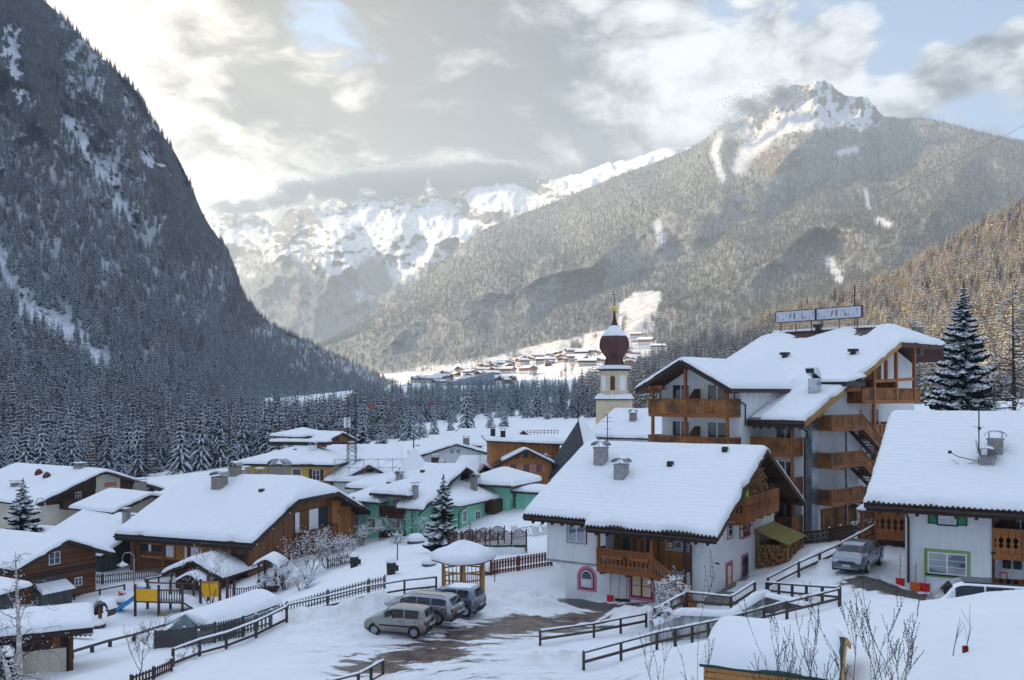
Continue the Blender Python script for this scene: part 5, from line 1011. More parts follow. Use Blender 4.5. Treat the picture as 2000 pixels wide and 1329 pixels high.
chimney(A, -3.5, 7.5, 1, 2.9, 1.4, .9, 'concrete', 'slab'); chimney(A, -8, 2.0, -1, .9, 1.0, .9, 'brick_grey', 'slab')
for a, b in ((-8.5, 5.2), (-5.8, 4.6)): z = float(rfA(0, b)); MB().lathe([(.5, 0), (.5, .5), (.3, .85), (.02, 1.0)], 10, (a, b, z)).build('roof_vent', 'copper_red', A, True)
rebase(A, -5.2)
h = Fr(225, 92, 31); A = h.root('low_house', 'low cream house with snowy roof and square chimney in front of the wide chalet'); simple_house(A, -5.6, 0, 0, 7.5, -8, .25, .30, 'y', .9, 'cream_plaster', T=.38, seed=53); chimney(A, -3.0, 5.2, .8, 2.3, .9, .8, 'brick_grey', 'slab'); m = MB().tube([(-4.0, 6, .5), (-4.0, 6, 2.6)], .025).tube([(-4.9, 6, 2.2), (-3.0, 6, 2.35)], .015).tube([(-4.6, 6, 1.9), (-3.4, 6, 1.95)], .015); m.build('antenna_mast', 'metal_dark', A); rebase(A, -5)
h = Fr(287, 88, 25); A = h.root('flat_roofed_house', 'low dark house with thick snow on its flat roof and a brick chimney'); MB().box(-5, 0, -8, 0, 4, -1.5).build('wall', 'dark_wood', A); roof_slab(A, [-5.4, .5], [-.5, 4.5], lambda x, y: -1.3+0*x+.03*y, .18); snow_on(A, -5.4, .5, -.5, 4.5, lambda x, y: -1.3+0*x+.03*y, .42, .4, seed=55); chimney(A, -.6, .8, -1.3, .05, .75, .7, 'brick_grey', 'slab'); chimney(A, -2.7, 1.0, -1.3, -.5, .7, .6, 'concrete', 'slab'); rebase(A, -5)
h = Fr(200, 84, 24); A = h.root('barn', 'weathered grey timber barn with a single long snowy roof next to the farmhouse'); simple_house(A, -9, 0, 0, 12, -8, -2.75, .42, 'y', .7, 'grey_wood', T=.36, seed=57); chimney(A, -1.5, 4.2, -1.2, .3, .55, .55, 'concrete', 'slab'); MB().box(.0, 1.5, -6.2, .05, 6.5, -5.2).build('opening_shade', 'metal_dark', A)  # dark sheet on the barn wall stands for shade in the opening
rebase(A, -5)
h = Fr(122, 90, 28); A = h.root('shed', 'small snow-covered shed between the barn and the wide chalet'); simple_house(A, -7, 0, 0, 5, -8, -2.9, .2, 'y', .6, 'dark_wood', T=.45, seed=59); rebase(A, -5)
h = Fr(42, 72, 30); A = h.root('log_cabin', 'dark brown log cabin with a small white window beside the globe street lamp'); simple_house(A, -9, 0, 0, 6.6, -8, -1.45, .40, 'y', 1.1, 'brown_wood_lying', T=.38, seed=61); window(A, 'R', 0, 2.3, -2.15, 3.3, -1.1, 'white_paint', cols=2, rows=2); MB().box(-.03, -.03, -3.0, .04, 6.63, -2.6).build('log_beam', 'dark_wood_lying', A)
m = MB(); m.beam((.75, 2.2, -3.75), (.0, 2.2, -3.1), 2.8, .08, (.6, 0, 1)); m.build('lean_to_roof', 'grey_wood', A); MB().box(0, .9, -8, 1.3, 3.5, -4.1).build('lean_to', 'grey_wood', A); snow_on(A, .35, 1.5, .9, 3.6, lambda x, y: -3.6-.45*(x-.35)+0*y, .3, .2, 'snow', 'lean_to_snow'); window(A, 'R', 0, 4.6, -4.3, 5.3, -3.6, 'white_paint'); rebase(A, -5)
h = Fr(-80, 66, 12); A = h.root('hut', 'snow-covered hut half hidden by the birch at the picture edge, above the picket fence'); simple_house(A, -6, 2.0, 0, 3.0, -8, -2.7, .10, 'x', .9, 'grey_wood', T=.4, seed=63); rebase(A, -5)
# hut in the near corner
h = Fr(140, 47, -26); A = h.root('garden_kiosk', 'cream and brown garden kiosk with deep snow on its wide eaves behind the birch', 'kiosk')
MB().box(-7.5, 0, -3, 0, 2.4, -.2).build('wall', 'dark_wood', A); MB().box(-7.5, -.06, -3, -.25, -.002, -1.25).build('cream_panel', 'cream_plaster', A); MB().box(-.12, -.14, -3, .08, .04, 0).build('corner_post', 'brown_wood', A); MB().box(-.9, -.05, -1.25, -.55, -.002, 0).build('post', 'brown_wood', A)
roof_slab(A, [-8.5, 1.0], [-.9, 2.8], lambda x, y: -.12+.06*(y+1.1)+0*x, .34, 'roof_beam'); snow_on(A, -8.5, 1.0, -.9, 2.8, lambda x, y: -.12+.06*(y+1.1)+0*x, .42, .25, 'snow', seed=65)
roof_slab(A, [-8, -2.6], [-4.2, -1.3], lambda x, y: -.75+0*x+.05*y, .36, 'roof_beam', 'porch_roof'); snow_on(A, -8, -2.6, -4.2, -1.3, lambda x, y: -.75+0*x+.05*y, .42, .25, 'snow', 'porch_snow', seed=66); MB().box(-2.95, -4.0, -3.5, -2.65, -3.7, -1.0).build('post', 'brown_wood', A)
pipe(A, [(-.2, -1.1, -.3), (-.16, -.2, -.5), (-.16, -.2, -2.6)], .05); rebase(A, -2.6)
# yellow house
h = Fr(645, 118, 10); A = h.root('yellow_house', 'ochre yellow house with red quoins behind the farmhouse roof'); MB().box(-12, 0, -8, 0, 11, 2.6).build('wall', 'yellow_plaster', A); f = hip(-12.8, .8, -.8, 12, 2.75, .30); roof_slab(A, np.linspace(-12.8, .8, 20), np.linspace(-.8, 12, 12), f, .2); snow_on(A, -12.8, .8, -.8, 12, f, .40, .4, seed=67); gutter(A, (-12.8, -.9, 2.5), (.8, -.9, 2.5))
for i in range(9): MB().box(-.55 if i % 2 else -.8, -.03, -2+i*.5, .03, .0, -1.52+i*.5).build('quoin', 'mural_pink', A)
for s in (-8.3, -2.5): window(A, 'F', 0, s, .6, s+1.1, 2.0, 'white_paint', shut='dark_wood', sw=.42, sill='white_paint')
window(A, 'F', 0, -5.2, .95, -4.1, 2.0, 'brown_wood', trim='white_paint', tw=.12); chimney(A, -3.8, 3.3, 3.5, 5.0, .8, .8, 'white_plaster'); MB().box(-6.6, 3.3, 3.9, -6.2, 3.7, 4.5).build('roof_vent', 'copper_red', A); roof_slab(A, [-11, -2.5], [5, 7], lambda x, y: 5.4+0*x, .5); snow_on(A, -11, -2.5, 5, 7, lambda x, y: 5.4+0*x, .35, .4, seed=68); m = MB().tube([(-11.0, 3, 3), (-11.0, 3, 6)], .025).tube([(-11.7, 3, 5.3), (-9.5, 3, 5.9)], .015); m.build('antenna_mast', 'metal_dark', A); rebase(A, -1)
# chalet above it
h = Fr(632, 165, 38); A = h.root('chalet', 'three-storey chalet with wooden gable and two dark balconies at the foot of the forest'); D_ = h.b(690)
simple_house(A, -8, 0, 0, D_, -6, 3.3, .42, 'y', 1.1, 'white_plaster', 'orange_wood', 1.9, .36, .5, seed=71); balcony(A, 'R', 0, 1.5, D_-2.5, 2.0, 1.0, 1.0, 'dark_wood', 'dark_wood'); balcony(A, 'R', 0, .2, D_-.3, -.9, 1.1, 1.0, 'dark_wood', 'dark_wood')
for b in np.linspace(2, D_-3, 5): window(A, 'R', .0, b, .1, b+.8, 1.2, 'white_paint', shut='red_paint', sw=.35)
for b in np.linspace(3, D_-5, 3): window(A, 'R', .04, b, 3.2, b+.8, 4.1, 'red_paint')
for b in np.linspace(1.5, D_-3, 4): window(A, 'R', 0, b, -2.8, b+.9, -1.8, 'white_paint')
MB().box(-9, -2, -6, -5, 3, 4.0).build('stair_tower', 'cream_plaster', A); window(A, 'F', -2, -7.8, 1.2, -6.3, 3.8, 'blue_paint', 'blue_glass', cols=1, rows=3); f = hip(-12, -4, -3, 6, 4.1, .3); roof_slab(A, np.linspace(-12, -4, 6), np.linspace(-3, 6, 6), f, .2); snow_on(A, -12, -4, -3, 6, f, .4, .5, seed=72); rebase(A, -.6)
# house with white balcony behind the crane
h = Fr(690, 128, -8); A = h.root('small_house', 'brown and white house with green shutters behind the green crane'); MB().box(-3, 0, -5, 6, 9, 2.2).build('wall', 'white_plaster', A); MB().box(-3.04, -.06, .3, 6.04, -.0, 2.2).build('timber_cladding', 'brown_wood', A); rr = Roof('y', 4.5, 4.3, .38); roof_slab(A, [-4, 7], [-1, 4.5, 10], rr); snow_on(A, -4, 7, -1, 10, rr.soft(), .4, .4, seed=73)
for s in (-2.4, -.2, 2.0): window(A, 'F', .06, s-.0, .9, s+1.1, 1.75, 'white_paint'); window(A, 'F', 0, s, -2.9, s+.9, -1.5, 'white_paint', shut='dark_green_paint', sw=.4)
roof_slab(A, [-3.2, 6.2], [-1.8, -.1], lambda x, y: -.3+.12*(y+1.8)+0*x, .2); snow_on(A, -3.2, 6.2, -1.8, -.1, lambda x, y: -.3+.12*(y+1.8)+0*x, .3, .4, seed=74); chimney(A, -.3, 2.4, 3.3, 4.6, 1.2, .9, 'white_plaster', 'slab'); rebase(A, -2)
# orange scaffolded gable
h = Fr(763, 118, -4); A = h.root('scaffolded_house', 'snowy house with an orange timber gable inside light scaffolding'); simple_house(A, -5.5, 0, 0, 10, -5, 1.2, .55, 'x', .8, 'orange_wood', T=.4, seed=75); MB().box(-3.1, -.04, 1.5, -2.2, 0, 2.2).build('gable_window', 'dark_wood', A); rebase(A, -2)
sc = thing('scaffolding', 'light metal scaffolding standing round the orange timber gable', 'scaffolding'); place_as(sc, A, (0, 0, 2)); sc.location.z = 0; m = MB()
for x in np.linspace(-7.2, 2.2, 6):
    for y in (-1.3, -.4): m.tube([(x, y, -3), (x, y, 3.6)], .02, 4)
for z in (.6, 2.4, 3.5): m.tube([(-7.2, -1.3, z), (2.2, -1.3, z)], .02, 4).tube([(-7.2, -.4, z), (2.2, -.4, z)], .02, 4)
for i in range(5): x = -7.2+i*1.88; m.tube([(x, -1.3, 2.4), (x+1.88, -1.3, 3.5)], .018, 4).tube([(x, -1.3, .6), (x+1.88, -1.3, 2.4)], .018, 4)
m.build('tubes', 'metal_grey', sc)
# crane
cx, cyy = xy(687, 122); A = thing('crane', 'slender green lattice crane mast rising in front of the forest edge', 'crane', (cx, cyy, -2)); m = MB(); w = .55; Hc = 14.0
for sx in (-w, w):
    for sy in (-w, w): m.tube([(sx, sy, 0), (sx, sy, Hc)], .045, 4)
for i in range(24):
    z = i*Hc/24; e = Hc/24
    for sx, sy, tx, ty in ((-w, -w, w, -w), (w, -w, w, w), (w, w, -w, w), (-w, w, -w, -w)): m.tube([(sx, sy, z), (tx, ty, z+e)], .028, 4)
m.build('mast', 'metal_dark', A); m = MB().box(-1.2, -1.2, 0, 1.2, 1.2, 2.6); m.build('base_frame', 'dark_green_paint', A); MB().box(-1.0, -.5, Hc-4.6, -.2, .3, Hc-3.2).build('cab', 'white_paint', A)
m = MB()
for y, z in ((-.3, 0), (.3, 0), (0, .5)): m.tube([(0, y, Hc-1.6+z), (14, y*.6, Hc-1.2+z*.4)], .022, 4)
for i in range(26): x = i*.53; m.tube([(x, -.3, Hc-1.6), (x+.27, 0, Hc-1.1), (x+.53, -.3, Hc-1.6)], .014, 4)
m.build('jib', 'metal_dark', A); MB().box(2.2, -.25, Hc-1.9, 2.9, .25, Hc-1.65).build('trolley', 'red_plastic', A); MB().box(10.2, -.06, Hc-1.45, 11.1, .06, Hc-1.25).build('jib_sign', 'red_plastic', A)
# white gabled house, its annexe, the orange house
h = Fr(822, 140, -12); A = h.root('white_gabled_house', 'long white house with low gable and two small windows behind the pointed turret'); simple_house(A, 0, 11.0, 0, 12, -5, 2.5, .30, 'x', .9, 'white_plaster', T=.36, seed=77); wins(A, 'F', 0, [(4.6, 2.6, .6, .7), (5.6, 2.6, .6, .7)], frame='white_paint'); MB().box(9.3, -.06, .2, 10.3, 0, 1.4).build('blue_sign', 'blue_paint', A); chimney(A, 7.4, 1.5, 3, 4.9, .9, .9, 'brick_grey', 'slab'); rebase(A, -1)
h = Fr(893, 175, 24); A = h.root('snowy_house', 'house under a broad snow-white roof behind the white gabled house'); simple_house(A, -2, 10, 0, 14, -5, 2.4, .34, 'y', 1, 'cream_plaster', T=.4, seed=79); rebase(A, 0)
h = Fr(940, 122, 14); A = h.root('white_annexe', 'small white annexe with snowy roof leaning on the orange timber house'); simple_house(A, -3.2, 1.2, 0, 6, -5, 2.1, .36, 'y', .7, 'white_plaster', T=.34, seed=81); pipe(A, [(-2.8, -.8, 1.9), (-2.8, -.1, 1.4), (-2.8, -.1, -4)], .06); rebase(A, -1)
h = Fr(978, 112, -6); A = h.root('orange_timber_house', 'bright orange timber house with three shuttered windows beside the slate choir roof'); LX = h.a(1078)
simple_house(A, 0, LX, 0, 10, -6, 1.75, .50, 'x', .75, 'orange_wood', T=.0, seed=83); rr = Roof('x', LX/2, 1.75+.5*LX/2, .5); snow_on(A, .3, LX+.6, .6, 10, rr.soft(), .3, .4, 'roof_snow_x', seed=83)
MB().box(-.9, 3.2, 1, LX+1.5, 11, 4.1).build('dormer', 'orange_wood', A); roof_slab(A, [-1.6, LX+2.4], [2.6, 12], lambda x, y: 4.2+.03*y-.05*x, .2); snow_on(A, -1.6, LX+2.4, 2.6, 12, lambda x, y: 4.2+.03*y-.05*x, .34, .4, seed=84)
wins(A, 'F', 0, [(1.2, .5, .75, .95), (2.85, .5, .75, .95), (4.5, .5, .7, .95)], frame='brown_wood', shut='mural_pink', sw=.36); wins(A, 'F', 0, [(1.9, 2.3, .42, .5), (2.85, 2.4, .6, .7), (3.9, 2.25, .42, .5)], frame='brown_wood', sill='brown_wood'); m = MB()
for s in (.02, 1.05, 2.4, 3.75, 5.0, LX-.2): m.box(s, -.04, -4, s+.15, -.0, 1.9)
m.build('battens', 'orange_wood', A); chimney(A, -.4, 7, 4.2, 5.6, .6, .6, 'metal_dark', 'slab'); chimney(A, .8, 5.5, 4.2, 5.4, .6, .6, 'metal_dark', 'slab'); rebase(A, -.5); A.location.z += 1.7
h = Fr(900, 118, 32); A = h.root('dark_gabled_house', 'snowy-roofed house with a dark open gable in front of the white gabled house'); simple_house(A, -13, 0, 0, h.b(932), -5, -.1, .62, 'y', .9, 'dark_wood', T=.4, seed=85); rebase(A, -1.5)
h = Fr(790, 115, 15); A = h.root('roof_house', 'house hidden but for its wide snowy roof behind the green house'); simple_house(A, -10, 8, 0, 12, -5, .9, .26, 'y', .9, 'white_plaster', T=.42, seed=87); chimney(A, 4.6, 1.2, 1.6, 3.0, .7, .7, 'white_plaster'); chimney(A, 2, 6, 2, 3.4, .9, .6, 'dark_wood', 'slab'); rebase(A, -1.5)
h = Fr(705, 108, 22); A = h.root('roof_house', 'low house showing only a snowy hipped roof next to the foot of the crane'); MB().box(-1, 0, -5, 9, 9, .6).build('wall', 'cream_plaster', A); f = hip(-1.8, 9.8, -.8, 10, .75, .3); roof_slab(A, np.linspace(-1.8, 9.8, 10), np.linspace(-.8, 10, 10), f, .2); snow_on(A, -1.8, 9.8, -.8, 10, f, .45, .4, seed=89); rebase(A, -2)
# turret with the tiled edge
x, y = xy(808, 104); A = thing('turret_roof', 'pointed snowy turret roof with one edge of red tiles', 'turret', (x, y, 2.2)); f = lambda X, Y: 3.6-1.55*np.maximum(np.abs(X), np.abs(Y)); roof_slab(A, np.linspace(-1.9, 1.9, 15), np.linspace(-1.9, 1.9, 15), f, .2, 'red_tile'); P = lambda tf: None
snow_on(A, -1.4, 1.9, -1.9, 1.9, f, .14, .2, 'snow', 'turret_snow'); MB().tube([(0, 0, 3.4), (0, 0, 4.4), (0, 0, 5.6)], [.10, .07, .02]).build('spike', 'metal_dark', A); MB().box(-1.4, -1.4, -3.5, 1.4, 1.4, .7).build('turret_wall', 'white_plaster', A)
for i, (u, v, Y, w, lab, mt) in enumerate(((820, 872, 210, 9, 'small wooden house with a brown gable at the forest edge', 'brown_wood'), (1012, 880, 165, 10, 'snowy-roofed house in the meadow behind the orange timber house', 'cream_plaster'), (860, 880, 150, 7, 'small snow-covered house left of the long white house', 'white_plaster'), (960, 882, 190, 9, 'house with a snowy roof and aerials near the meadow spruces', 'brown_wood'), (1120, 866, 175, 12, 'low wooden house with many aerials in front of the church tower', 'brown_wood'), (735, 905, 140, 6, 'small house with a red dormer behind the scaffolding', 'cream_plaster'), (1000, 868, 240, 8, 'tiny red-brown house beside the meadow fence', 'brown_wood'))):
    h = Fr(u, Y, (20, -15, 25, -20, 28, 10, -30)[i]); A = h.root('village_house', lab); zt = CAMZ-(v-HOR)/FPX*Y; simple_house(A, -w/2, w/2, 0, w*.9, zt-6, zt-1.4, .38, 'x' if i % 2 == 0 else 'y', .8, mt, T=.38, seed=90+i); window(A, 'F', 0, -.6, zt-2.9, .4, zt-1.9); rebase(A, zt-4)
h = Fr(342, 100, 30); A = h.root('village_house', 'snow-covered house peeping over the farmhouse roof on its left'); simple_house(A, -3, 5, 0, 8, -5, .2, .34, 'y', .8, 'brown_wood', T=.4, seed=98); chimney(A, 1, 2, .4, 2.2, .8, .8, 'white_plaster'); rebase(A, -3)
h = Fr(560, 150, 14); A = h.root('village_house', 'small snowy roof between the yellow house and the three-storey chalet'); simple_house(A, -4, 6, 0, 8, -5, .8, .3, 'y', .8, 'dark_wood', T=.4, seed=99); rebase(A, -2)
# ---- church
x, y = xy(1200, 164); A = thing('church_tower', 'ochre church tower with a dark red onion dome and gold ball', 'church tower', (x, y, 3), -R(14)); hw = 2.95
MB().box(-hw, -hw, -4, hw, hw, 7.9).build('lower_stage', 'church_plaster', A); MB().box(-hw-.10, -hw-.10, 1.65, hw+.10, hw+.10, 1.85).build('string_course', 'dark_tile', A)
MB().box(-hw-.28, -hw-.28, 7.9, hw+.28, hw+.28, 8.1).build('cornice', 'dark_tile', A); MB().lathe([(2.75, 8.0), (2.62, 8.3), (2.62, 13.2), (2.5, 13.3)], 8, (0, 0, 0), True).build('belfry', 'church_plaster', A)
sn = snow_on(A, -hw-.2, hw+.2, -hw-.2, hw+.2, lambda X, Y: 8.1+np.clip(.9-.9*np.abs(np.abs(X)-hw*.0)/hw-.0, 0, 1)*0+np.clip(np.maximum(np.abs(X), np.abs(Y))-2.2, -9, 9)*0+np.where(np.abs(np.abs(X)-np.abs(Y)) < 1.6, .55, 0)*0+X*0, .8, .3, 'snow', 'cornice_snow', seed=4)
MB().lathe([(2.6, 13.2), (3.2, 13.35), (3.2, 13.55), (2.2, 14.0)], 8, (0, 0, 0), True).build('belfry_eave', 'dark_tile', A); MB().lathe([(3.26, 13.55), (3.22, 13.72), (2.3, 14.25), (1.9, 14.25)], 8, (0, 0, 0), True).build('eave_snow', 'snow', A)
prof = [(2.1, 14.1), (1.85, 14.45), (1.62, 15.1), (1.55, 15.7), (1.85, 16.1), (2.45, 16.8), (2.72, 17.5), (2.76, 18.1), (2.62, 18.9), (2.3, 19.6), (1.75, 20.3), (1.15, 20.9), (.62, 21.5), (.36, 22.2), (.22, 23.0), (.10, 24.2)]
MB().lathe(prof, 8, (0, 0, 0), True).build('onion_dome', 'copper_red', A); m = MB()
for j in range(8):
    t = math.pi*2*(j+.5)/8; m.tube([(r*math.cos(t), r*math.sin(t), z) for r, z in prof], .06, 4)
m.build('dome_ribs', 'copper_red', A)
for i in range(14): z = 15.9+i*.28; 
MB().lathe([(2.30, 19.55), (2.36, 19.65), (2.2, 19.85), (1.85, 20.35), (1.25, 20.95), (.75, 21.45), (.5, 21.6)], 8, (0, 0, 0), True).build('dome_snow', 'snow', A)
MB().lathe([(.02, 24.1), (.34, 24.3), (.42, 24.6), (.34, 24.9), (.02, 25.1)], 10).build('gold_ball', 'gold', A, True); m = MB().tube([(0, 0, 25), (0, 0, 28)], .05, 4).tube([(-.45, 0, 27.2), (.45, 0, 27.2)], .05, 4); m.build('cross', 'metal_dark', A)
def arch(root, M, w, z0, z1, mat, name, d=.06):
    n = 9; poly = [(-w/2, z0), (w/2, z0)]+[(w/2*math.cos(t), z1-w/2+w/2*math.sin(t)) for t in np.linspace(0, math.pi, n)]; return MB().prism(poly, lambda s, z: tuple(M@Vector((s, -d, z))), lambda s, z: tuple(M@Vector((s, .05, z)))).build(name, mat, root)
for j in range(8):
    M = Matrix.Rotation(j*math.pi/4, 4, 'Z')@Matrix.Translation((0, -2.62*math.cos(math.pi/8), 0)); a_ = arch(A, M, 1.1 if j % 2 == 0 else 1.25, 9.6, 12.5, 'church_plaster' if j % 2 == 0 else 'white_plaster', 'belfry_arch', .05); 
    if j % 2 == 0: arch(a_, M, .85, 9.7, 12.3, 'copper_red', 'sound_opening', .08)
    g2 = MB().prism([(-1.0, 8.1), (1.0, 8.1), (0, 9.1)], lambda s, z: tuple(M@Vector((s, -.75, z))), lambda s, z: tuple(M@Vector((s, .1, z)))).build('small_gable', 'snow', A)
for j in range(2):
    M = Matrix.Rotation(j*math.pi/2, 4, 'Z')@Matrix.Translation((0, -hw, 0))
    for s in (-.58, .58): a_ = arch(A, M@Matrix.Translation((s-.3, 0, 0)), 1.0, 2.0, 4.6, 'copper_red', 'twin_arch', .03)
# remains of the painted inscription and sundial hours in an arc over the twin opening
m = MB(); q = random.Random(3)
for i in range(9): t = 2.2-i*.19; cx_, cz_ = -.2+2.4*math.cos(t)*.95, 3.3+2.2*math.sin(t); m.box(cx_-.06, -hw-.02, cz_-.18, cx_+.06+.05*(i % 2), -hw-.001, cz_+.16)
m.beam((-1.6, -hw-.02, 6.0), (1.0, -hw-.02, 7.0), .03, .03); m.beam((1.5, -hw-.02, 5.6), (1.9, -hw-.02, 5.0), .04, .06); m.build('sundial_marks', 'dark_tile', A)
# church choir with steep slate roof
h = Fr(1128, 112, 6); A = h.root('church_choir', 'steep slate and snow choir roof of the church behind the white house', 'church'); ap = (-0.0, 2.2, 9.3)
e0 = [h.a(1052), h.a(1112)]; m = MB(); zb_ = 1.4; ring = [(-4.6, 1.5), (-2.6, -1.6), (1.6, -2.2), (4.6, 1.5), (4.6, 6), (-4.6, 6)]
ring = [(x_*1.0, y_) for x_, y_ in ring]; vs = [(x_, y_, zb_) for x_, y_ in ring]+[(0, 2.2, 8.6), (.2, 14, 8.9), (4.8, 14, zb_), (-4.8, 14, zb_)]
m.add(vs, [(0, 1, 6), (1, 2, 6), (2, 3, 6), (0, 6, 7, 9), (0, 9, 8, 3, 2, 1)]); m.build('slate_roof', 'slate', A); m2 = MB(); o = .12; m2.add([(4.65, 1.3, zb_+.02), (.05, 2.15, 8.75), (.25, 14, 9.05), (4.9, 14, zb_+.1), (1.75, -2.1, zb_+.1)], [(0, 3, 2, 1), (4, 0, 1)]); m2.build('roof_snow', 'snow', A)
MB().prism([(x_*.9, y_*.9+.3) for x_, y_ in ring], lambda a, b: (a, b, -4), lambda a, b: (a, b, zb_-.05)).build('wall', 'church_plaster', A); MB().tube([(0, 2.2, 8.5), (0, 2.2, 10.2)], .06).build('finial', 'metal_dark', A); m = MB()
for s_ in range(5): m.lathe([(.01, -.06), (.09, 0), (.01, .06)], 6, (-4.6+4.5*s_/5, 1.3, zb_+1.2+s_*1.2))
rebase(A, 0)
h = Fr(1222, 128, 34); A = h.root('snow_roofed_house', 'house with a wide snowy roof, brick chimney and blue skylight beside the hotel'); rr = simple_house(A, -5, 9, 0, 16, -5, 6.2, .42, 'y', 1, 'white_plaster', T=.42, seed=101); chimney(A, -.6, 3.6, 6.8, 9.2, .9, .7, 'brick_grey'); m = MB(); m.beam((4.2, 5.0, 8.3), (4.2, 7.6, 9.4), 3.0, .1); m.build('skylight', 'blue_paint', A); rebase(A, 2)
# meadow fence far behind
A = thing('meadow_fence', 'long thin post-and-rail fence crossing the snowfield below the spruces', 'fence', on_ground(900, 235)); px_ = [on_ground(u, 235)-A.location for u in np.linspace(990, 1090, 16)]; m = MB()
for p in px_: m.tube([p+Vector((0, 0, -.3)), p+Vector((0, 0, 1.3))], .07, 4)
m.tube([p+Vector((0, 0, 1.1)) for p in px_], .05, 4).tube([p+Vector((0, 0, .6)) for p in px_], .05, 4); m.build('rails', 'rail_wood', A)

# ---- the sunlit village far down the valley: four house shapes, copied
FARP = []
for i, (w, d, hgt, wl, up) in enumerate(((13, 12, 6, 'cream_plaster', 'brown_wood'), (18, 12, 8, 'white_plaster', 'orange_wood'), (11, 10, 5, 'brown_wood', 'brown_wood'), (22, 13, 7, 'cream_plaster', 'dark_wood'))):
    A = thing('distant_house', ('cream and brown', 'white and orange-timbered', 'small all-brown', 'long cream')[i]+' snow-roofed house in the sunlit village far down the valley', 'house', (0, 0, 0), 0, 'houses of the far village'); simple_house(A, -w/2, w/2, -d/2, d/2, -4, hgt, .40, 'y' if i % 2 else 'x', 1.2, wl, up, hgt*.6, .7, 1.5, seed=110+i)
    m = MB()
    for z in np.arange(1.2, hgt-1, 2.8):
        for s in np.arange(-w/2+1.5, w/2-1.5, 2.6): m.box(s, -d/2-.09, z, s+1.2, -d/2-.0, z+1.3)
    m.build('window_row', 'window_glass', A); FARP.append(A)
q = random.Random(17); FV = []
for (u0, u1, v0, v1, Y0, Y1, n) in ((815, 1000, 728, 752, 1250, 880, 44), (940, 1190, 716, 738, 1450, 1050, 66), (1080, 1180, 705, 722, 1650, 1400, 16), (1215, 1300, 700, 742, 1350, 1000, 26), (880, 960, 735, 757, 1000, 840, 8)):
    for i in range(n): FV.append((q.uniform(u0, u1), q.uniform(Y1, Y0)))
for i, (u, Y) in enumerate(FV):
    s = FARP[i % 4]; x, y = xy(u, Y); k_ = q.uniform(.7, 1.05); p = (x, y, gz(x, y)-.5)
    if i < 4: s.location = p; s.rotation_euler = (0, 0, q.uniform(-.8, .8)); s.scale = (k_,)*3
    else: clone(s, None, p, q.uniform(-.9, .9), k_)
x, y = xy(905, 850); A = thing('sports_hall', 'dark grey hall with a long slanting roof in front of the far village', 'hall', (x, y, gz(x, y)-4), .25); MB().prism([(-28, 0), (28, 0), (28, 17), (-28, 3.5)], lambda a, z: (a, -10, z), lambda a, z: (a, 12, z)).build('wall', 'duct_metal', A); MB().box(6, -10.2, 2, 27, -10.0, 9).build('glazing', 'blue_glass', A)
for u, v, Y, s_, lb in ((1262, 668, 1450, 1.3, 'big sunlit hotel-like house on the far slope beside the ski run'), (1285, 676, 1400, 1.0, 'sunlit pale house below the largest one on the far slope'), (1243, 654, 1600, 1.1, 'pale house high up under the dark conifers of the far slope'), (1232, 715, 1150, 1.0, 'dark gabled house with snowy roof right of the onion dome')):
    p = at(u, v+8, Y); clone(FARP[1 if s_ > 1.05 else 3], None, p, q.uniform(-.5, .3), s_, lb)
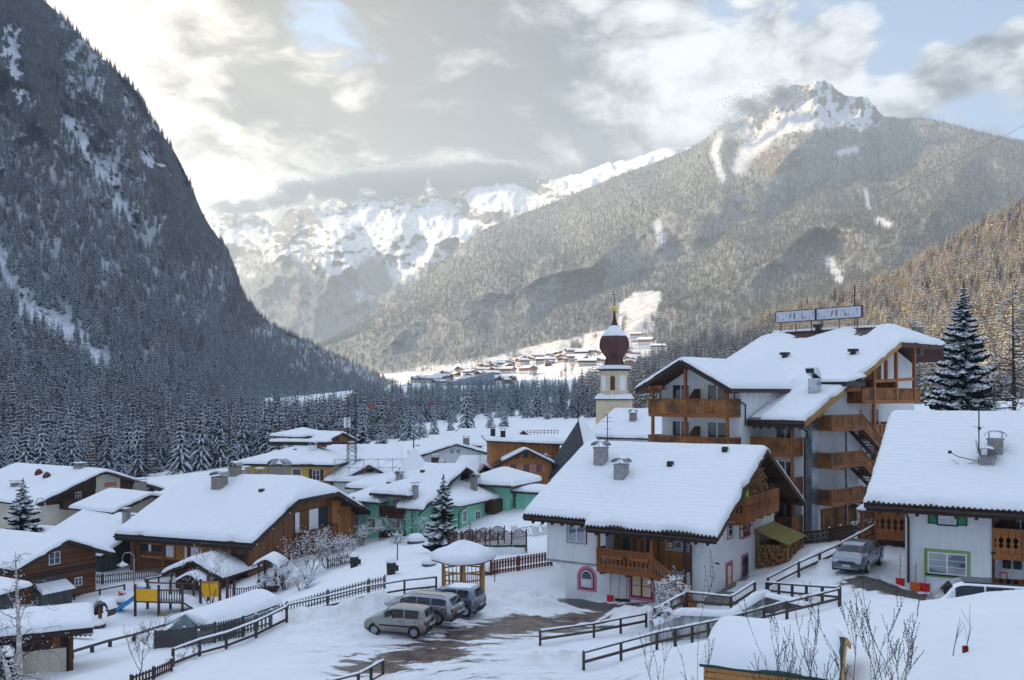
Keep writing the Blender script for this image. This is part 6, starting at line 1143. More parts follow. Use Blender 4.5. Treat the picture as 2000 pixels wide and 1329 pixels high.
# ================================================================ cars
_YS = np.concatenate([np.linspace(12, 130, 1500), np.linspace(130.2, 400, 500)])
def hit(u, v, y0=14., dz=0.):
    "the point of the ground seen at a picture point, at least y0 away"
    Y = _YS[_YS >= y0]; X = (u-1000)/FPX*Y; z = ground_z(X, Y)-(CAMZ-(v-HOR)/FPX*Y); i = int(np.argmax(z > 0)) if (z > 0).any() else len(Y)-1
    return Vector((X[i], Y[i], gz(X[i], Y[i])+dz))
def car(name, label, cat, mat, L, Wd, x, top, belt, sides, ws, rw, wheels, loc, head, roof_snow=0., rails=False, rim='metal_light', r=.29, trim=False):
    root = thing(name, label, cat, loc, math.atan2(head[1], head[0])); n = 46; xs = np.linspace(0, L, n)
    zt = spline(x, top, xs); zb = np.minimum(spline(x, belt, xs), zt-.004); w = Wd/2*(1-.10*(1-sstep(xs, 0, .30))-.15*sstep(xs, L-.75, L)); hc = np.clip((zt-zb)/.42, 0, 1); wt = w*(.93-.17*hc)
    low = .20+.10*(1-sstep(xs, 0, .2))+.06*sstep(xs, L-.3, L)
    S_ = [np.stack([xs, w*.86, low], 1), np.stack([xs, w*.985, low+.10], 1), np.stack([xs, w, low+(zb-low)*.45], 1), np.stack([xs, w*.985, zb-.08], 1), np.stack([xs, w*.955, zb], 1), np.stack([xs, wt+(w*.955-wt)*.35, zb+(zt-.07*hc-zb)*.62], 1), np.stack([xs, wt, zt-.075*hc-.015], 1), np.stack([xs, wt*.90, zt-.028], 1), np.stack([xs, wt*.5, zt-.004], 1), np.stack([xs, wt*0, zt], 1)]
    half = np.stack(S_, 1); mir = half[:, ::-1].copy(); mir[..., 1] *= -1; P = np.concatenate([half, mir[:, 1:]], 1); P[..., 0] -= L/2; m = MB().grid(P[:, ::-1])
    k0 = len(m.v); c = P.shape[1]
    for e, i in ((0, 0), (1, n-1)): m.f.append(tuple((i*c+j) for j in (range(c) if e == 0 else range(c)[::-1])))
    body = m.build('body', mat, root, True); body.data.shade_smooth() if hasattr(body.data, 'shade_smooth') else None
    MB().box(-L/2+.1, -Wd/2+.12, .16, L/2-.12, Wd/2-.12, .34).build('underbody', 'black_rubber', root)
    f = lambda a, arr: np.interp(a, xs, arr)
    for a, b in sides:      # side windows
        for sg in (1, -1):
            q = np.linspace(a, b, 9); zlo = f(q, zb)+.03; zhi = f(q, zt)-.075*f(q, hc)-.045; g_ = []
            for t in (0, .35, .62, 1):
                z = zlo+(zhi-zlo)*t; tt = np.clip((z-f(q, zb))/np.maximum(f(q, zt)-.09*f(q, hc)-f(q, zb), .05), 0, 1); y = np.where(tt < .62, f(q, w)*.955+(f(q, wt)-f(q, w)*.955)*.65*tt/.62, f(q, wt)+(f(q, w)*.955-f(q, wt))*.35*(1-tt)/.38); g_.append(np.stack([q-L/2, sg*(y+.010), z], 1))
            G_ = np.stack(g_); MB().grid(G_ if sg < 0 else G_[:, ::-1]).build('side_window', 'car_glass', root, True)
    for nm, (a, b), fr in (('windscreen', ws, .93), ('rear_window', rw, .88)):
        q = np.linspace(a, b, 8); yy = np.linspace(-1, 1, 9); g_ = np.array([[(qq-L/2, t*f(qq, wt)*fr, f(qq, zt)-.03*t*t*t*t-.004+.012) for t in yy] for qq in q]); g_[..., 0] += .012*(1 if nm == 'windscreen' else -1); MB().grid(g_).build(nm, 'car_glass', root, True)
    wm = MB().lathe([(r*.62, -.10), (r*.95, -.10), (r, -.05), (r, .05), (r*.95, .10), (r*.62, .10)], 18).mesh('tyre', 'black_rubber', True); rm = MB().lathe([(.02, -.12), (r*.18, -.125), (r*.22, -.112), (r*.58, -.106), (r*.68, -.118), (r*.70, -.09)], 14).mesh('rim', rim)
    sp = MB()
    for j in range(7): t = 6.283*j/7; sp.beam((0, 0, -.118), (r*.6*math.cos(t), r*.6*math.sin(t), -.116), .05, .02)
    spm = sp.mesh('spokes', rim)
    arm = MB().lathe([(r*.3, -.006), (r+.055, -.006), (r+.055, .01), (r*.3, .01)], 20).mesh('wheel_arch', 'black_rubber')
    for wx in wheels:
        for sg in (1, -1):
            yw = f(wx, w)*.985; o = link('wheel_arch', arm, root, (wx-L/2, sg*(yw+.006), r+.02), (R(90), 0, 0)); o = link('wheel', wm, root, (wx-L/2, sg*(yw-.075), r), (R(90) if sg > 0 else R(-90), 0, 0)); link('rim', rm, o, None, (math.pi*0, 0, 0)); link('spokes', spm, o)
            o.rotation_euler = (R(-90), 0, 0) if sg < 0 else (R(90), 0, 0)
    b_ = lambda nm, mt, *bx: MB().box(*bx).build(nm, mt, root)
    for sg in (1, -1):
        y0, y1 = sorted((sg*Wd*.30, sg*Wd*.46)); zl = f(.12, zb)-.18; b_('tail_light', 'tail_red', -L/2-.012+.02, y0, zl-.07, -L/2+.12, y1+.004*sg, zl+.10)
        y0, y1 = sorted((sg*Wd*.22, sg*Wd*.40)); zl = .60; b_('headlight', 'lamp_glass', L/2-.24, y0, zl-.05, L/2-.045, y1, zl+.11)
        xm = ws[0]-.25; y0, y1 = sorted((sg*(f(xm, w)*.95), sg*(f(xm, w)+.14))); b_('wing_mirror', mat, xm-L/2-.06, y0, f(xm, zb)+.02, xm-L/2+.06, y1, f(xm, zb)+.15)
        for a, b in sides[:2]:
            xd = a-.035; y0, y1 = sorted((sg*f(xd, w)*.97, sg*(f(xd, w)*1.0+.004))); b_('door_seam', 'black_rubber', xd-L/2-.007, y0, .36, xd-L/2+.007, y1, f(xd, zb)-.04)
            y0, y1 = sorted((sg*f(xd+.2, w)*.96, sg*(f(xd+.2, w)+.015))); b_('door_handle', 'metal_dark', xd-L/2+.10, y0, f(xd, zb)-.16, xd-L/2+.24, y1, f(xd, zb)-.12)
        if trim: y0, y1 = sorted((sg*Wd*.46, sg*(Wd*.5+.008))); b_('rub_strip', 'black_rubber', -L/2+.75, y0, .50, L/2-.85, y1, .57)
        if rails: MB().tube([(-L/2+.55, sg*f(1, wt)*.95, f(.7, zt)-.02), (-L/2+.75, sg*f(1, wt)*.95, f(.9, zt)+.04), (-L/2+2.3, sg*f(2.2, wt)*.95, f(2.3, zt)+.04), (-L/2+2.45, sg*f(2.2, wt)*.95, f(2.4, zt)-.02)], .018, 5).build('roof_rail', 'metal_dark', root)
    pl = b_('number_plate', 'plate_white', -L/2-.02, -.26, .50, -L/2+.05, .26, .61); MB().box(-L/2-.024, -.26, .50, -L/2-.0201, -.22, .61).box(-L/2-.024, .22, .50, -L/2-.0201, .26, .61).build('plate_band', 'plate_blue', pl)
    pl = b_('number_plate', 'plate_white', L/2-.06, -.26, .38, L/2+.015, .26, .49); MB().box(L/2+.0151, -.26, .38, L/2+.019, -.22, .49).box(L/2+.0151, .22, .38, L/2+.019, .26, .49).build('plate_band', 'plate_blue', pl)
    MB().box(L/2-.12, -.42, .56, L/2-.02, .42, .66).build('grille', 'metal_dark', root); MB().box(-L/2-.03, -Wd*.40, .34, -L/2+.10, Wd*.40, .46).build('rear_bumper_strip', 'black_rubber', root)
    MB().tube([(L/2-1.35, -.3, f(L-1.3, zt)+.0), (L/2-1.15, .1, f(L-1.1, zt)+.02)], .01, 4).build('wiper', 'black_rubber', root)
    if roof_snow:
        a, b = x[3], x[4]; f2 = lambda X, Y: np.interp(X+L/2, xs, zt)-.03*(Y/.6)**2; snow_on(root, a-L/2-.1, b-L/2, -f(a, wt)*.82, f(a, wt)*.82, f2, roof_snow, .15, 'snow')
    return root
def park(u0, v0, u1, v1, Wd, wb_mid, L):
    "stand a car by its two near-side wheels (front, rear) as seen; returns place and heading"
    a, b = hit(u0, v0), hit(u1, v1); h = (a-b).xy.normalized(); n_ = Vector((h.y, -h.x)); n_ = n_ if n_.y > 0 else -n_
    mid = (a.xy+b.xy)/2+n_*Wd/2*.97+h*wb_mid; return Vector((mid.x, mid.y, gz(mid.x, mid.y)-.01)), h
h3 = dict(x=[0,.06,.20,.55,1.55,2.05,2.55,3.12,3.32], top=[.80,1.02,1.34,1.42,1.44,1.36,.98,.80,.62], belt=[.78,.86,.90,.90,.90,.90,.93,.78,.60])
loc, hd = park(737, 1243, 805, 1253, 1.5, .02, 3.32)
car('small_car', 'dusty beige-silver three-door hatchback parked nearest on the muddy yard', 'car', 'beige_silver', 3.32, 1.5, h3['x'], h3['top'], h3['belt'], [(.42, 1.15), (1.22, 2.22)], (2.05, 2.5), (.06, .19), (.62, 2.72), loc, hd, r=.27, trim=True, rim='metal_grey')
wg_ = dict(x=[0,.08,.35,.7,2.3,2.9,3.38,4.25,4.48], top=[.78,.98,1.30,1.39,1.41,1.30,.99,.82,.60], belt=[.76,.90,.93,.93,.92,.92,.94,.80,.58])
p = hit(854, 1232); hv = Vector((hd.x*.98-.02, hd.y+.08)).normalized(); nn = Vector((hv.y, -hv.x)); nn = nn if nn.y > 0 else -nn; c = p.xy+hv*(4.48/2-.86)+nn*.84
car('estate_car', 'clean silver estate car with roof rails parked between the two hatchbacks', 'car', 'silver_paint', 4.48, 1.74, wg_['x'], wg_['top'], wg_['belt'], [(.42, 1.25), (1.30, 2.05), (2.10, 3.0)], (2.92, 3.32), (.09, .32), (.86, 3.6), (c.x, c.y, gz(c.x, c.y)-.01), hv, rails=True, r=.31)
ya = dict(x=[0,.06,.25,.6,1.7,2.2,2.78,3.42,3.64], top=[.84,1.08,1.42,1.5,1.5,1.40,1.04,.85,.6], belt=[.82,.92,.95,.95,.94,.94,.99,.83,.58])
p = hit(909, 1212); c = p.xy+hv*(3.64/2-.62)+nn*.80
car('hatchback', 'silver five-door hatchback with snow on its roof beside the wooden pavilion', 'car', 'blue_silver', 3.64, 1.66, ya['x'], ya['top'], ya['belt'], [(.50, 1.15), (1.22, 2.38)], (2.22, 2.72), (.07, .23), (.62, 2.98), (c.x, c.y, gz(c.x, c.y)-.01), hv, roof_snow=.07, r=.29)
se = dict(x=[0,.1,.55,1.15,1.7,2.6,3.1,3.68,4.45,4.62], top=[.75,.98,1.05,1.36,1.47,1.46,1.32,1.01,.80,.55], belt=[.73,.95,1.0,.98,.95,.93,.93,.96,.78,.53])
a, b = hit(1695, 1123, 40), hit(1722, 1102, 40); hs = Vector((-.58, -.815)).normalized(); c = a.xy-hs*(4.62/2-.95)+Vector((hs.y, -hs.x))*.86*1
car('sedan', 'blue-grey saloon car facing down the snowy lane beside the white-and-green house', 'car', 'blue_silver', 4.62, 1.77, se['x'], se['top'], se['belt'], [(1.05, 1.75), (1.82, 2.55), (2.62, 3.25)], (3.12, 3.62), (.62, 1.12), (.95, 3.68), (c.x, c.y, gz(c.x, c.y)-.01), hs, r=.31)
va = dict(x=[0,.05,.2,.5,3.3,3.75,4.15,4.55,4.7], top=[1.0,1.5,1.80,1.88,1.90,1.76,1.3,1.05,.7], belt=[.98,1.05,1.08,1.08,1.05,1.05,1.2,1.0,.68])
p = at(1905, 1160, 38.5); vr = car('van', 'white van with dark roof half hidden behind the foreground snowbank', 'van', 'white_car', 4.7, 1.85, va['x'], va['top'], va['belt'], [(.3, 1.3), (1.38, 2.5), (2.58, 3.7)], (3.78, 4.1), (.06, .19), (.9, 3.7), (p.x+.8, p.y+.6, 1.95), Vector((-.95, .30)), r=.33)
MB().prism([(-1.7, -.62), (1.0, -.62), (1.0, .62), (-1.7, .62)], lambda a, b: (a, b, 1.885), lambda a, b: (a, b, 1.925)).build('dark_roof_panel', 'car_glass', vr)

# ================================================================ fences and railings
def path_pts(pl, y0=14.):
    return [hit(u, v, y0) for u, v in pl]
def along(pts, step):
    out = []; 
    for p, q in zip(pts, pts[1:]):
        n = max(1, round((q-p).xy.length/step)); out += [p.lerp(q, i/n) for i in range(n)]
    return out+[pts[-1]]
def gnd(p, dz=0.): return Vector((p.x, p.y, gz(p.x, p.y)+dz))
def rail_fence(name, label, pl, h=.85, step=2.2, mat='rail_wood', rails=(1., .45), snow=True, y0=14., cat='railing', pw=.12, rw=.10, rh=.10, pts=None):
    pts = along(pts or path_pts(pl, y0), step); o = pts[0].copy(); root = thing(name, label, cat, o)
    P_ = [p-o for p in pts]; pm = MB().box(-pw/2, -pw/2, -.5, pw/2, pw/2, h+.02).mesh('post', mat)
    for p in P_: link('post', pm, root, p)
    for k_ in rails:
        for a, b in zip(P_, P_[1:]):
            m = MB(); m.beam(a+Vector((0, 0, h*k_)), b+Vector((0, 0, h*k_)), rw, rh); r_ = m.build('rail', mat, root)
            if snow and k_ == rails[0]:
                L = (b-a).length; d = (b-a).normalized(); sd_ = Vector((-d.y, d.x, 0)).normalized(); n = max(3, int(L/.12)); g_ = []
                for j in range(n+1):
                    c = a+d*L*j/n+Vector((0, 0, h+rh/2-.02)); t = .055+.05*float(fbm(np.array(c.x*2.1+o.x), np.array(c.y*2.1+o.y), 3, 2))*2
                    g_.append([c+sd_*rw*.62*s+Vector((0, 0, zz_*max(t, .015))) for s, zz_ in ((-1, 0), (-.9, .75), (-.4, 1.1), (.4, 1.1), (.9, .75), (1, 0))])
                MB().grid(np.array([[tuple(q) for q in row] for row in g_])).build('rail_snow', 'snow', r_, True)
    return root
def picket_fence(name, label, pl, h=.9, gap=.155, w=.085, mat='fence_grey', pointed=True, snow=False, y0=14., step=2.3, pts=None, cat='fence', shape=None, t=.025):
    pts = pts or path_pts(pl, y0); o = pts[0].copy(); root = thing(name, label, cat, o); A_ = along(pts, step)
    pm = MB().box(-.05, -.05, -.4, .05, .05, h+.06).mesh('post', mat); cap = MB().lathe([(.07, 0), (.065, .05), (.01, .09)], 8).mesh('post_snow', 'snow', True)
    for p in A_: q = link('post', pm, root, p-o); link('post_snow', cap, q, (0, 0, h+.06))
    for k_ in (.25, .78):
        for a, b in zip(A_, A_[1:]): m = MB(); m.beam(a-o+Vector((0, 0, h*k_)), b-o+Vector((0, 0, h*k_)), .04, .08); m.build('rail', mat, root)
    poly = shape(w, h) if shape else ([(-w/2, .04), (w/2, .04), (w/2, h-.05), (w*.25, h), (-w*.25, h), (-w/2, h-.05)] if pointed else [(-w/2, .04), (w/2, .04), (w/2, h), (-w/2, h)])
    pk = MB().prism(poly, lambda s, z: (s, -.022-t, z), lambda s, z: (s, -.022, z)).mesh('picket', mat)
    for p, q in zip(A_, A_[1:]):
        n = max(1, round((q-p).length/gap)); an = math.atan2(q.y-p.y, q.x-p.x)
        for i in range(n):
            c = p.lerp(q, (i+.5)/n); link('picket', pk, root, c-o, (0, 0, an))
    return root
rail_fence('ramp_railing', 'long snow-capped timber railing along the lower edge of the driveway', [(1140, 1310), (1283, 1270), (1413, 1240), (1537, 1210), (1640, 1185)], .78, 1.75)
rail_fence('ramp_railing', 'snow-capped railing turning back behind the sunken driveway towards the lane', [(1640, 1182), (1575, 1176), (1497, 1166)], .78, 1.9, y0=40.5)
rail_fence('yard_railing', 'low snow-capped railing along the muddy yard below the white house', [(1055, 1262), (1160, 1246), (1262, 1226)], .72, 2.2)
rail_fence('lane_railing', 'long snow-covered timber railing climbing beside the lane up to the terrace', [(1500, 1158), (1560, 1130), (1640, 1092), (1712, 1052)], .80, 2.2, y0=43)
rail_fence('path_railing', 'snow-capped railing on the white retaining wall below the outside stair', None, .80, 1.7, pts=[Vector((*xy(1342, 47.2), .75)), Vector((*xy(1428, 46.2), .75)), Vector((*xy(1474, 47.0), 1.35))])
rail_fence('stair_railing', 'short snowy railing beside the shrub at the foot of the outside stair', None, .8, 1.4, pts=[Vector((*xy(1278, 45.6), .25)), Vector((*xy(1340, 47.0), .80))])
def snowy_wall(name, label, pts, zb, thick=.3, mat='peeling_wall', cap=.28, cat='wall'):
    o = pts[0].copy(); root = thing(name, label, cat, (o.x, o.y, zb)); o = Vector((o.x, o.y, zb)); m = MB(); g_ = []
    for p, q in zip(pts, pts[1:]):
        d = (q-p).xy.normalized(); n_ = Vector((-d.y, d.x, 0))*thick/2; P_ = [p-o, q-o]
        m.add([P_[0]-n_-Vector((0, 0, p.z-zb)), P_[1]-n_-Vector((0, 0, q.z-zb)), P_[1]+n_-Vector((0, 0, q.z-zb)), P_[0]+n_-Vector((0, 0, p.z-zb)), P_[0]-n_, P_[1]-n_, P_[1]+n_, P_[0]+n_], BOXF)
    m.build('wall', mat, root); A_ = along(pts, .22)
    for i, p in enumerate(A_):
        d = (A_[min(i+1, len(A_)-1)]-A_[max(i-1, 0)]).xy.normalized(); n_ = Vector((-d.y, d.x, 0)); t = cap*(1+1.2*float(fbm(np.array(p.x*1.4), np.array(p.y*1.4), 3, 6))); g_.append([tuple(p-o+n_*thick*s+Vector((0, 0, zz_*t-.01))) for s, zz_ in ((-.75, -.15), (-.72, .35), (-.4, .9), (.1, 1.), (.5, .85), (.75, .3), (.78, -.1))])
    MB().grid(np.array(g_)).build('wall_snow', 'snow', root, True); return root
snowy_wall('retaining_wall', 'peeling white retaining wall under a thick ledge of snow beside the driveway', [Vector((*xy(1272, 45.3), .35)), Vector((*xy(1330, 46.0), .75)), Vector((*xy(1425, 45.7), .72)), Vector((*xy(1478, 46.4), 1.45)), Vector((*xy(1500, 46.8), 1.5))], -2.0, .35)
snowy_wall('garage_wall', 'dark stained wall of the sunken driveway under the far railing', [Vector((*xy(1500, 46.2), 1.6)), Vector((*xy(1585, 43.5), 1.7))], -1.0, .3, 'stone_dark', .2)
mb_ = MB(); q = random.Random(4)
pav = thing('stone_path', 'dark paved path beside the side wall of the white house', 'path', (0, 0, 0)); pav['kind'] = 'structure'; del pav['category']; del pav['label']; place_as(pav, H, (0, 0, 0)); pav.location.z = .12
for i in range(4):
    for j in range(15): mb_ = MB().box(.08+i*.5, -.2+j*.62, -.5, .55+i*.5, .38+j*.62, .02*q.random()+.10*(j/15)); mb_.build('slab', 'stone', pav)
BRD = lambda w, h: [(-w/2, .04), (w/2, .04), (w/2, h*.2), (w*.2, h*.28), (w*.2, h*.36), (w/2, h*.46), (w/2, h*.72), (w*.2, h*.80), (w/2, h*.88), (w/2, h), (-w/2, h), (-w/2, h*.88), (-w*.2, h*.80), (-w/2, h*.72), (-w/2, h*.46), (-w*.2, h*.36), (-w*.2, h*.28), (-w/2, h*.2)]
picket_fence('board_fence', 'red-brown fence of shaped boards running to the corner of the white house', [(958, 1124), (1012, 1116), (1078, 1106)], 1.02, .20, .15, 'fence_red', shape=BRD, y0=50)
f_ = picket_fence('ornate_fence', 'brown board fence with grey metal rails at the foot of the hotel', [(1548, 1068), (1620, 1060), (1690, 1050)], .95, .17, .15, 'fence_brown', pointed=False, y0=52)
m = MB(); P_ = [c.location for c in f_.children if c.name.startswith('post')]
for z in (.35, .72): m.tube([p+Vector((0, -.1, z)) for p in P_], .03, 4)
for p, q in zip(P_, P_[1:]):
    for i in range(6): c = p.lerp(q, (i+.5)/6)+Vector((0, -.1, 0)); m.tube([c+Vector((0, 0, .05)), c+Vector((0, 0, .98))], .02, 4); m.lathe([(.01, -.09), (.07, 0), (.01, .09)], 6, c+Vector((0, 0, .53)))
m.build('metal_rails', 'metal_grey', f_)
picket_fence('picket_fence', 'weathered grey picket fence curving below the log cabin and the barn', [(62, 1133), (120, 1141), (200, 1142), (262, 1135), (335, 1127)], .92, .19, .10, y0=60)
picket_fence('picket_fence', 'grey picket fence running behind the playground towards the shrubs', [(335, 1127), (420, 1120), (500, 1112), (560, 1106)], .92, .22, .11, y0=60)
picket_fence('picket_fence', 'short grey picket fence under the snowy shrubs beside the black bin', [(640, 1112), (690, 1102)], .9, .2, .1, y0=60)
picket_fence('picket_fence', 'grey picket fence on the slope between the greenhouse and the gazebo railing', None, .85, .19, .085, pts=[on_ground(u, Y) for u, Y in ((488, 58), (560, 58.5), (640, 59), (720, 59.5), (752, 59.5))])
picket_fence('picket_fence', 'dense weathered picket fence in front of the greenhouse', [(303, 1268), (360, 1266), (420, 1256), (475, 1245)], 1.05, .165, .105, 'grey_wood', y0=45)
picket_fence('picket_fence', 'spaced grey pickets behind the sloping rail fence in the near snow', [(388, 1264), (440, 1250), (500, 1234), (530, 1225)], .80, .20, .10, y0=44)
picket_fence('picket_fence', 'row of dark picket tips at the lower picture edge below the bare sapling', [(256, 1345), (300, 1328), (335, 1312)], .55, .16, .085, 'fence_brown', y0=36)
rail_fence('rail_fence', 'weathered two-rail fence sloping up from the near snow to the greenhouse', [(338, 1303), (390, 1283), (442, 1268), (500, 1246), (560, 1216)], .80, 2.6, 'rail_wood', (1., .2), True, 38, 'fence')
rail_fence('rail_fence', 'long rail fence climbing from the snow pile to the gazebo', None, .85, 2.6, 'rail_wood', (1., .3), True, 48, 'fence', pts=[on_ground(u, Y) for u, Y in ((560, 53), (640, 54), (720, 55), (790, 56), (852, 57.5))])
rail_fence('rail_fence', 'low dark rail fence rising from the kiosk to the greenhouse', [(50, 1312), (140, 1288), (215, 1264), (262, 1252), (342, 1226)], .42, 4.2, 'rail_wood', (1.,), False, 42, 'fence', .18, .14, .14)
rail_fence('rail_fence', 'short rail fence at the lower edge beside the muddy parking place', [(640, 1362), (700, 1346), (748, 1318)], .62, 1.6, 'rail_wood', (1., .0), True, 33, 'fence')
rail_fence('rail_fence', 'lone dark rail with three posts in the playground snow', [(145, 1172), (195, 1163), (243, 1153)], .5, 3.2, 'fence_brown', (.85,), False, 60, 'fence')
rail_fence('rail_fence', 'small rail fence behind the blue spring toy near the picket fence', [(284, 1145), (310, 1140), (335, 1134)], .6, 1.6, 'rail_wood', (.9,), True, 60, 'fence')
rail_fence('rail_fence', 'dark beam edging lying in the snow right of the playground tower', [(462, 1180), (500, 1170), (530, 1160)], .15, 1.7, 'rail_wood', (1.,), False, 55, 'fence')
def lattice(name, label, pts, h=1.0, arch=.35):
    o = pts[0].copy(); root = thing(name, label, 'fence', o); pm = MB().box(-.06, -.06, -.4, .06, .06, h+.22).mesh('post', 'fence_brown')
    for p in pts: link('post', pm, root, p-o)
    for p, q in zip(pts, pts[1:]):
        L = (q-p).xy.length; an = math.atan2(q.y-p.y, q.x-p.x); dz = q.z-p.z; m = MB(); tp = lambda s: h-.12+arch*math.sin(math.pi*min(max(s/L, 0), 1)); n = 12
        fr = [(L*i/n, tp(L*i/n)) for i in range(n+1)]
        for (a, b), (c, d) in zip(fr, fr[1:]): m.beam((a, 0, b+dz*a/L), (c, 0, d+dz*c/L), .05, .06)
        m.beam((0, 0, .08), (L, 0, .08+dz), .05, .07); s_ = -h*1.3
        while s_ < L:
            for sg in (1, -1):
                seg = []
                for k_ in np.linspace(0, h+arch, 24):
                    x_ = s_+k_ if sg > 0 else s_+h*1.0-k_+.2
                    if 0 <= x_ <= L and .08 <= k_ <= tp(x_): seg.append((x_, .012*sg, k_+dz*x_/L))
                if len(seg) > 1: m.beam(seg[0], seg[-1], .012, .045)
            s_ += .17
        pn = m.build('lattice_panel', 'fence_brown', root); pn.location = p-o; pn.rotation_euler = (0, 0, an)
    return root
def uline(us, vs, Y0, Y1): n = len(us); return [at(u, v, Y0+(Y1-Y0)*i/(n-1)) for i, (u, v) in enumerate(zip(us, vs))]
L1 = [on_ground(u, Y, .55) for u, Y in zip((876, 900, 923, 948, 973, 999, 1028), np.linspace(72, 68, 7))]
lattice('lattice_fence', 'brown arched lattice fence round the terrace in front of the young spruce', L1, 1.05); tb = thing('terrace_base', 'low dark terrace base under the arched lattice fence', 'terrace', L1[0]); m = MB(); 
for p, q in zip(L1, L1[1:]): m.beam(p-L1[0]+Vector((0, .2, -.55)), q-L1[0]+Vector((0, .2, -.55)), .5, 1.1)
m.build('base_wall', 'white_plaster', tb); m = MB(); m.beam(Vector((0, -.08, .02)), L1[-1]-L1[0]+Vector((0, -.08, .02)), .1, .18); m.build('green_edge', 'dark_green_paint', tb)
lattice('lattice_fence', 'second arched lattice fence behind the terrace, next to the green wall', [on_ground(u, Y, .3) for u, Y in zip((902, 930, 957, 985), (84, 83, 82, 81))], 1.1)
gt = thing('garden_gate', 'white pillars with thin wrought gate near the green house', 'gate', on_ground(1012, 86)); o = gt.location
for u in (1004, 1046, 1066): p = on_ground(u, 86)-o; MB().box(p.x-.3, -.3, -.5, p.x+.3, .3, 1.2).build('pillar', 'white_plaster', gt); snow_on(gt, p.x-.35, p.x+.35, -.35, .35, lambda X, Y: 1.2+0*X, .25, .2, 'snow', 'pillar_snow')
m = MB(); a, b = on_ground(1010, 86)-o, on_ground(1062, 86)-o
for z in (.15, 1.0): m.tube([a+Vector((0, 0, z)), b+Vector((0, 0, z))], .025, 4)
for i in range(8): p = a.lerp(b, (i+.5)/8); m.tube([p+Vector((-.15, 0, .15)), p+Vector((.15, 0, 1.0))], .015, 4).tube([p+Vector((.15, 0, .15)), p+Vector((-.15, 0, 1.0))], .015, 4)
m.build('bars', 'metal_dark', gt)

# ================================================================ gazebo
p = hit(902, 1168, 52); GZ = thing('gazebo', 'eight-sided wooden pavilion under a thick dome of snow behind the parked cars', 'gazebo', (p.x, p.y+1.3, p.z), .1); o = GZ.location
rr_ = 1.45; P8 = [(rr_*math.cos(6.283*(j+.5)/6), rr_*math.sin(6.283*(j+.5)/6)) for j in range(6)]
for x, y in P8: MB().box(x-.09, y-.09, -.5, x+.09, y+.09, 2.15).build('post', 'pine_post', GZ)
for i, (a, b) in enumerate(zip(P8, P8[1:]+P8[:1])):
    m = MB()
    for z in (.12, 1.0, 1.52, 2.05): m.beam((*a, z), (*b, z), .06, .09)
    gp = m.build('side_frame', 'pine_post', GZ); bm_ = MB().box(-.03, -.02, .15, .03, .02, .98).mesh('baluster', 'pine_post'); b2 = MB().box(-.025, -.02, 1.02, .025, .02, 1.5).mesh('baluster', 'pine_post')
    for j in range(5): q = Vector((*a, 0)).lerp(Vector((*b, 0)), (j+.5)/5); link('baluster', bm_ if i != 0 else bm_, gp, q); link('baluster', b2, gp, q)
MB().lathe([(1.95, 2.10), (1.98, 2.2), (1.2, 2.62), (.1, 3.05)], 6, (0, 0, 0), False).build('roof', 'copper_red', GZ); m = MB().lathe([(2.0, 2.12), (2.02, 2.2)], 6); m.tube([(1.75, -.95, 2.1), (1.95, -1.05, 1.95), (1.95, -1.05, .9)], .03, 5); m.build('copper_gutter', 'copper_red', GZ)
n = 26; g_ = []
for r_, z in ((1.88, 2.16), (2.06, 2.24), (2.10, 2.42), (2.0, 2.62), (1.6, 2.86), (1.05, 3.06), (.5, 3.25), (.12, 3.40), (.01, 3.42)):
    g_.append([((r_*(.955+.045*math.cos(6*t)))*math.cos(t)+.05*math.sin(5*t+r_), (r_*(.955+.045*math.cos(6*t)))*math.sin(t), z+.05*math.sin(3*t+2*r_)*(r_ < 2)*(r_ > .2)) for t in np.linspace(0, 6.2832, n)])
MB().grid(np.array(g_)).build('roof_snow', 'snow', GZ, True); MB().tube([(0, 0, 3.2), (0, 0, 3.75)], .05).lathe([(.01, -.1), (.1, 0), (.01, .1)], 8, (0, 0, 3.75)).build('finial', 'copper_red', GZ); MB().box(-.8, -.6, .3, .8, .6, .42).build('table_top', 'pine_post', GZ); MB().box(-.15, -.15, -.3, .15, .15, .3).build('table_leg', 'pine_post', GZ)

# ================================================================ playground
p = hit(310, 1204, 60); PG = thing('slide_tower', 'playground tower with blue slide and yellow panels behind the greenhouse', 'playground tower', p, -.12)
W2 = 2.0
for x in (0, W2, W2*2): 
    for y in (0, 1.9): MB().box(x-W2-.08, y-.08, -.5, x-W2+.08, y+.08, 2.5).build('post', 'fence_brown', PG)
MB().box(-W2, 0, 1.05, 0+W2, 1.9, 1.15).build('platform', 'fence_brown', PG); MB().box(-W2+.1, -.04, 1.2, -.1, .02, 2.15).build('yellow_panel', 'yellow_paint', PG); bl = MB().box(-.035, -.03, 1.15, .035, .03, 2.1).mesh('baluster', 'fence_brown')
for i in range(8): link('baluster', bl, PG, (.22+i*.22, 0, 0))
MB().box(0, -.05, 2.05, W2, .05, 2.15).box(-W2, 1.85, 2.2, W2, 1.95, 2.3).build('rail', 'fence_brown', PG)
sp_ = [(-W2, .95, 1.25), (-W2-.5, .95, 1.15), (-W2-1.2, .95, .65), (-W2-1.9, .95, .18), (-W2-2.5, .95, .02), (-W2-2.9, .95, .0)]
g_ = []
for x, y, z in sp_: g_.append([(x, y-.42, z+.28), (x, y-.40, z), (x, y+.40, z), (x, y+.42, z+.28)])
m = MB().grid(np.array(g_)); g2 = np.array(g_); g2[..., 2] -= .04; m.grid(g2[:, ::-1]); m.build('slide', 'blue_paint', PG); snow_on(PG, -W2+.1, W2-.1, .1, 1.8, lambda X, Y: 1.15+0*X, .3, .25, 'snow', 'platform_snow')
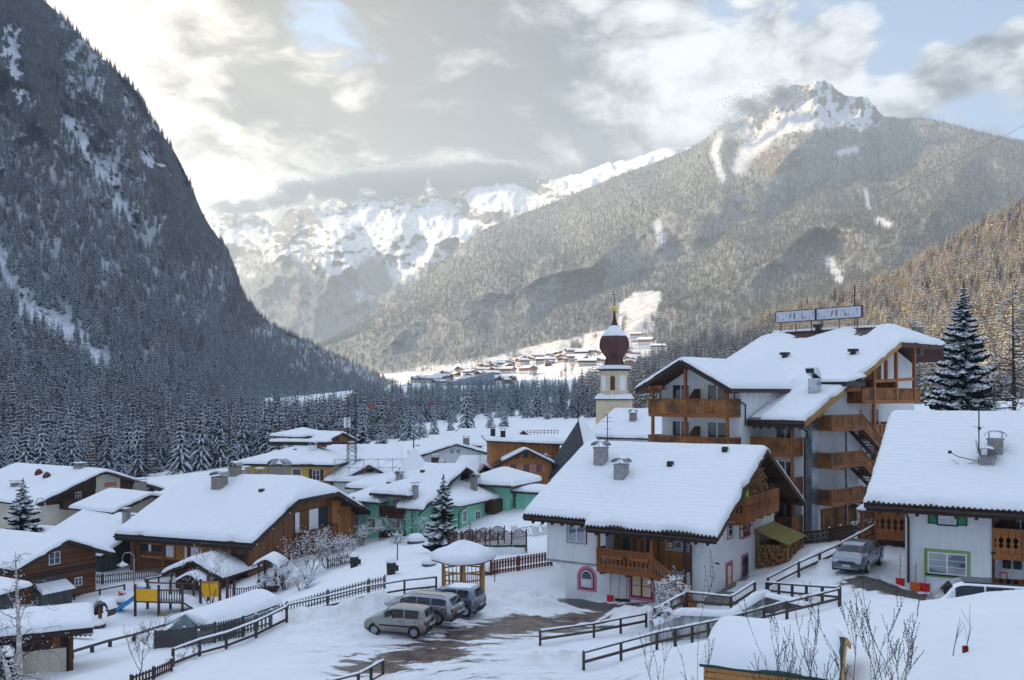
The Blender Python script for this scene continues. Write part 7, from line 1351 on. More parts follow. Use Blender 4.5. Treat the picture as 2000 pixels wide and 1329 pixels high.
m = MB(); m.beam((W2, .95, 1.15), (W2+2.6, .95, -.3), 1.9, .1); rp = m.build('climbing_ramp', 'fence_brown', PG); g_ = np.array([[(W2+2.6*t, .02+1.86*s, 1.24-1.42*t+.12*(1-abs(2*s-1)**6)) for s in np.linspace(0, 1, 9)] for t in np.linspace(0, 1, 8)]); MB().grid(g_[:, ::-1]).build('ramp_snow', 'snow', rp, True); MB().box(.0, -.1, -.2, W2, .0, .15).build('kick_board', 'pine_post', PG)
p = hit(420, 1178, 62); PB = thing('climbing_frame', 'brown climbing frame with rope bridge, yellow panels and small snow-roofed tower', 'climbing frame', p, -.05)
for x, h_ in ((-1.2, 1.9), (.4, 1.6), (1.0, 1.5), (3.6, 3.2), (5.0, 3.2)):
    for y in (0, 1.6): MB().box(x-.09, y-.09, -.5, x+.09, y+.09, h_).build('post', 'fence_brown', PB)
MB().box(-1.1, -.05, .5, .3, .02, 1.6).build('yellow_panel', 'yellow_paint', PB); MB().box(3.7, -.05, .2, 4.9, .02, .85).build('yellow_panel', 'yellow_paint', PB); MB().box(-1.1, -.1, 1.62, .3, .1, 1.75).build('panel_cap', 'pine_post', PB)
for i in range(14): t = (i+.5)/14; link('baluster', bl, PB, (1.0+2.6*t, 0, -.75-.3*math.sin(math.pi*t)+.25*t))
m = MB(); m.tube([(1.0+2.6*t, 0, 1.35-.3*math.sin(math.pi*t)+.25*t) for t in np.linspace(0, 1, 8)], .035, 4).tube([(1.0+2.6*t, 0, .42-.3*math.sin(math.pi*t)+.25*t) for t in np.linspace(0, 1, 8)], .035, 4); m.build('bridge_rope', 'fence_brown', PB)
MB().box(3.6, 0, 1.0, 5.0, 1.6, 1.1).build('platform', 'fence_brown', PB); rr = Roof('x', 4.3, 3.75, .62); roof_slab(PB, [3.2, 4.3, 5.4], [-.5, 2.0], rr, .08, 'fence_brown'); snow_on(PB, 3.2, 5.4, -.5, 2.0, rr.soft(.2), .24, .2, 'snow'); m = MB(); m.beam((5.2, .2, 2.2), (6.1, .0, -.3), .10, .10); m.beam((4.2, -1.2, -.3), (4.9, -.1, 2.0), .10, .10); m.build('swing_leg', 'fence_brown', PB)
p = hit(365, 1162, 66); PH = thing('playhouse', 'dark timber playhouse with a deep snow roof behind the climbing frame', 'playhouse', (p.x+.5, p.y+1, p.z), -R(18)); simple_house(PH, -2.2, 2.4, 0, 4.2, -1, 1.9, .42, 'x', .8, 'dark_wood_lying', T=.42, snow_res=.25, seed=121); rr = Roof('x', .6, 2.0, .55); roof_slab(PH, [-.7, .6, 1.9], [-1.9, .2], rr, .08, 'fence_brown', 'porch_roof'); snow_on(PH, -.7, 1.9, -1.9, .2, rr.soft(.2), .26, .2, 'snow', 'porch_snow')
for x in (-.4, 1.6): MB().box(x-.08, -1.7, -1, x+.08, -1.54, 1.5).build('post', 'fence_brown', PH)
p = hit(206, 1181, 60); sy = thing('spring_toy', 'small blue spring toy buried in playground snow', 'spring toy', hit(281, 1152, 62)); MB().lathe([(.5, -.1), (.6, .12), (.55, .3), (.3, .36)], 10).build('blue_seat', 'blue_paint', sy, True); MB().lathe([(.56, .28), (.5, .44), (.2, .56), (.01, .58)], 10).build('snow_cap', 'snow', sy, True)
sy = thing('spring_toy', 'small orange rocking toy standing in playground snow beside the lone rail', 'rocking toy', hit(238, 1166, 60)); m = MB().box(-.28, -.05, .0, -.12, .05, .45); m.beam((-.2, 0, .18), (.36, 0, .27), .08, .10); m.build('orange_body', 'orange_plastic', sy); MB().tube([(.0, 0, -.2), (.0, 0, .3)], .08).build('spring', 'metal_dark', sy)
sy = thing('stone_group', 'cluster of snow-capped stones in the playground', 'stones', hit(216, 1180, 60))
for i, (x, r_) in enumerate(((-.7, .45), (-.1, .35), (.35, .5), (.9, .32))): MB().lathe([(r_, -.1), (r_*.9, .2), (r_*.4, .34)], 8, (x, 0, 0)).build('stone', 'stone', sy, True); MB().lathe([(r_*1.05, .18), (r_*1.0, .42), (r_*.6, .62), (.01, .68)], 9, (x, 0, 0)).build('snow_cap', 'snow', sy, True)
p = hit(188, 1226, 52); sy = thing('wooden_fountain', 'small wooden well trough with a round snow-covered hood in the playground', 'fountain', p, -.3); MB().lathe([(.62, -.3), (.70, .25), (.6, .3)], 8).build('trough', 'fence_brown', sy); MB().lathe([(.66, .22), (.68, .42), (.45, .58), (.01, .62)], 10).build('trough_snow', 'snow', sy, True); MB().box(-.55, .8, -.3, -.35, 1.0, 1.3).build('post', 'brown_wood', sy); m = MB(); g_ = np.array([[(-.1+.62*math.cos(t), yy, 1.0+.62*math.sin(t)) for t in np.linspace(-.5, 3.6, 12)] for yy in (.6, 1.5)]); m.grid(g_); g2 = g_.copy(); g2[..., 2] += .0; g2[..., 0] *= 1.08; m.grid(g2[:, ::-1]); m.build('hood', 'fence_brown', sy); g_ = np.array([[(-.1+(.70+.22*math.sin(max(t, 0)))*math.cos(t), yy, 1.02+(.66+.26*math.sin(t))*math.sin(t)) for t in np.linspace(.3, 2.85, 12)] for yy in (.55, .7, 1.4, 1.55)]); MB().grid(g_).build('hood_snow', 'snow', sy, True)
p = hit(160, 1247, 50); sy = thing('bench', 'small slatted bench with its back to the kiosk wall', 'bench', p, .15)
for i in range(5): MB().box(-.8+i*.32, 0, .1, -.68+i*.32, .08, .95).build('slat', 'fence_brown', sy)
MB().box(-.9, -.5, .3, .8, .0, .4).build('seat', 'fence_brown', sy); snow_on(sy, -.9, .8, -.5, 0, lambda X, Y: .4+0*X, .2, .2, 'snow', 'seat_snow')
# greenhouse
p = hit(317, 1268, 47); GH = thing('greenhouse', 'small greenhouse with pale green glass under rounded snow', 'greenhouse', (p.x+.1, p.y+.6, p.z-.25), -R(22)); GW, GL = 2.5, 6.8
m = MB()
for x in np.linspace(0, GW, 5): m.box(x-.03, -.03, 0, x+.03, .03, 1.25+.9*(1-abs(2*x/GW-1)))
for z in (.05, 1.2): m.box(0, -.035, z, GW, .035, z+.06)
for y in np.linspace(0, GL, 9): m.box(GW-.03, y-.03, 0, GW+.03, y+.03, 1.25).box(-.03, y-.03, 0, .03, y+.03, 1.25)
m.box(GW-.035, 0, 1.2, GW+.035, GL, 1.27).box(GW-.035, 0, .0, GW+.035, GL, .08); m.build('frame', 'metal_light', GH)
for i in range(4): x0, x1 = GW*i/4+.03, GW*(i+1)/4-.03; zf_ = lambda x: 1.22+.9*(1-abs(2*x/GW-1)); MB().prism([(x0, .06), (x1, .06), (x1, zf_(x1)), (x0, zf_(x0))], lambda a, b: (a, -.012, b), lambda a, b: (a, .012, b)).build('pane', 'green_glass', GH)
for i in range(8): MB().box(GW-.012, GL*i/8+.03, .08, GW+.012, GL*(i+1)/8-.03, 1.2).build('pane', 'green_glass', GH)
MB().box(-.012, .05, .05, .012, GL, 1.2).box(.02, GL-.02, .05, GW, GL, 1.9).build('pane', 'green_glass', GH); rr = Roof('x', GW/2, 2.18, .55); roof_slab(GH, [-.12, GW/2, GW+.12], [-.08, GL+.08], rr, .05, 'green_glass'); snow_on(GH, -.2, GW+.2, .05, GL+.1, Roof('x', GW/2, 2.22, .52).soft(.7), .36, .2, 'snow', seed=131, amp=1.6)

# ================================================================ lamps, bins, tools, small things
def lamp_post(u, v, Y, h, label, globe=True):
    p = on_ground(u, Y); A = thing('street_lamp', label, 'street lamp', p); MB().tube([(0, 0, -.3), (0, 0, h)], .06).build('pole', 'metal_light', A)
    if globe: MB().lathe([(.02, -.36), (.25, -.28), (.36, 0), (.25, .28), (.02, .36)], 14, (0, 0, h+.3)).build('globe', 'lamp_glass', A, True); MB().lathe([(.3, .2), (.2, .36), (.01, .42)], 12, (0, 0, h+.3)).build('snow_cap', 'snow', A, True)
    else:
        MB().tube([(0, 0, h-.1), (-.05, 0, h+.3), (-.35, 0, h+.55), (-.8, 0, h+.5), (-1.0, 0, h+.2), (-1.02, 0, h-.25)], .045).build('swan_neck', 'metal_grey', A); MB().lathe([(.05, .0), (.15, -.12), (.52, -.34), (.5, -.38)], 12, (-1.02, 0, h-.2)).build('lamp_shade', 'metal_light', A); MB().lathe([(.28, -.36), (.2, -.52), (.02, -.58)], 10, (-1.02, 0, h-.2)).build('bulb_glass', 'lamp_glass', A, True)
    return A
lamp_post(70, 1138, 74, 2.7, 'street lamp with a white globe beside the brown log cabin'); lamp_post(262, 1130, 78, 2.8, 'swan-neck street lamp with hanging white shade in front of the grey barn', False); lamp_post(88, 1040, 100, 4.6, 'thin street lamp with two hanging shades before the wide chalet', False)
fl = thing('flag', 'blue and white pennant hanging from its pole beside the low cream house', 'flag', on_ground(172, 96)); fl.location.z = -4.5; MB().tube([(0, 0, -.5), (0, 0, 5.2)], .05).build('pole', 'metal_dark', fl); g_ = np.array([[(-(1-t)*(.95-.15*s)*1.0*(1-s*.72)-.04, .12*math.sin(6*t+3*s), 4.0-3.0*s-.9*0*t) for t in np.linspace(0, 1, 7)] for s in np.linspace(0, 1, 10)]); m = MB().grid(g_); g2 = g_.copy(); g2[..., 1] += .01; m.grid(g2[:, ::-1]); m.build('cloth', 'blue_cloth', fl, True)
wl = H.matrix_world.copy() if False else None
def by_house(src, a, b, u=None):
    t = src.rotation_euler.z; return (src.location.x+a*math.cos(t)-b*math.sin(t), src.location.y+a*math.sin(t)+b*math.cos(t))
def tool(name, label, src, a, b, h, blade, mat, rot=0., lean=.12, zz_=None):
    x, y = by_house(src, a, b); A = thing(name, label, 'broom' if name == 'broom' else 'snow shovel', (x, y, (gz(x, y) if zz_ is None else zz_)+.02), src.rotation_euler.z+rot); MB().tube([(0, 0, .15), (0, lean, h)], .020, 6).build('handle', 'pine_post' if mat != 'dark' else 'red_paint', A)
    if blade: g_ = np.array([[(s*.22, -.10*(1-s*s)+.06*(z/.5), z) for s in np.linspace(-1, 1, 7)] for z in np.linspace(0, .40, 5)]); m = MB().grid(g_); g2 = g_.copy(); g2[..., 1] += .02; m.grid(g2[:, ::-1]); m.build('blade', mat, A)
    else: MB().box(-.22, -.06, .0, .22, .06, .16).build('bristles', 'metal_dark', A)
    return A
tool('snow_shovel', 'red snow shovel leaning on the white wall below the carved balcony', H, -5.95, -.22, 1.75, True, 'red_plastic'); tool('broom', 'broom with pale handle next to the red shovel on the white wall', H, -5.35, -.22, 1.7, False, 'x'); tool('broom', 'broom with red handle leaning on the white wall, beside the pale-handled one', H, -4.85, -.22, 1.4, False, 'dark')
tool('snow_shovel', 'orange snow shovel leaning on the green-shuttered house', G, .50, -.18, 1.35, True, 'orange_plastic', zz_=2.0); tool('snow_shovel', 'red snow shovel with long handle under the lower window of the green-shuttered house', G, .95, -.18, 2.1, True, 'red_plastic', zz_=2.0); tool('snow_shovel', 'small red shovel behind the corner drainpipe of the green-shuttered house', G, -.28, .3, 1.6, True, 'red_plastic', zz_=2.05)
ex = thing('hand_truck', 'red hand truck standing in the porch of the green-shuttered house', 'hand truck', (*by_house(G, 4.25, .9), 2.1), G.rotation_euler.z); m = MB().tube([(0, 0, 0), (0, .1, 1.0)], .03).tube([(.3, 0, 0), (.3, .1, 1.0)], .03).tube([(0, .1, 1.0), (.3, .1, 1.0)], .03); m.build('frame', 'red_plastic', ex); MB().lathe([(.12, -.04), (.12, .04)], 10, (.15, -.05, .12)).build('wheel', 'black_rubber', ex)
for u, v, lb in ((764, 1122, 'dark litter bin with a cap of snow in the open snowfield'), (692, 1108, 'black bin standing beside the snowy shrubs')):
    bn = thing('litter_bin', lb, 'bin', hit(u, v, 60), .4); MB().lathe([(.30, -.3), (.36, .85), (.33, .88)], 10).build('body', 'metal_dark', bn, True); MB().lathe([(.38, .86), (.40, .98), (.2, 1.18), (.01, 1.22)], 10).build('snow_cap', 'snow', bn, True); MB().box(.36, -.1, .2, .52, .1, .6).build('bracket', 'metal_dark', bn)
st = thing('marker_post', 'thin brown stake standing alone in the snowfield', 'stake', hit(776, 1095, 60)); MB().tube([(0, 0, -.3), (.02, 0, 1.4)], .05).build('stake', 'fence_red', st)
for u, v, Y, s_, lb in ((812, 1060, 80, .9, 'snow-capped boulder in front of the green wall'), (838, 1104, 62, .55, 'flat snow-covered stone near the gazebo'), (990, 1076, 70, .6, 'round snow mound beside the end of the lattice fence'), (955, 1118, 60, .7, 'snow-covered log lying beside the gazebo')):
    bo = thing('boulder', lb, 'boulder', hit(u, v, Y-12)); MB().lathe([(s_, -.2), (s_*.95, s_*.3), (s_*.5, s_*.45)], 9).build('rock', 'stone_dark', bo, True); MB().lathe([(s_*1.05, s_*.25), (s_*1.02, s_*.6), (s_*.65, s_*.95), (.01, s_*1.05)], 12).build('snow_cap', 'snow', bo, True)
# cable of the ropeway across the far slope
cb = thing('ropeway_cable', 'long dark cable slanting across the right-hand mountain down to the valley', 'cable', at(2010, 240, 900)); MB().tube([at(u, v, Y)-cb.location for u, v, Y in ((2010, 240, 900), (1800, 350, 950), (1560, 478, 1010), (1300, 600, 1080), (1150, 665, 1130), (1040, 707, 1170))], .16, 4).build('cable', 'metal_dark', cb)
# log shed at the lower right
LS = thing('log_shed', 'orange log shed with deep smooth snow on its roof at the lower picture edge', 'shed', (*xy(1398, 21.5), 3.28), -R(24)); LW, LD = 2.5, 2.3
for i in range(9): z = 1.0+i*.15; MB().box(0, -.05+.0*i, z+.006, LW, .05, z+.144).build('log', 'orange_log', LS); MB().box(LW-.05, .06, z+.006, LW+.05, LD, z+.144).build('log', 'orange_log', LS); MB().box(-.28, -.055, z+.012, -.005, .055, z+.138).build('log_end', 'orange_log', LS)
MB().box(.05, .06, -1, LW-.06, LD, 2.3).build('inner_wall', 'brown_wood', LS); rr = Roof('y', 1.2, 2.90, .34); MB().prism([(.0, 2.35), (LD, 2.35), (1.2, 2.76)], lambda y, z: (LW+.04, y, z), lambda y, z: (LW-.04, y, z)).build('gable_boards', 'orange_log', LS)
roof_slab(LS, [-.3, LW+.35], [-.45, 1.2, 2.85], rr, .07, 'dark_green_paint'); m = MB(); m.beam((LW+.37, -.42, 2.27), (LW+.37, 1.2, 2.82), .04, .14); m.beam((LW+.37, 1.2, 2.82), (LW+.37, 2.8, 2.28), .04, .14); m.build('bargeboard', 'orange_log', LS); snow_on(LS, -.26, LW+.24, -.42, 2.8, rr.soft(.8), .40, .12, 'soft_snow', seed=141, amp=.9)
m = MB().box(LW+.7, 1.6, 2.0, LW+1.25, 2.3, 2.2); 
# ================================================================ plants near by
def grow(seed, p0, d0, L, r, depth, q, spread=.6, up=.15, nb=(2, 4), shrink=.68, segs=3, wob=.18, minr=.004):
    "a branching skeleton: list of (points, radii) and list of tips"
    rnd = random.Random(seed); out = []; tips = []
    def br(p, d, L, r, k):
        pts = [p.copy()]; rs = [r]; n = segs if k else segs+2
        for i in range(n):
            d = (d+Vector((rnd.gauss(0, wob), rnd.gauss(0, wob), rnd.gauss(0, wob)+up*.3))).normalized(); p = p+d*L/n; pts.append(p.copy()); rs.append(max(minr, r*(1-.65*(i+1)/n)))
        out.append((pts, rs))
        if k >= depth: tips.extend(pts[1:]); return
        for j in range(rnd.randint(*nb)):
            t = rnd.uniform(.35, 1.0); i = min(int(t*n), n-1); b = pts[i].lerp(pts[i+1], t*n-i); a = rnd.uniform(0, 6.283); s = Vector((math.cos(a), math.sin(a), rnd.uniform(-.1, .6)*1)); nd = (d*(1-spread)+s*spread+Vector((0, 0, up))).normalized(); br(b, nd, L*shrink*rnd.uniform(.7, 1.1), max(minr, rs[i]*.6), k+1)
    br(Vector(p0), Vector(d0).normalized(), L, r, 0); return out, tips
def sticks(skel, n=4):
    m = MB()
    for pts, rs in skel: m.tube(pts, rs, n, False)
    return m
def clumps(m, pts, r0, r1, rnd, flat=.6):
    for p in pts:
        r = rnd.uniform(r0, r1); a = rnd.random()*3; v = [p+Vector((r*math.cos(a+i*1.571)*rnd.uniform(.7, 1.3), r*math.sin(a+i*1.571)*rnd.uniform(.7, 1.3), rnd.uniform(-.15, .15)*r)) for i in range(4)]+[p+Vector((0, 0, r*flat)), p-Vector((0, 0, r*flat*.5))]
        m.add(v, [(0, 1, 4), (1, 2, 4), (2, 3, 4), (3, 0, 4), (1, 0, 5), (2, 1, 5), (3, 2, 5), (0, 3, 5)])
    return m
def shrub(name, label, loc, h, w, seed, stems=9, snow=.5, berries=0, cs=(.03, .07), cat='shrub', depth=3, lie=.55, r=.022):
    rnd = random.Random(seed); root = thing(name, label, cat, loc); sk = []; tips = []
    for i in range(stems):
        a = rnd.random()*6.283; d = Vector((math.cos(a)*lie, math.sin(a)*lie, 1)); s, t = grow(seed*31+i, (math.cos(a)*w*.12, math.sin(a)*w*.12, -.1), d, h*rnd.uniform(.45, .72), r, depth, None, .55, .12, (3, 4), .62); sk += s; tips += t
    sticks(sk, 3).build('branches', 'twig', root); sn = [t+Vector((0, 0, .02)) for t in tips if rnd.random() < snow]; c_ = clumps(MB(), sn, cs[0], cs[1], rnd).build('snow_clumps', 'snow', root)
    if berries: clumps(MB(), rnd.sample(tips, min(berries, len(tips))), .035, .055, rnd, 1).build('berries', 'berry', root)
    return root
def bough_spruce(name, label, loc, h, w, seed, whorls=13, br=8, snow=.8, rot=0., gap=0., cat='tree', low=.03):
    "a spruce near enough to show its boughs: each an arching axis with hanging sprays, snow lying on top"
    rnd = random.Random(seed); root = thing(name, label, cat, loc, rot); MB().tube([(0, 0, -.4), (0, 0, h*.5), (0, 0, h*.97)], [h*.014, h*.009, .012], 8).build('trunk', 'bark', root); cv, cf, cm = [], [], []
    def quad(p, mt): o = len(cv); cv.extend(p); cf.append(tuple(range(o, o+len(p)))); cm.append(mt)
    N = int(whorls*br*.82)
    if True:
        for b in range(N):
            t = min(.985, ((b+rnd.uniform(-2.5, 2.5))/N)); t = max(0., t); z0 = h*(low+.02+(.95-low)*(t**.90)); L = w*(1-t)**.80*rnd.uniform(.80, 1.12)+.12
            a = b*2.39996+rnd.uniform(-.35, .35); l = L*rnd.uniform(.70, 1.12); ca, sa = math.cos(a), math.sin(a); n = 7 if l > .7 else 4; dr = l*rnd.uniform(.20, .46); zj = z0; heavy = rnd.random() < snow
            ax = lambda s: Vector((ca*l*s, sa*l*s, zj-dr*math.sin(min(s, 1)*1.9)*.9+l*.10*s*s)); sd_ = Vector((-sa, ca, 0))
            for i in range(n):
                s0, s1 = i/n, (i+1)/n; p, q = ax(s0), ax(s1); wd = l*.34*(1-s0*.72)*rnd.uniform(.7, 1.2)*(.5 if i == 0 else 1)+.03; hg = wd*rnd.uniform(.25, .5)
                for sg in (1, -1):
                    e = sd_*sg*wd+Vector((ca, sa, 0))*wd*.45-Vector((0, 0, hg)); m_ = (p+q)/2
                    quad([p, q, q+e*.75+Vector((0, 0, -.02)), m_+e], 0); e2 = sd_*sg*wd*.4-Vector((0, 0, hg*1.6+.05*l)); quad([p, q, q+e2*.8, p+e2], 0)
                    if heavy and (i > 0 or l < 1):
                        f_ = rnd.uniform(.45, .98); up_ = Vector((0, 0, .012+.02*l)); e3 = e*f_; quad([p+up_, q+up_, q+e3*.75+up_*.4, m_+e3+up_*.3], 1)
                if heavy and rnd.random() < .9:
                    r_ = wd*.46; c = (p+q)/2+Vector((0, 0, .02+r_*.25)); o = len(cv); cv.extend([c+Vector((ca*r_*1.5, sa*r_*1.5, -.1*r_)), c+sd_*r_, c-Vector((ca*r_*1.5, sa*r_*1.5, .1*r_)), c-sd_*r_, c+Vector((0, 0, r_*.8))])
                    for f4 in ((0, 1, 4), (1, 2, 4), (2, 3, 4), (3, 0, 4)): cf.append(tuple(o+x for x in f4)); cm.append(1)
    for i in range(4): a = i*1.57; quad([Vector((.03*math.cos(a), .03*math.sin(a), h*.93)), Vector((.10*math.cos(a+.5), .10*math.sin(a+.5), h*.955)), Vector((0, 0, h*1.01))], 0)
    link('crown', tree_mesh('crown', (cv, cf, cm), ['needles', 'snow']), root); return root
p = on_ground(866, 76); bough_spruce('spruce_tree', 'young dark spruce with snowy boughs in front of the green house', p, 6.6, 1.8, 5, 17, 10)
p = on_ground(918, 84); bough_spruce('spruce_tree', 'tiny snowy spruce by the green wall behind the lattice', p, 2.2, .5, 6, 8, 6, 1)
bough_spruce('spruce_tree', 'tall dark spruce with tiers of snowy boughs beside the hotel gable', (*xy(1882, 61), 2.6), 17.3, 3.8, 9, 24, 15, .97)
for u, Y, h_, w_, lb in ((708, 135, 8.5, 2.6, 'dense snowy spruce just right of the crane mast'), (748, 140, 6., 2.4, 'smaller snowy spruce beside the dense one near the crane'), (45, 92, 8.0, 2.5, 'snow-laden spruce in front of the wide chalet behind the birch'), (100, 190, 7.0, 2.3, 'lone young spruce in the field left of the wide chalet')):
    bough_spruce('spruce_tree', lb, on_ground(u, Y), h_, w_, int(u), 16, 10)
# bare larch right of it
def bare_conifer(name, label, loc, h, w, seed, mat='bark'):
    rnd = random.Random(seed); root = thing(name, label, 'tree', loc); MB().tube([(0, 0, -.5), (.1, 0, h*.5), (0, .05, h)], [h*.011, h*.008, .012], 8).build('trunk', mat, root); sk = []; tips = []
    for k_ in range(90):
        t = .10+.88*k_/90; z = h*t; l = w*(1-t)**.75*rnd.uniform(.6, 1.1)+.2; a = rnd.random()*6.283; s, tp = grow(seed*77+k_, (0, 0, z), (math.cos(a), math.sin(a), rnd.uniform(-.25, .1)), l*1.1, .075*(1-t)+.022, 2, None, .55, .06, (3, 4), .45, 4, .10, .012); sk += s; tips += tp
    sticks(sk, 3).build('branches', 'bark', root); clumps(MB(), [x+Vector((0, 0, .02)) for x in tips if rnd.random() < .28], .04, .10, rnd, .4).build('snow_clumps', 'snow', root); return root
bare_conifer('larch_tree', 'bare dark larch with fine snowy twigs at the picture edge beside the tall spruce', (*xy(1978, 58), 3.5), 15.5, 3.4, 3)
# birch at the lower left
def birch(label, loc, h, seed, lean=0.):
    rnd = random.Random(seed); root = thing('birch_tree', label, 'tree', loc); MB().tube([(0, 0, -.5), (lean*.3, 0, h*.4), (lean*.8, .05, h*.75), (lean, 0, h)], [.15, .11, .06, .015], 8).build('trunk', 'birch_bark', root); sk = []; tips = []
    for k_ in range(26):
        t = .22+.76*k_/26; a = rnd.random()*6.283; s, tp = grow(seed*13+k_, (lean*t, 0, h*t), (math.cos(a), math.sin(a), .55), (1-t)*2.0+.5, .022, 3, None, .5, -.18, (2, 3), .62, 4, .14, .004); sk += s; tips += tp
    sticks(sk, 3).build('branches', 'twig', root); clumps(MB(), [x+Vector((0, 0, .01)) for x in tips if rnd.random() < .16], .02, .055, rnd, .5).build('snow_clumps', 'snow', root); return root
p = on_ground(40, 42); birch('slender birch with white bark at the lower left picture edge', p, 6.6, 4, -.25); p2 = on_ground(28, 39.5); b2 = birch('leaning birch stem in the corner at the foot of the slender birch', p2, 3.2, 6, -1.0)
bough_spruce('spruce_tree', 'snow-bent young spruce cut by the left picture edge beneath the birches', on_ground(2, 40), 2.3, 1.1, 44, 7, 8, 1)
shrub('shrub', 'bare snowy shrub on the slope behind the birch', hit(20, 1130, 60), 3.2, 2.5, 45, 9, .45)
# shrubs before the farmhouse
for i, (u, v, Y, h_, w_, st_, sn_, be, lb) in enumerate(((600, 1130, 70, 4.3, 2., 14, .30, 90, 'tall red-brown shrub with snow on its twigs in front of the timber gable'), (640, 1108, 74, 3.4, 2., 13, .38, 30, 'wide snowy shrub right of the tallest one by the picket fence'), (672, 1100, 76, 3.2, 1.8, 12, .42, 0, 'snowy shrub beside the black bin'), (560, 1150, 70, 2.6, 2., 11, .85, 0, 'low rounded shrub heaped with snow on its near side'), (520, 1160, 68, 2.0, 2., 10, .95, 0, 'low spreading bush weighed down by snow, nearest the playground'), (590, 1152, 67, 1.7, 1.8, 10, .95, 0, 'small snow-smothered bush in front of the tall shrubs'), (745, 1055, 84, 2.4, 1.6, 8, .6, 0, 'thin snowy shrub before the green wall with two balconies'), (815, 1052, 84, 2.8, 1.6, 9, .5, 0, 'bare grey shrub between the green bay and the young spruce'), (705, 1066, 84, 2.2, 1.8, 8, .6, 0, 'low snowy shrub at the left end of the green house'), (775, 1062, 80, 1.6, 1.4, 8, .5, 0, 'small shrub under the lower balcony of the green house'))):
    shrub('shrub', lb, hit(u, v, Y-12), h_, w_, 200+i, st_, sn_, be, (.03, .075), r=.026)
shrub('rowan_tree', 'small rowan with red berries and snow beside the playground', hit(413, 1183, 58), 4.2, 1., 301, 4, .35, 150, (.03, .07), 'tree', 3, .32, .045)
for u, v, h_, sd_, lb in ((1062, 948, 4.2, 31, 'pollarded tree with snowy knobs beside the orange timber house'), (1040, 945, 3.2, 32, 'shorter pollarded tree left of the snowy knobbed one')): shrub('pollard_tree', lb, hit(u, v, 92), h_, .8, sd_, 4, .9, 0, (.08, .2), 'tree', 2, .25, .12)
shrub('shrub', 'snowy bush with drooping twigs at the foot of the carved outside stair', (*xy(1325, 47.6), .2), 2.4, 1.4, 320, 9, .7, 0, (.025, .06), r=.02); shrub('shrub', 'low dark-leaved bush under snow on the retaining wall', (*xy(1290, 45.8), .3), 1.0, 1.2, 321, 9, .8, 0, (.03, .08))
shrub('shrub', 'bare snowy sprig beside the lane railing below the hotel stair', hit(1695, 1052, 50), 1.7, .8, 322, 5, .5, 0, (.02, .05))
sp = thing('sapling', 'bare young tree standing alone in the near snow on the left', 'tree', hit(272, 1325, 36)); sk, tips = grow(51, (0, 0, -.3), (0, 0, 1), 1.6, .035, 3, None, .5, .22, (4, 5), .72, 4, .10, .006); sticks(sk, 4).build('branches', 'twig', sp)
shrub('shrub', 'dark leafless bush at the corner of the greenhouse fence', hit(296, 1266, 44), 1.4, .8, 331, 9, .3, 0, (.015, .035), r=.014)
for u, v, h_, sd_, lb in ((355, 1292, .8, 341, 'dry stalks poking through the snow by the two-rail fence'), (378, 1288, .9, 342, 'thin dead plant beside a post of the two-rail fence'), (332, 1300, .55, 343, 'tuft of bare stems at the end of the two-rail fence')): shrub('dry_stalks', lb, hit(u, v, 36), h_, .4, sd_, 5, .15, 0, (.01, .025), 'plant', 2, .3, .008)
# foreground twigs on the bank
for i, (u, vt, Y, n, lb) in enumerate(((1545, 1240, 13.5, 3, 'bare twigs rising in front of the log shed roof'), (1705, 1172, 12.5, 4, 'tall knobbly fruit-tree shoots in front of the snowbank'), (1785, 1190, 13.0, 2, 'bare forked shoot with side twigs beyond the log shed gable'), (1322, 1268, 14.0, 3, 'thin brambles at the far corner of the log shed'), (1650, 1220, 13.0, 2, 'slender bare shoots between the shed gable and the tallest twigs'), (1460, 1266, 14.0, 2, 'single bare twigs before the shed logs'), (1600, 1235, 14.5, 2, 'few thin bare shoots crossing the shed bargeboard'))):
    h_ = CAMZ-(vt-HOR)/FPX*Y-on_ground(u, Y).z+.25
    root = thing('bare_twigs', lb, 'twigs', on_ground(u, Y, -.25)); rnd = random.Random(400+i); sk = []
    for j in range(n):
        a = rnd.uniform(0, 6.28); s, tp = grow(500+i*20+j, (rnd.uniform(-.25, .25), rnd.uniform(-.2, .2), 0), (math.cos(a)*.28, math.sin(a)*.28, 1), h_*rnd.uniform(.6, 1.05), .0085, 2, None, .40, .30, (3, 5), .40, 6, .08, .0026); sk += s
        kn = [p for pts, rs in s for p in pts[1:]]
    m = sticks(sk, 4)
    for pts, rs in sk:
        for a, b in zip(pts, pts[1:]):
            c = a.lerp(b, .5); m.lathe([(.002, -.009), (.0075, 0), (.002, .010)], 4, c+Vector((rnd.uniform(-.012, .012), 0, 0)))
    m.build('shoots', 'twig', root)
for u, v, lb in ((1885, 1300, 'small sapling tied with a blue tag in the foreground snow'), (1860, 1320, 'thin bare shoot left of the tagged sapling')):
    root = thing('sapling', lb, 'sapling', on_ground(u, 19.5, -.1)); sk, tp = grow(int(u), (0, 0, 0), (.05, 0, 1), .85, .012, 1, None, .4, .3, (3, 5), .5, 5, .06, .004); sticks(sk, 4).build('stem', 'twig', root)
    if u > 1880: MB().box(-.05, -.03, .02, .06, .03, .24).build('tag', 'red_paint', root)
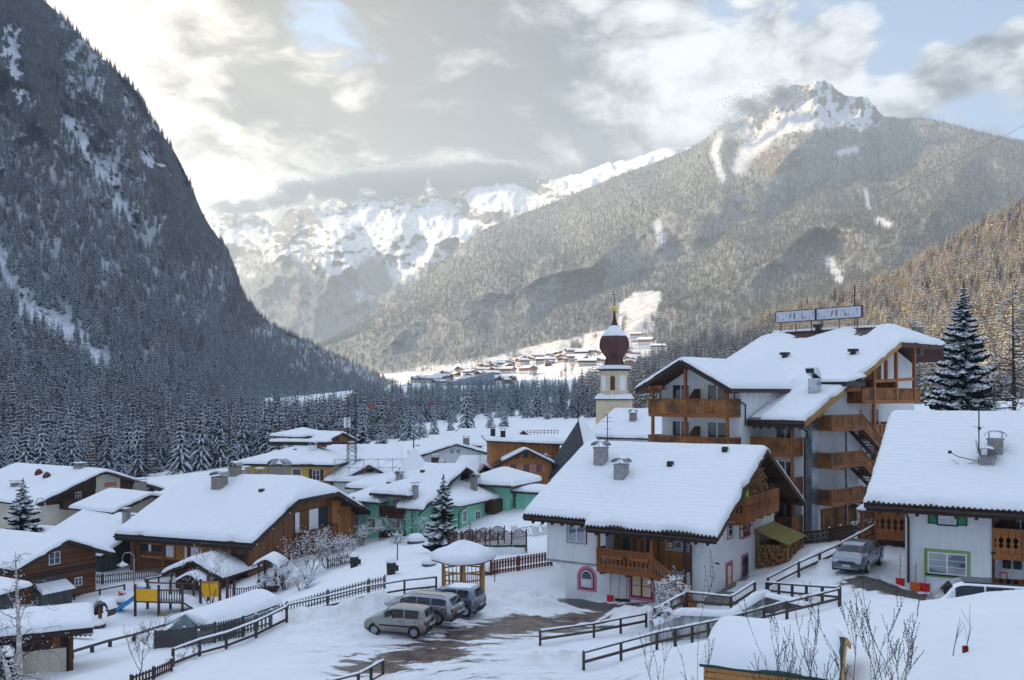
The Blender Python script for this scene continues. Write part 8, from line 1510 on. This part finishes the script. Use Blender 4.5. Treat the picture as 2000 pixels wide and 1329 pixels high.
# ---------------------------------------------------------------- forests
T_ = np.array([tuple(map(float, t)) for t in TREES]); px = T_[:, 3]*FPX/T_[:, 1]; uu_ = 1000+T_[:, 0]/T_[:, 1]*FPX
order = np.argsort(-px*((uu_ > -20) & (uu_ < 2020))); big = order[:290]; rest = np.ones(len(T_), bool); rest[big] = False
WHERE = ((150, 'at the forest edge beyond the birch'), (300, 'at the forest edge behind the wide chalet'), (480, 'at the forest edge behind the farmhouse roof'), (700, 'at the forest edge behind the yellow house'), (800, 'behind the crane mast'), (960, 'round the long white gabled house'), (1190, 'in the belt across the snowy meadow'), (9999, 'between the church tower and the hotel'))
LOOK = ('bushy snow-laden spruce ', 'slender snow-laden spruce ', 'broad heavily snowed spruce ', 'thin dark spruce with some snow ')
for i in big:
    wh = next(w for lim, w in WHERE if uu_[i] < lim)
    x, y, z, h, kd = T_[i]; kd = int(kd)
    if kd < 4: o = thing('spruce_tree', LOOK[kd]+wh, 'tree', (x, y, z-.2), RNG.random()*6.28, 'spruces of the forest edge'); cr = CROWN[kd]
    else: o = thing('larch_tree', ('bare brownish larch with thin boughs ', 'bare larch with long level boughs ')[kd-4]+wh, 'tree', (x, y, z-.2), RNG.random()*6.28, 'larches of the forest edge'); cr = LCROWN[kd-4]
    w = h*RNG.uniform(.85, 1.2); o.scale = (w, w, h); link('trunk', trunk_me, o); link('crown', cr, o)
Tr = T_[rest]; forest('mountain_forest', Tr[:, :3], Tr[:, 3], Tr[:, 4], P_NEAR, 'snowy spruces and bare larches covering the steep shaded mountainside')
def rkeep(u, v, t, Q): return (t > .02)*np.clip(1-1.3*summit(u, v)-1.2*cliff(u, v)-1.3*chute(u, v)-1.2*piste(u, v)-1.1*(1-sstep(t, .05, .16))*sstep(u+fbm(u/20, v/8, 3, 68)*90, 770, 850)*(fbm(u/16, v/8, 3, 37) < .05)-np.where(fbm(u/18, v/18, 3, 71) < -.2, .6, 0), 0, 1)
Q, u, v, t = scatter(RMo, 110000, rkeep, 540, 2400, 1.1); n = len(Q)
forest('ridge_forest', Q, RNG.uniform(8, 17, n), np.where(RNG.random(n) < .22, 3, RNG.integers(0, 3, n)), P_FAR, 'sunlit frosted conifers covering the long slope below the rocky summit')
def bkeep(u, v, t, Q): return np.clip(sstep(v+fbm(u/60, v/60, 4, 61)*160, 505, 540)*(1-np.clip(fbm(u/50, v/40, 4, 62)*4-.6, 0, 1))+np.exp(-(((u-530)/70)**2+((v-500)/40)**2))*.5+np.exp(-(((u-1080)/60)**2+((v-400)/30)**2))*.5+np.where(u > 980, sstep(v, 455, 490), 0), 0, 1)
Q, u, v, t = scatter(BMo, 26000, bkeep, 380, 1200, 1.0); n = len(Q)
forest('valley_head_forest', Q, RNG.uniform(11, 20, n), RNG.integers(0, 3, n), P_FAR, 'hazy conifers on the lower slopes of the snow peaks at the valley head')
def hkeep(u, v, t, Q):
    mead = np.maximum.reduce([np.exp(-(seg_d(u, v, l)/w)**2) for l, w in (([(1400, 665), (1440, 655)], 20), ([(1540, 590), (1600, 580)], 9), ([(1740, 535), (1790, 515)], 9))])
    return np.clip(1-1.4*mead, 0, 1)
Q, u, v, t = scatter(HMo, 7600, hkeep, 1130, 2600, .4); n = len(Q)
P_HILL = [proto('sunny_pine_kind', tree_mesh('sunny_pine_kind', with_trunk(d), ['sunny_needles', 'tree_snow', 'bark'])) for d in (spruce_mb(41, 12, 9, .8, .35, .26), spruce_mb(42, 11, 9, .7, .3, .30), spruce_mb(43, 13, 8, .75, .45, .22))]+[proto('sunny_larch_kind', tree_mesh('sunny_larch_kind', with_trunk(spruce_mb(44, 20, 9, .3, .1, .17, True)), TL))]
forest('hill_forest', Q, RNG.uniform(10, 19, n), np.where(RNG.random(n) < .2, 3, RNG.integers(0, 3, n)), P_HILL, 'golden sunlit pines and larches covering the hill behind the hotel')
# trees along the far meadows
Q = []
for u0, u1, Y0, Y1, nn in ((790, 1000, 900, 1500, 260), (1000, 1290, 950, 1400, 260), (830, 1000, 1500, 2000, 160), (1190, 1290, 1500, 2000, 60)):
    a, b_ = RNG.uniform(u0, u1, nn), RNG.uniform(Y0, Y1, nn); kp = fbm(a/25, b_/60, 2, 6) > .05; Q.append(np.stack([(a-1000)/FPX*b_, b_], -1)[kp])
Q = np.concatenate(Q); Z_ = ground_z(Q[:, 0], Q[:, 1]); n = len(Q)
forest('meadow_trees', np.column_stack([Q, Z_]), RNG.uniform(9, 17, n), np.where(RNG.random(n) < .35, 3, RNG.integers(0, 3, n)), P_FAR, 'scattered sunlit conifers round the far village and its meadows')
# ---------------------------------------------------------------- low cloud lying on the ridges: a drift of small pale flakes, thinning outwards
def cloud_bank(name, label, spots, n, size):
    P = []; tot = sum(s[5] for s in spots)
    for u, v, Y, ru, rv, wgt in spots:
        k_ = int(n*wgt/tot); a = RNG.normal(0, .42, (k_, 3)); uu2 = u+a[:, 0]*ru; vv2 = v+a[:, 1]*rv; kp = RNG.random(k_) < np.clip(.62+fbm(uu2/38, vv2/22, 5, 301)*2.6, 0.02, 1); P.append(uvY(uu2, vv2, Y+a[:, 2]*ru*.5)[kp])
    P = np.concatenate(P); return forest(name, P, size*RNG.uniform(.6, 1.4, len(P)), np.zeros(len(P)), [FLAKE], label)
leafy('cloud_flakes', (.50, .54, .60), (.50, .54, .60), .5)  # flakes kept grey: shade from the clouds above is in the colour
FLAKE = proto('cloud_flake_kind', MB().add([(-1, 0, 0), (0, 0, -1), (1, 0, 0), (0, 0, 1), (0, -1, 0), (0, 0, -1), (0, 1, 0), (0, 0, 1)], [(0, 1, 2, 3), (4, 5, 6, 7)]).mesh('cloud_flake_kind', 'cloud_flakes'))
cloud_bank('cloud_bank', 'low grey cloud hiding the crest of the far snow peaks', [(640, 372, 5250, 110, 26, .8), (740, 360, 5250, 130, 30, 1.2), (850, 352, 5250, 140, 32, 1.3), (950, 338, 5250, 110, 26, .9), (560, 392, 5500, 50, 16, .3), (470, 402, 6000, 70, 16, .35)], 330000, 2.3)
cloud_bank('cloud_wisp', 'wisp of mist clinging to the left shoulder of the rocky summit', [(1480, 205, 3250, 70, 34, 1.), (1530, 185, 3250, 45, 24, .6), (1440, 250, 3250, 60, 28, .5)], 26000, 1.25)
# ---------------------------------------------------------------- air
m, k = newmat('valley_air'); pv = k.n('ShaderNodeVolumePrincipled', {'Color': (.68, .83, 1.0, 1), 'Density': HAZE, 'Anisotropy': .35}); k.n('ShaderNodeOutputMaterial', {'Volume': pv.outputs[0]})
hzb = MB().box(-9000, -200, -60, 9000, 9000, 1420).build('haze', 'valley_air'); stuff(hzb, 'stuff')
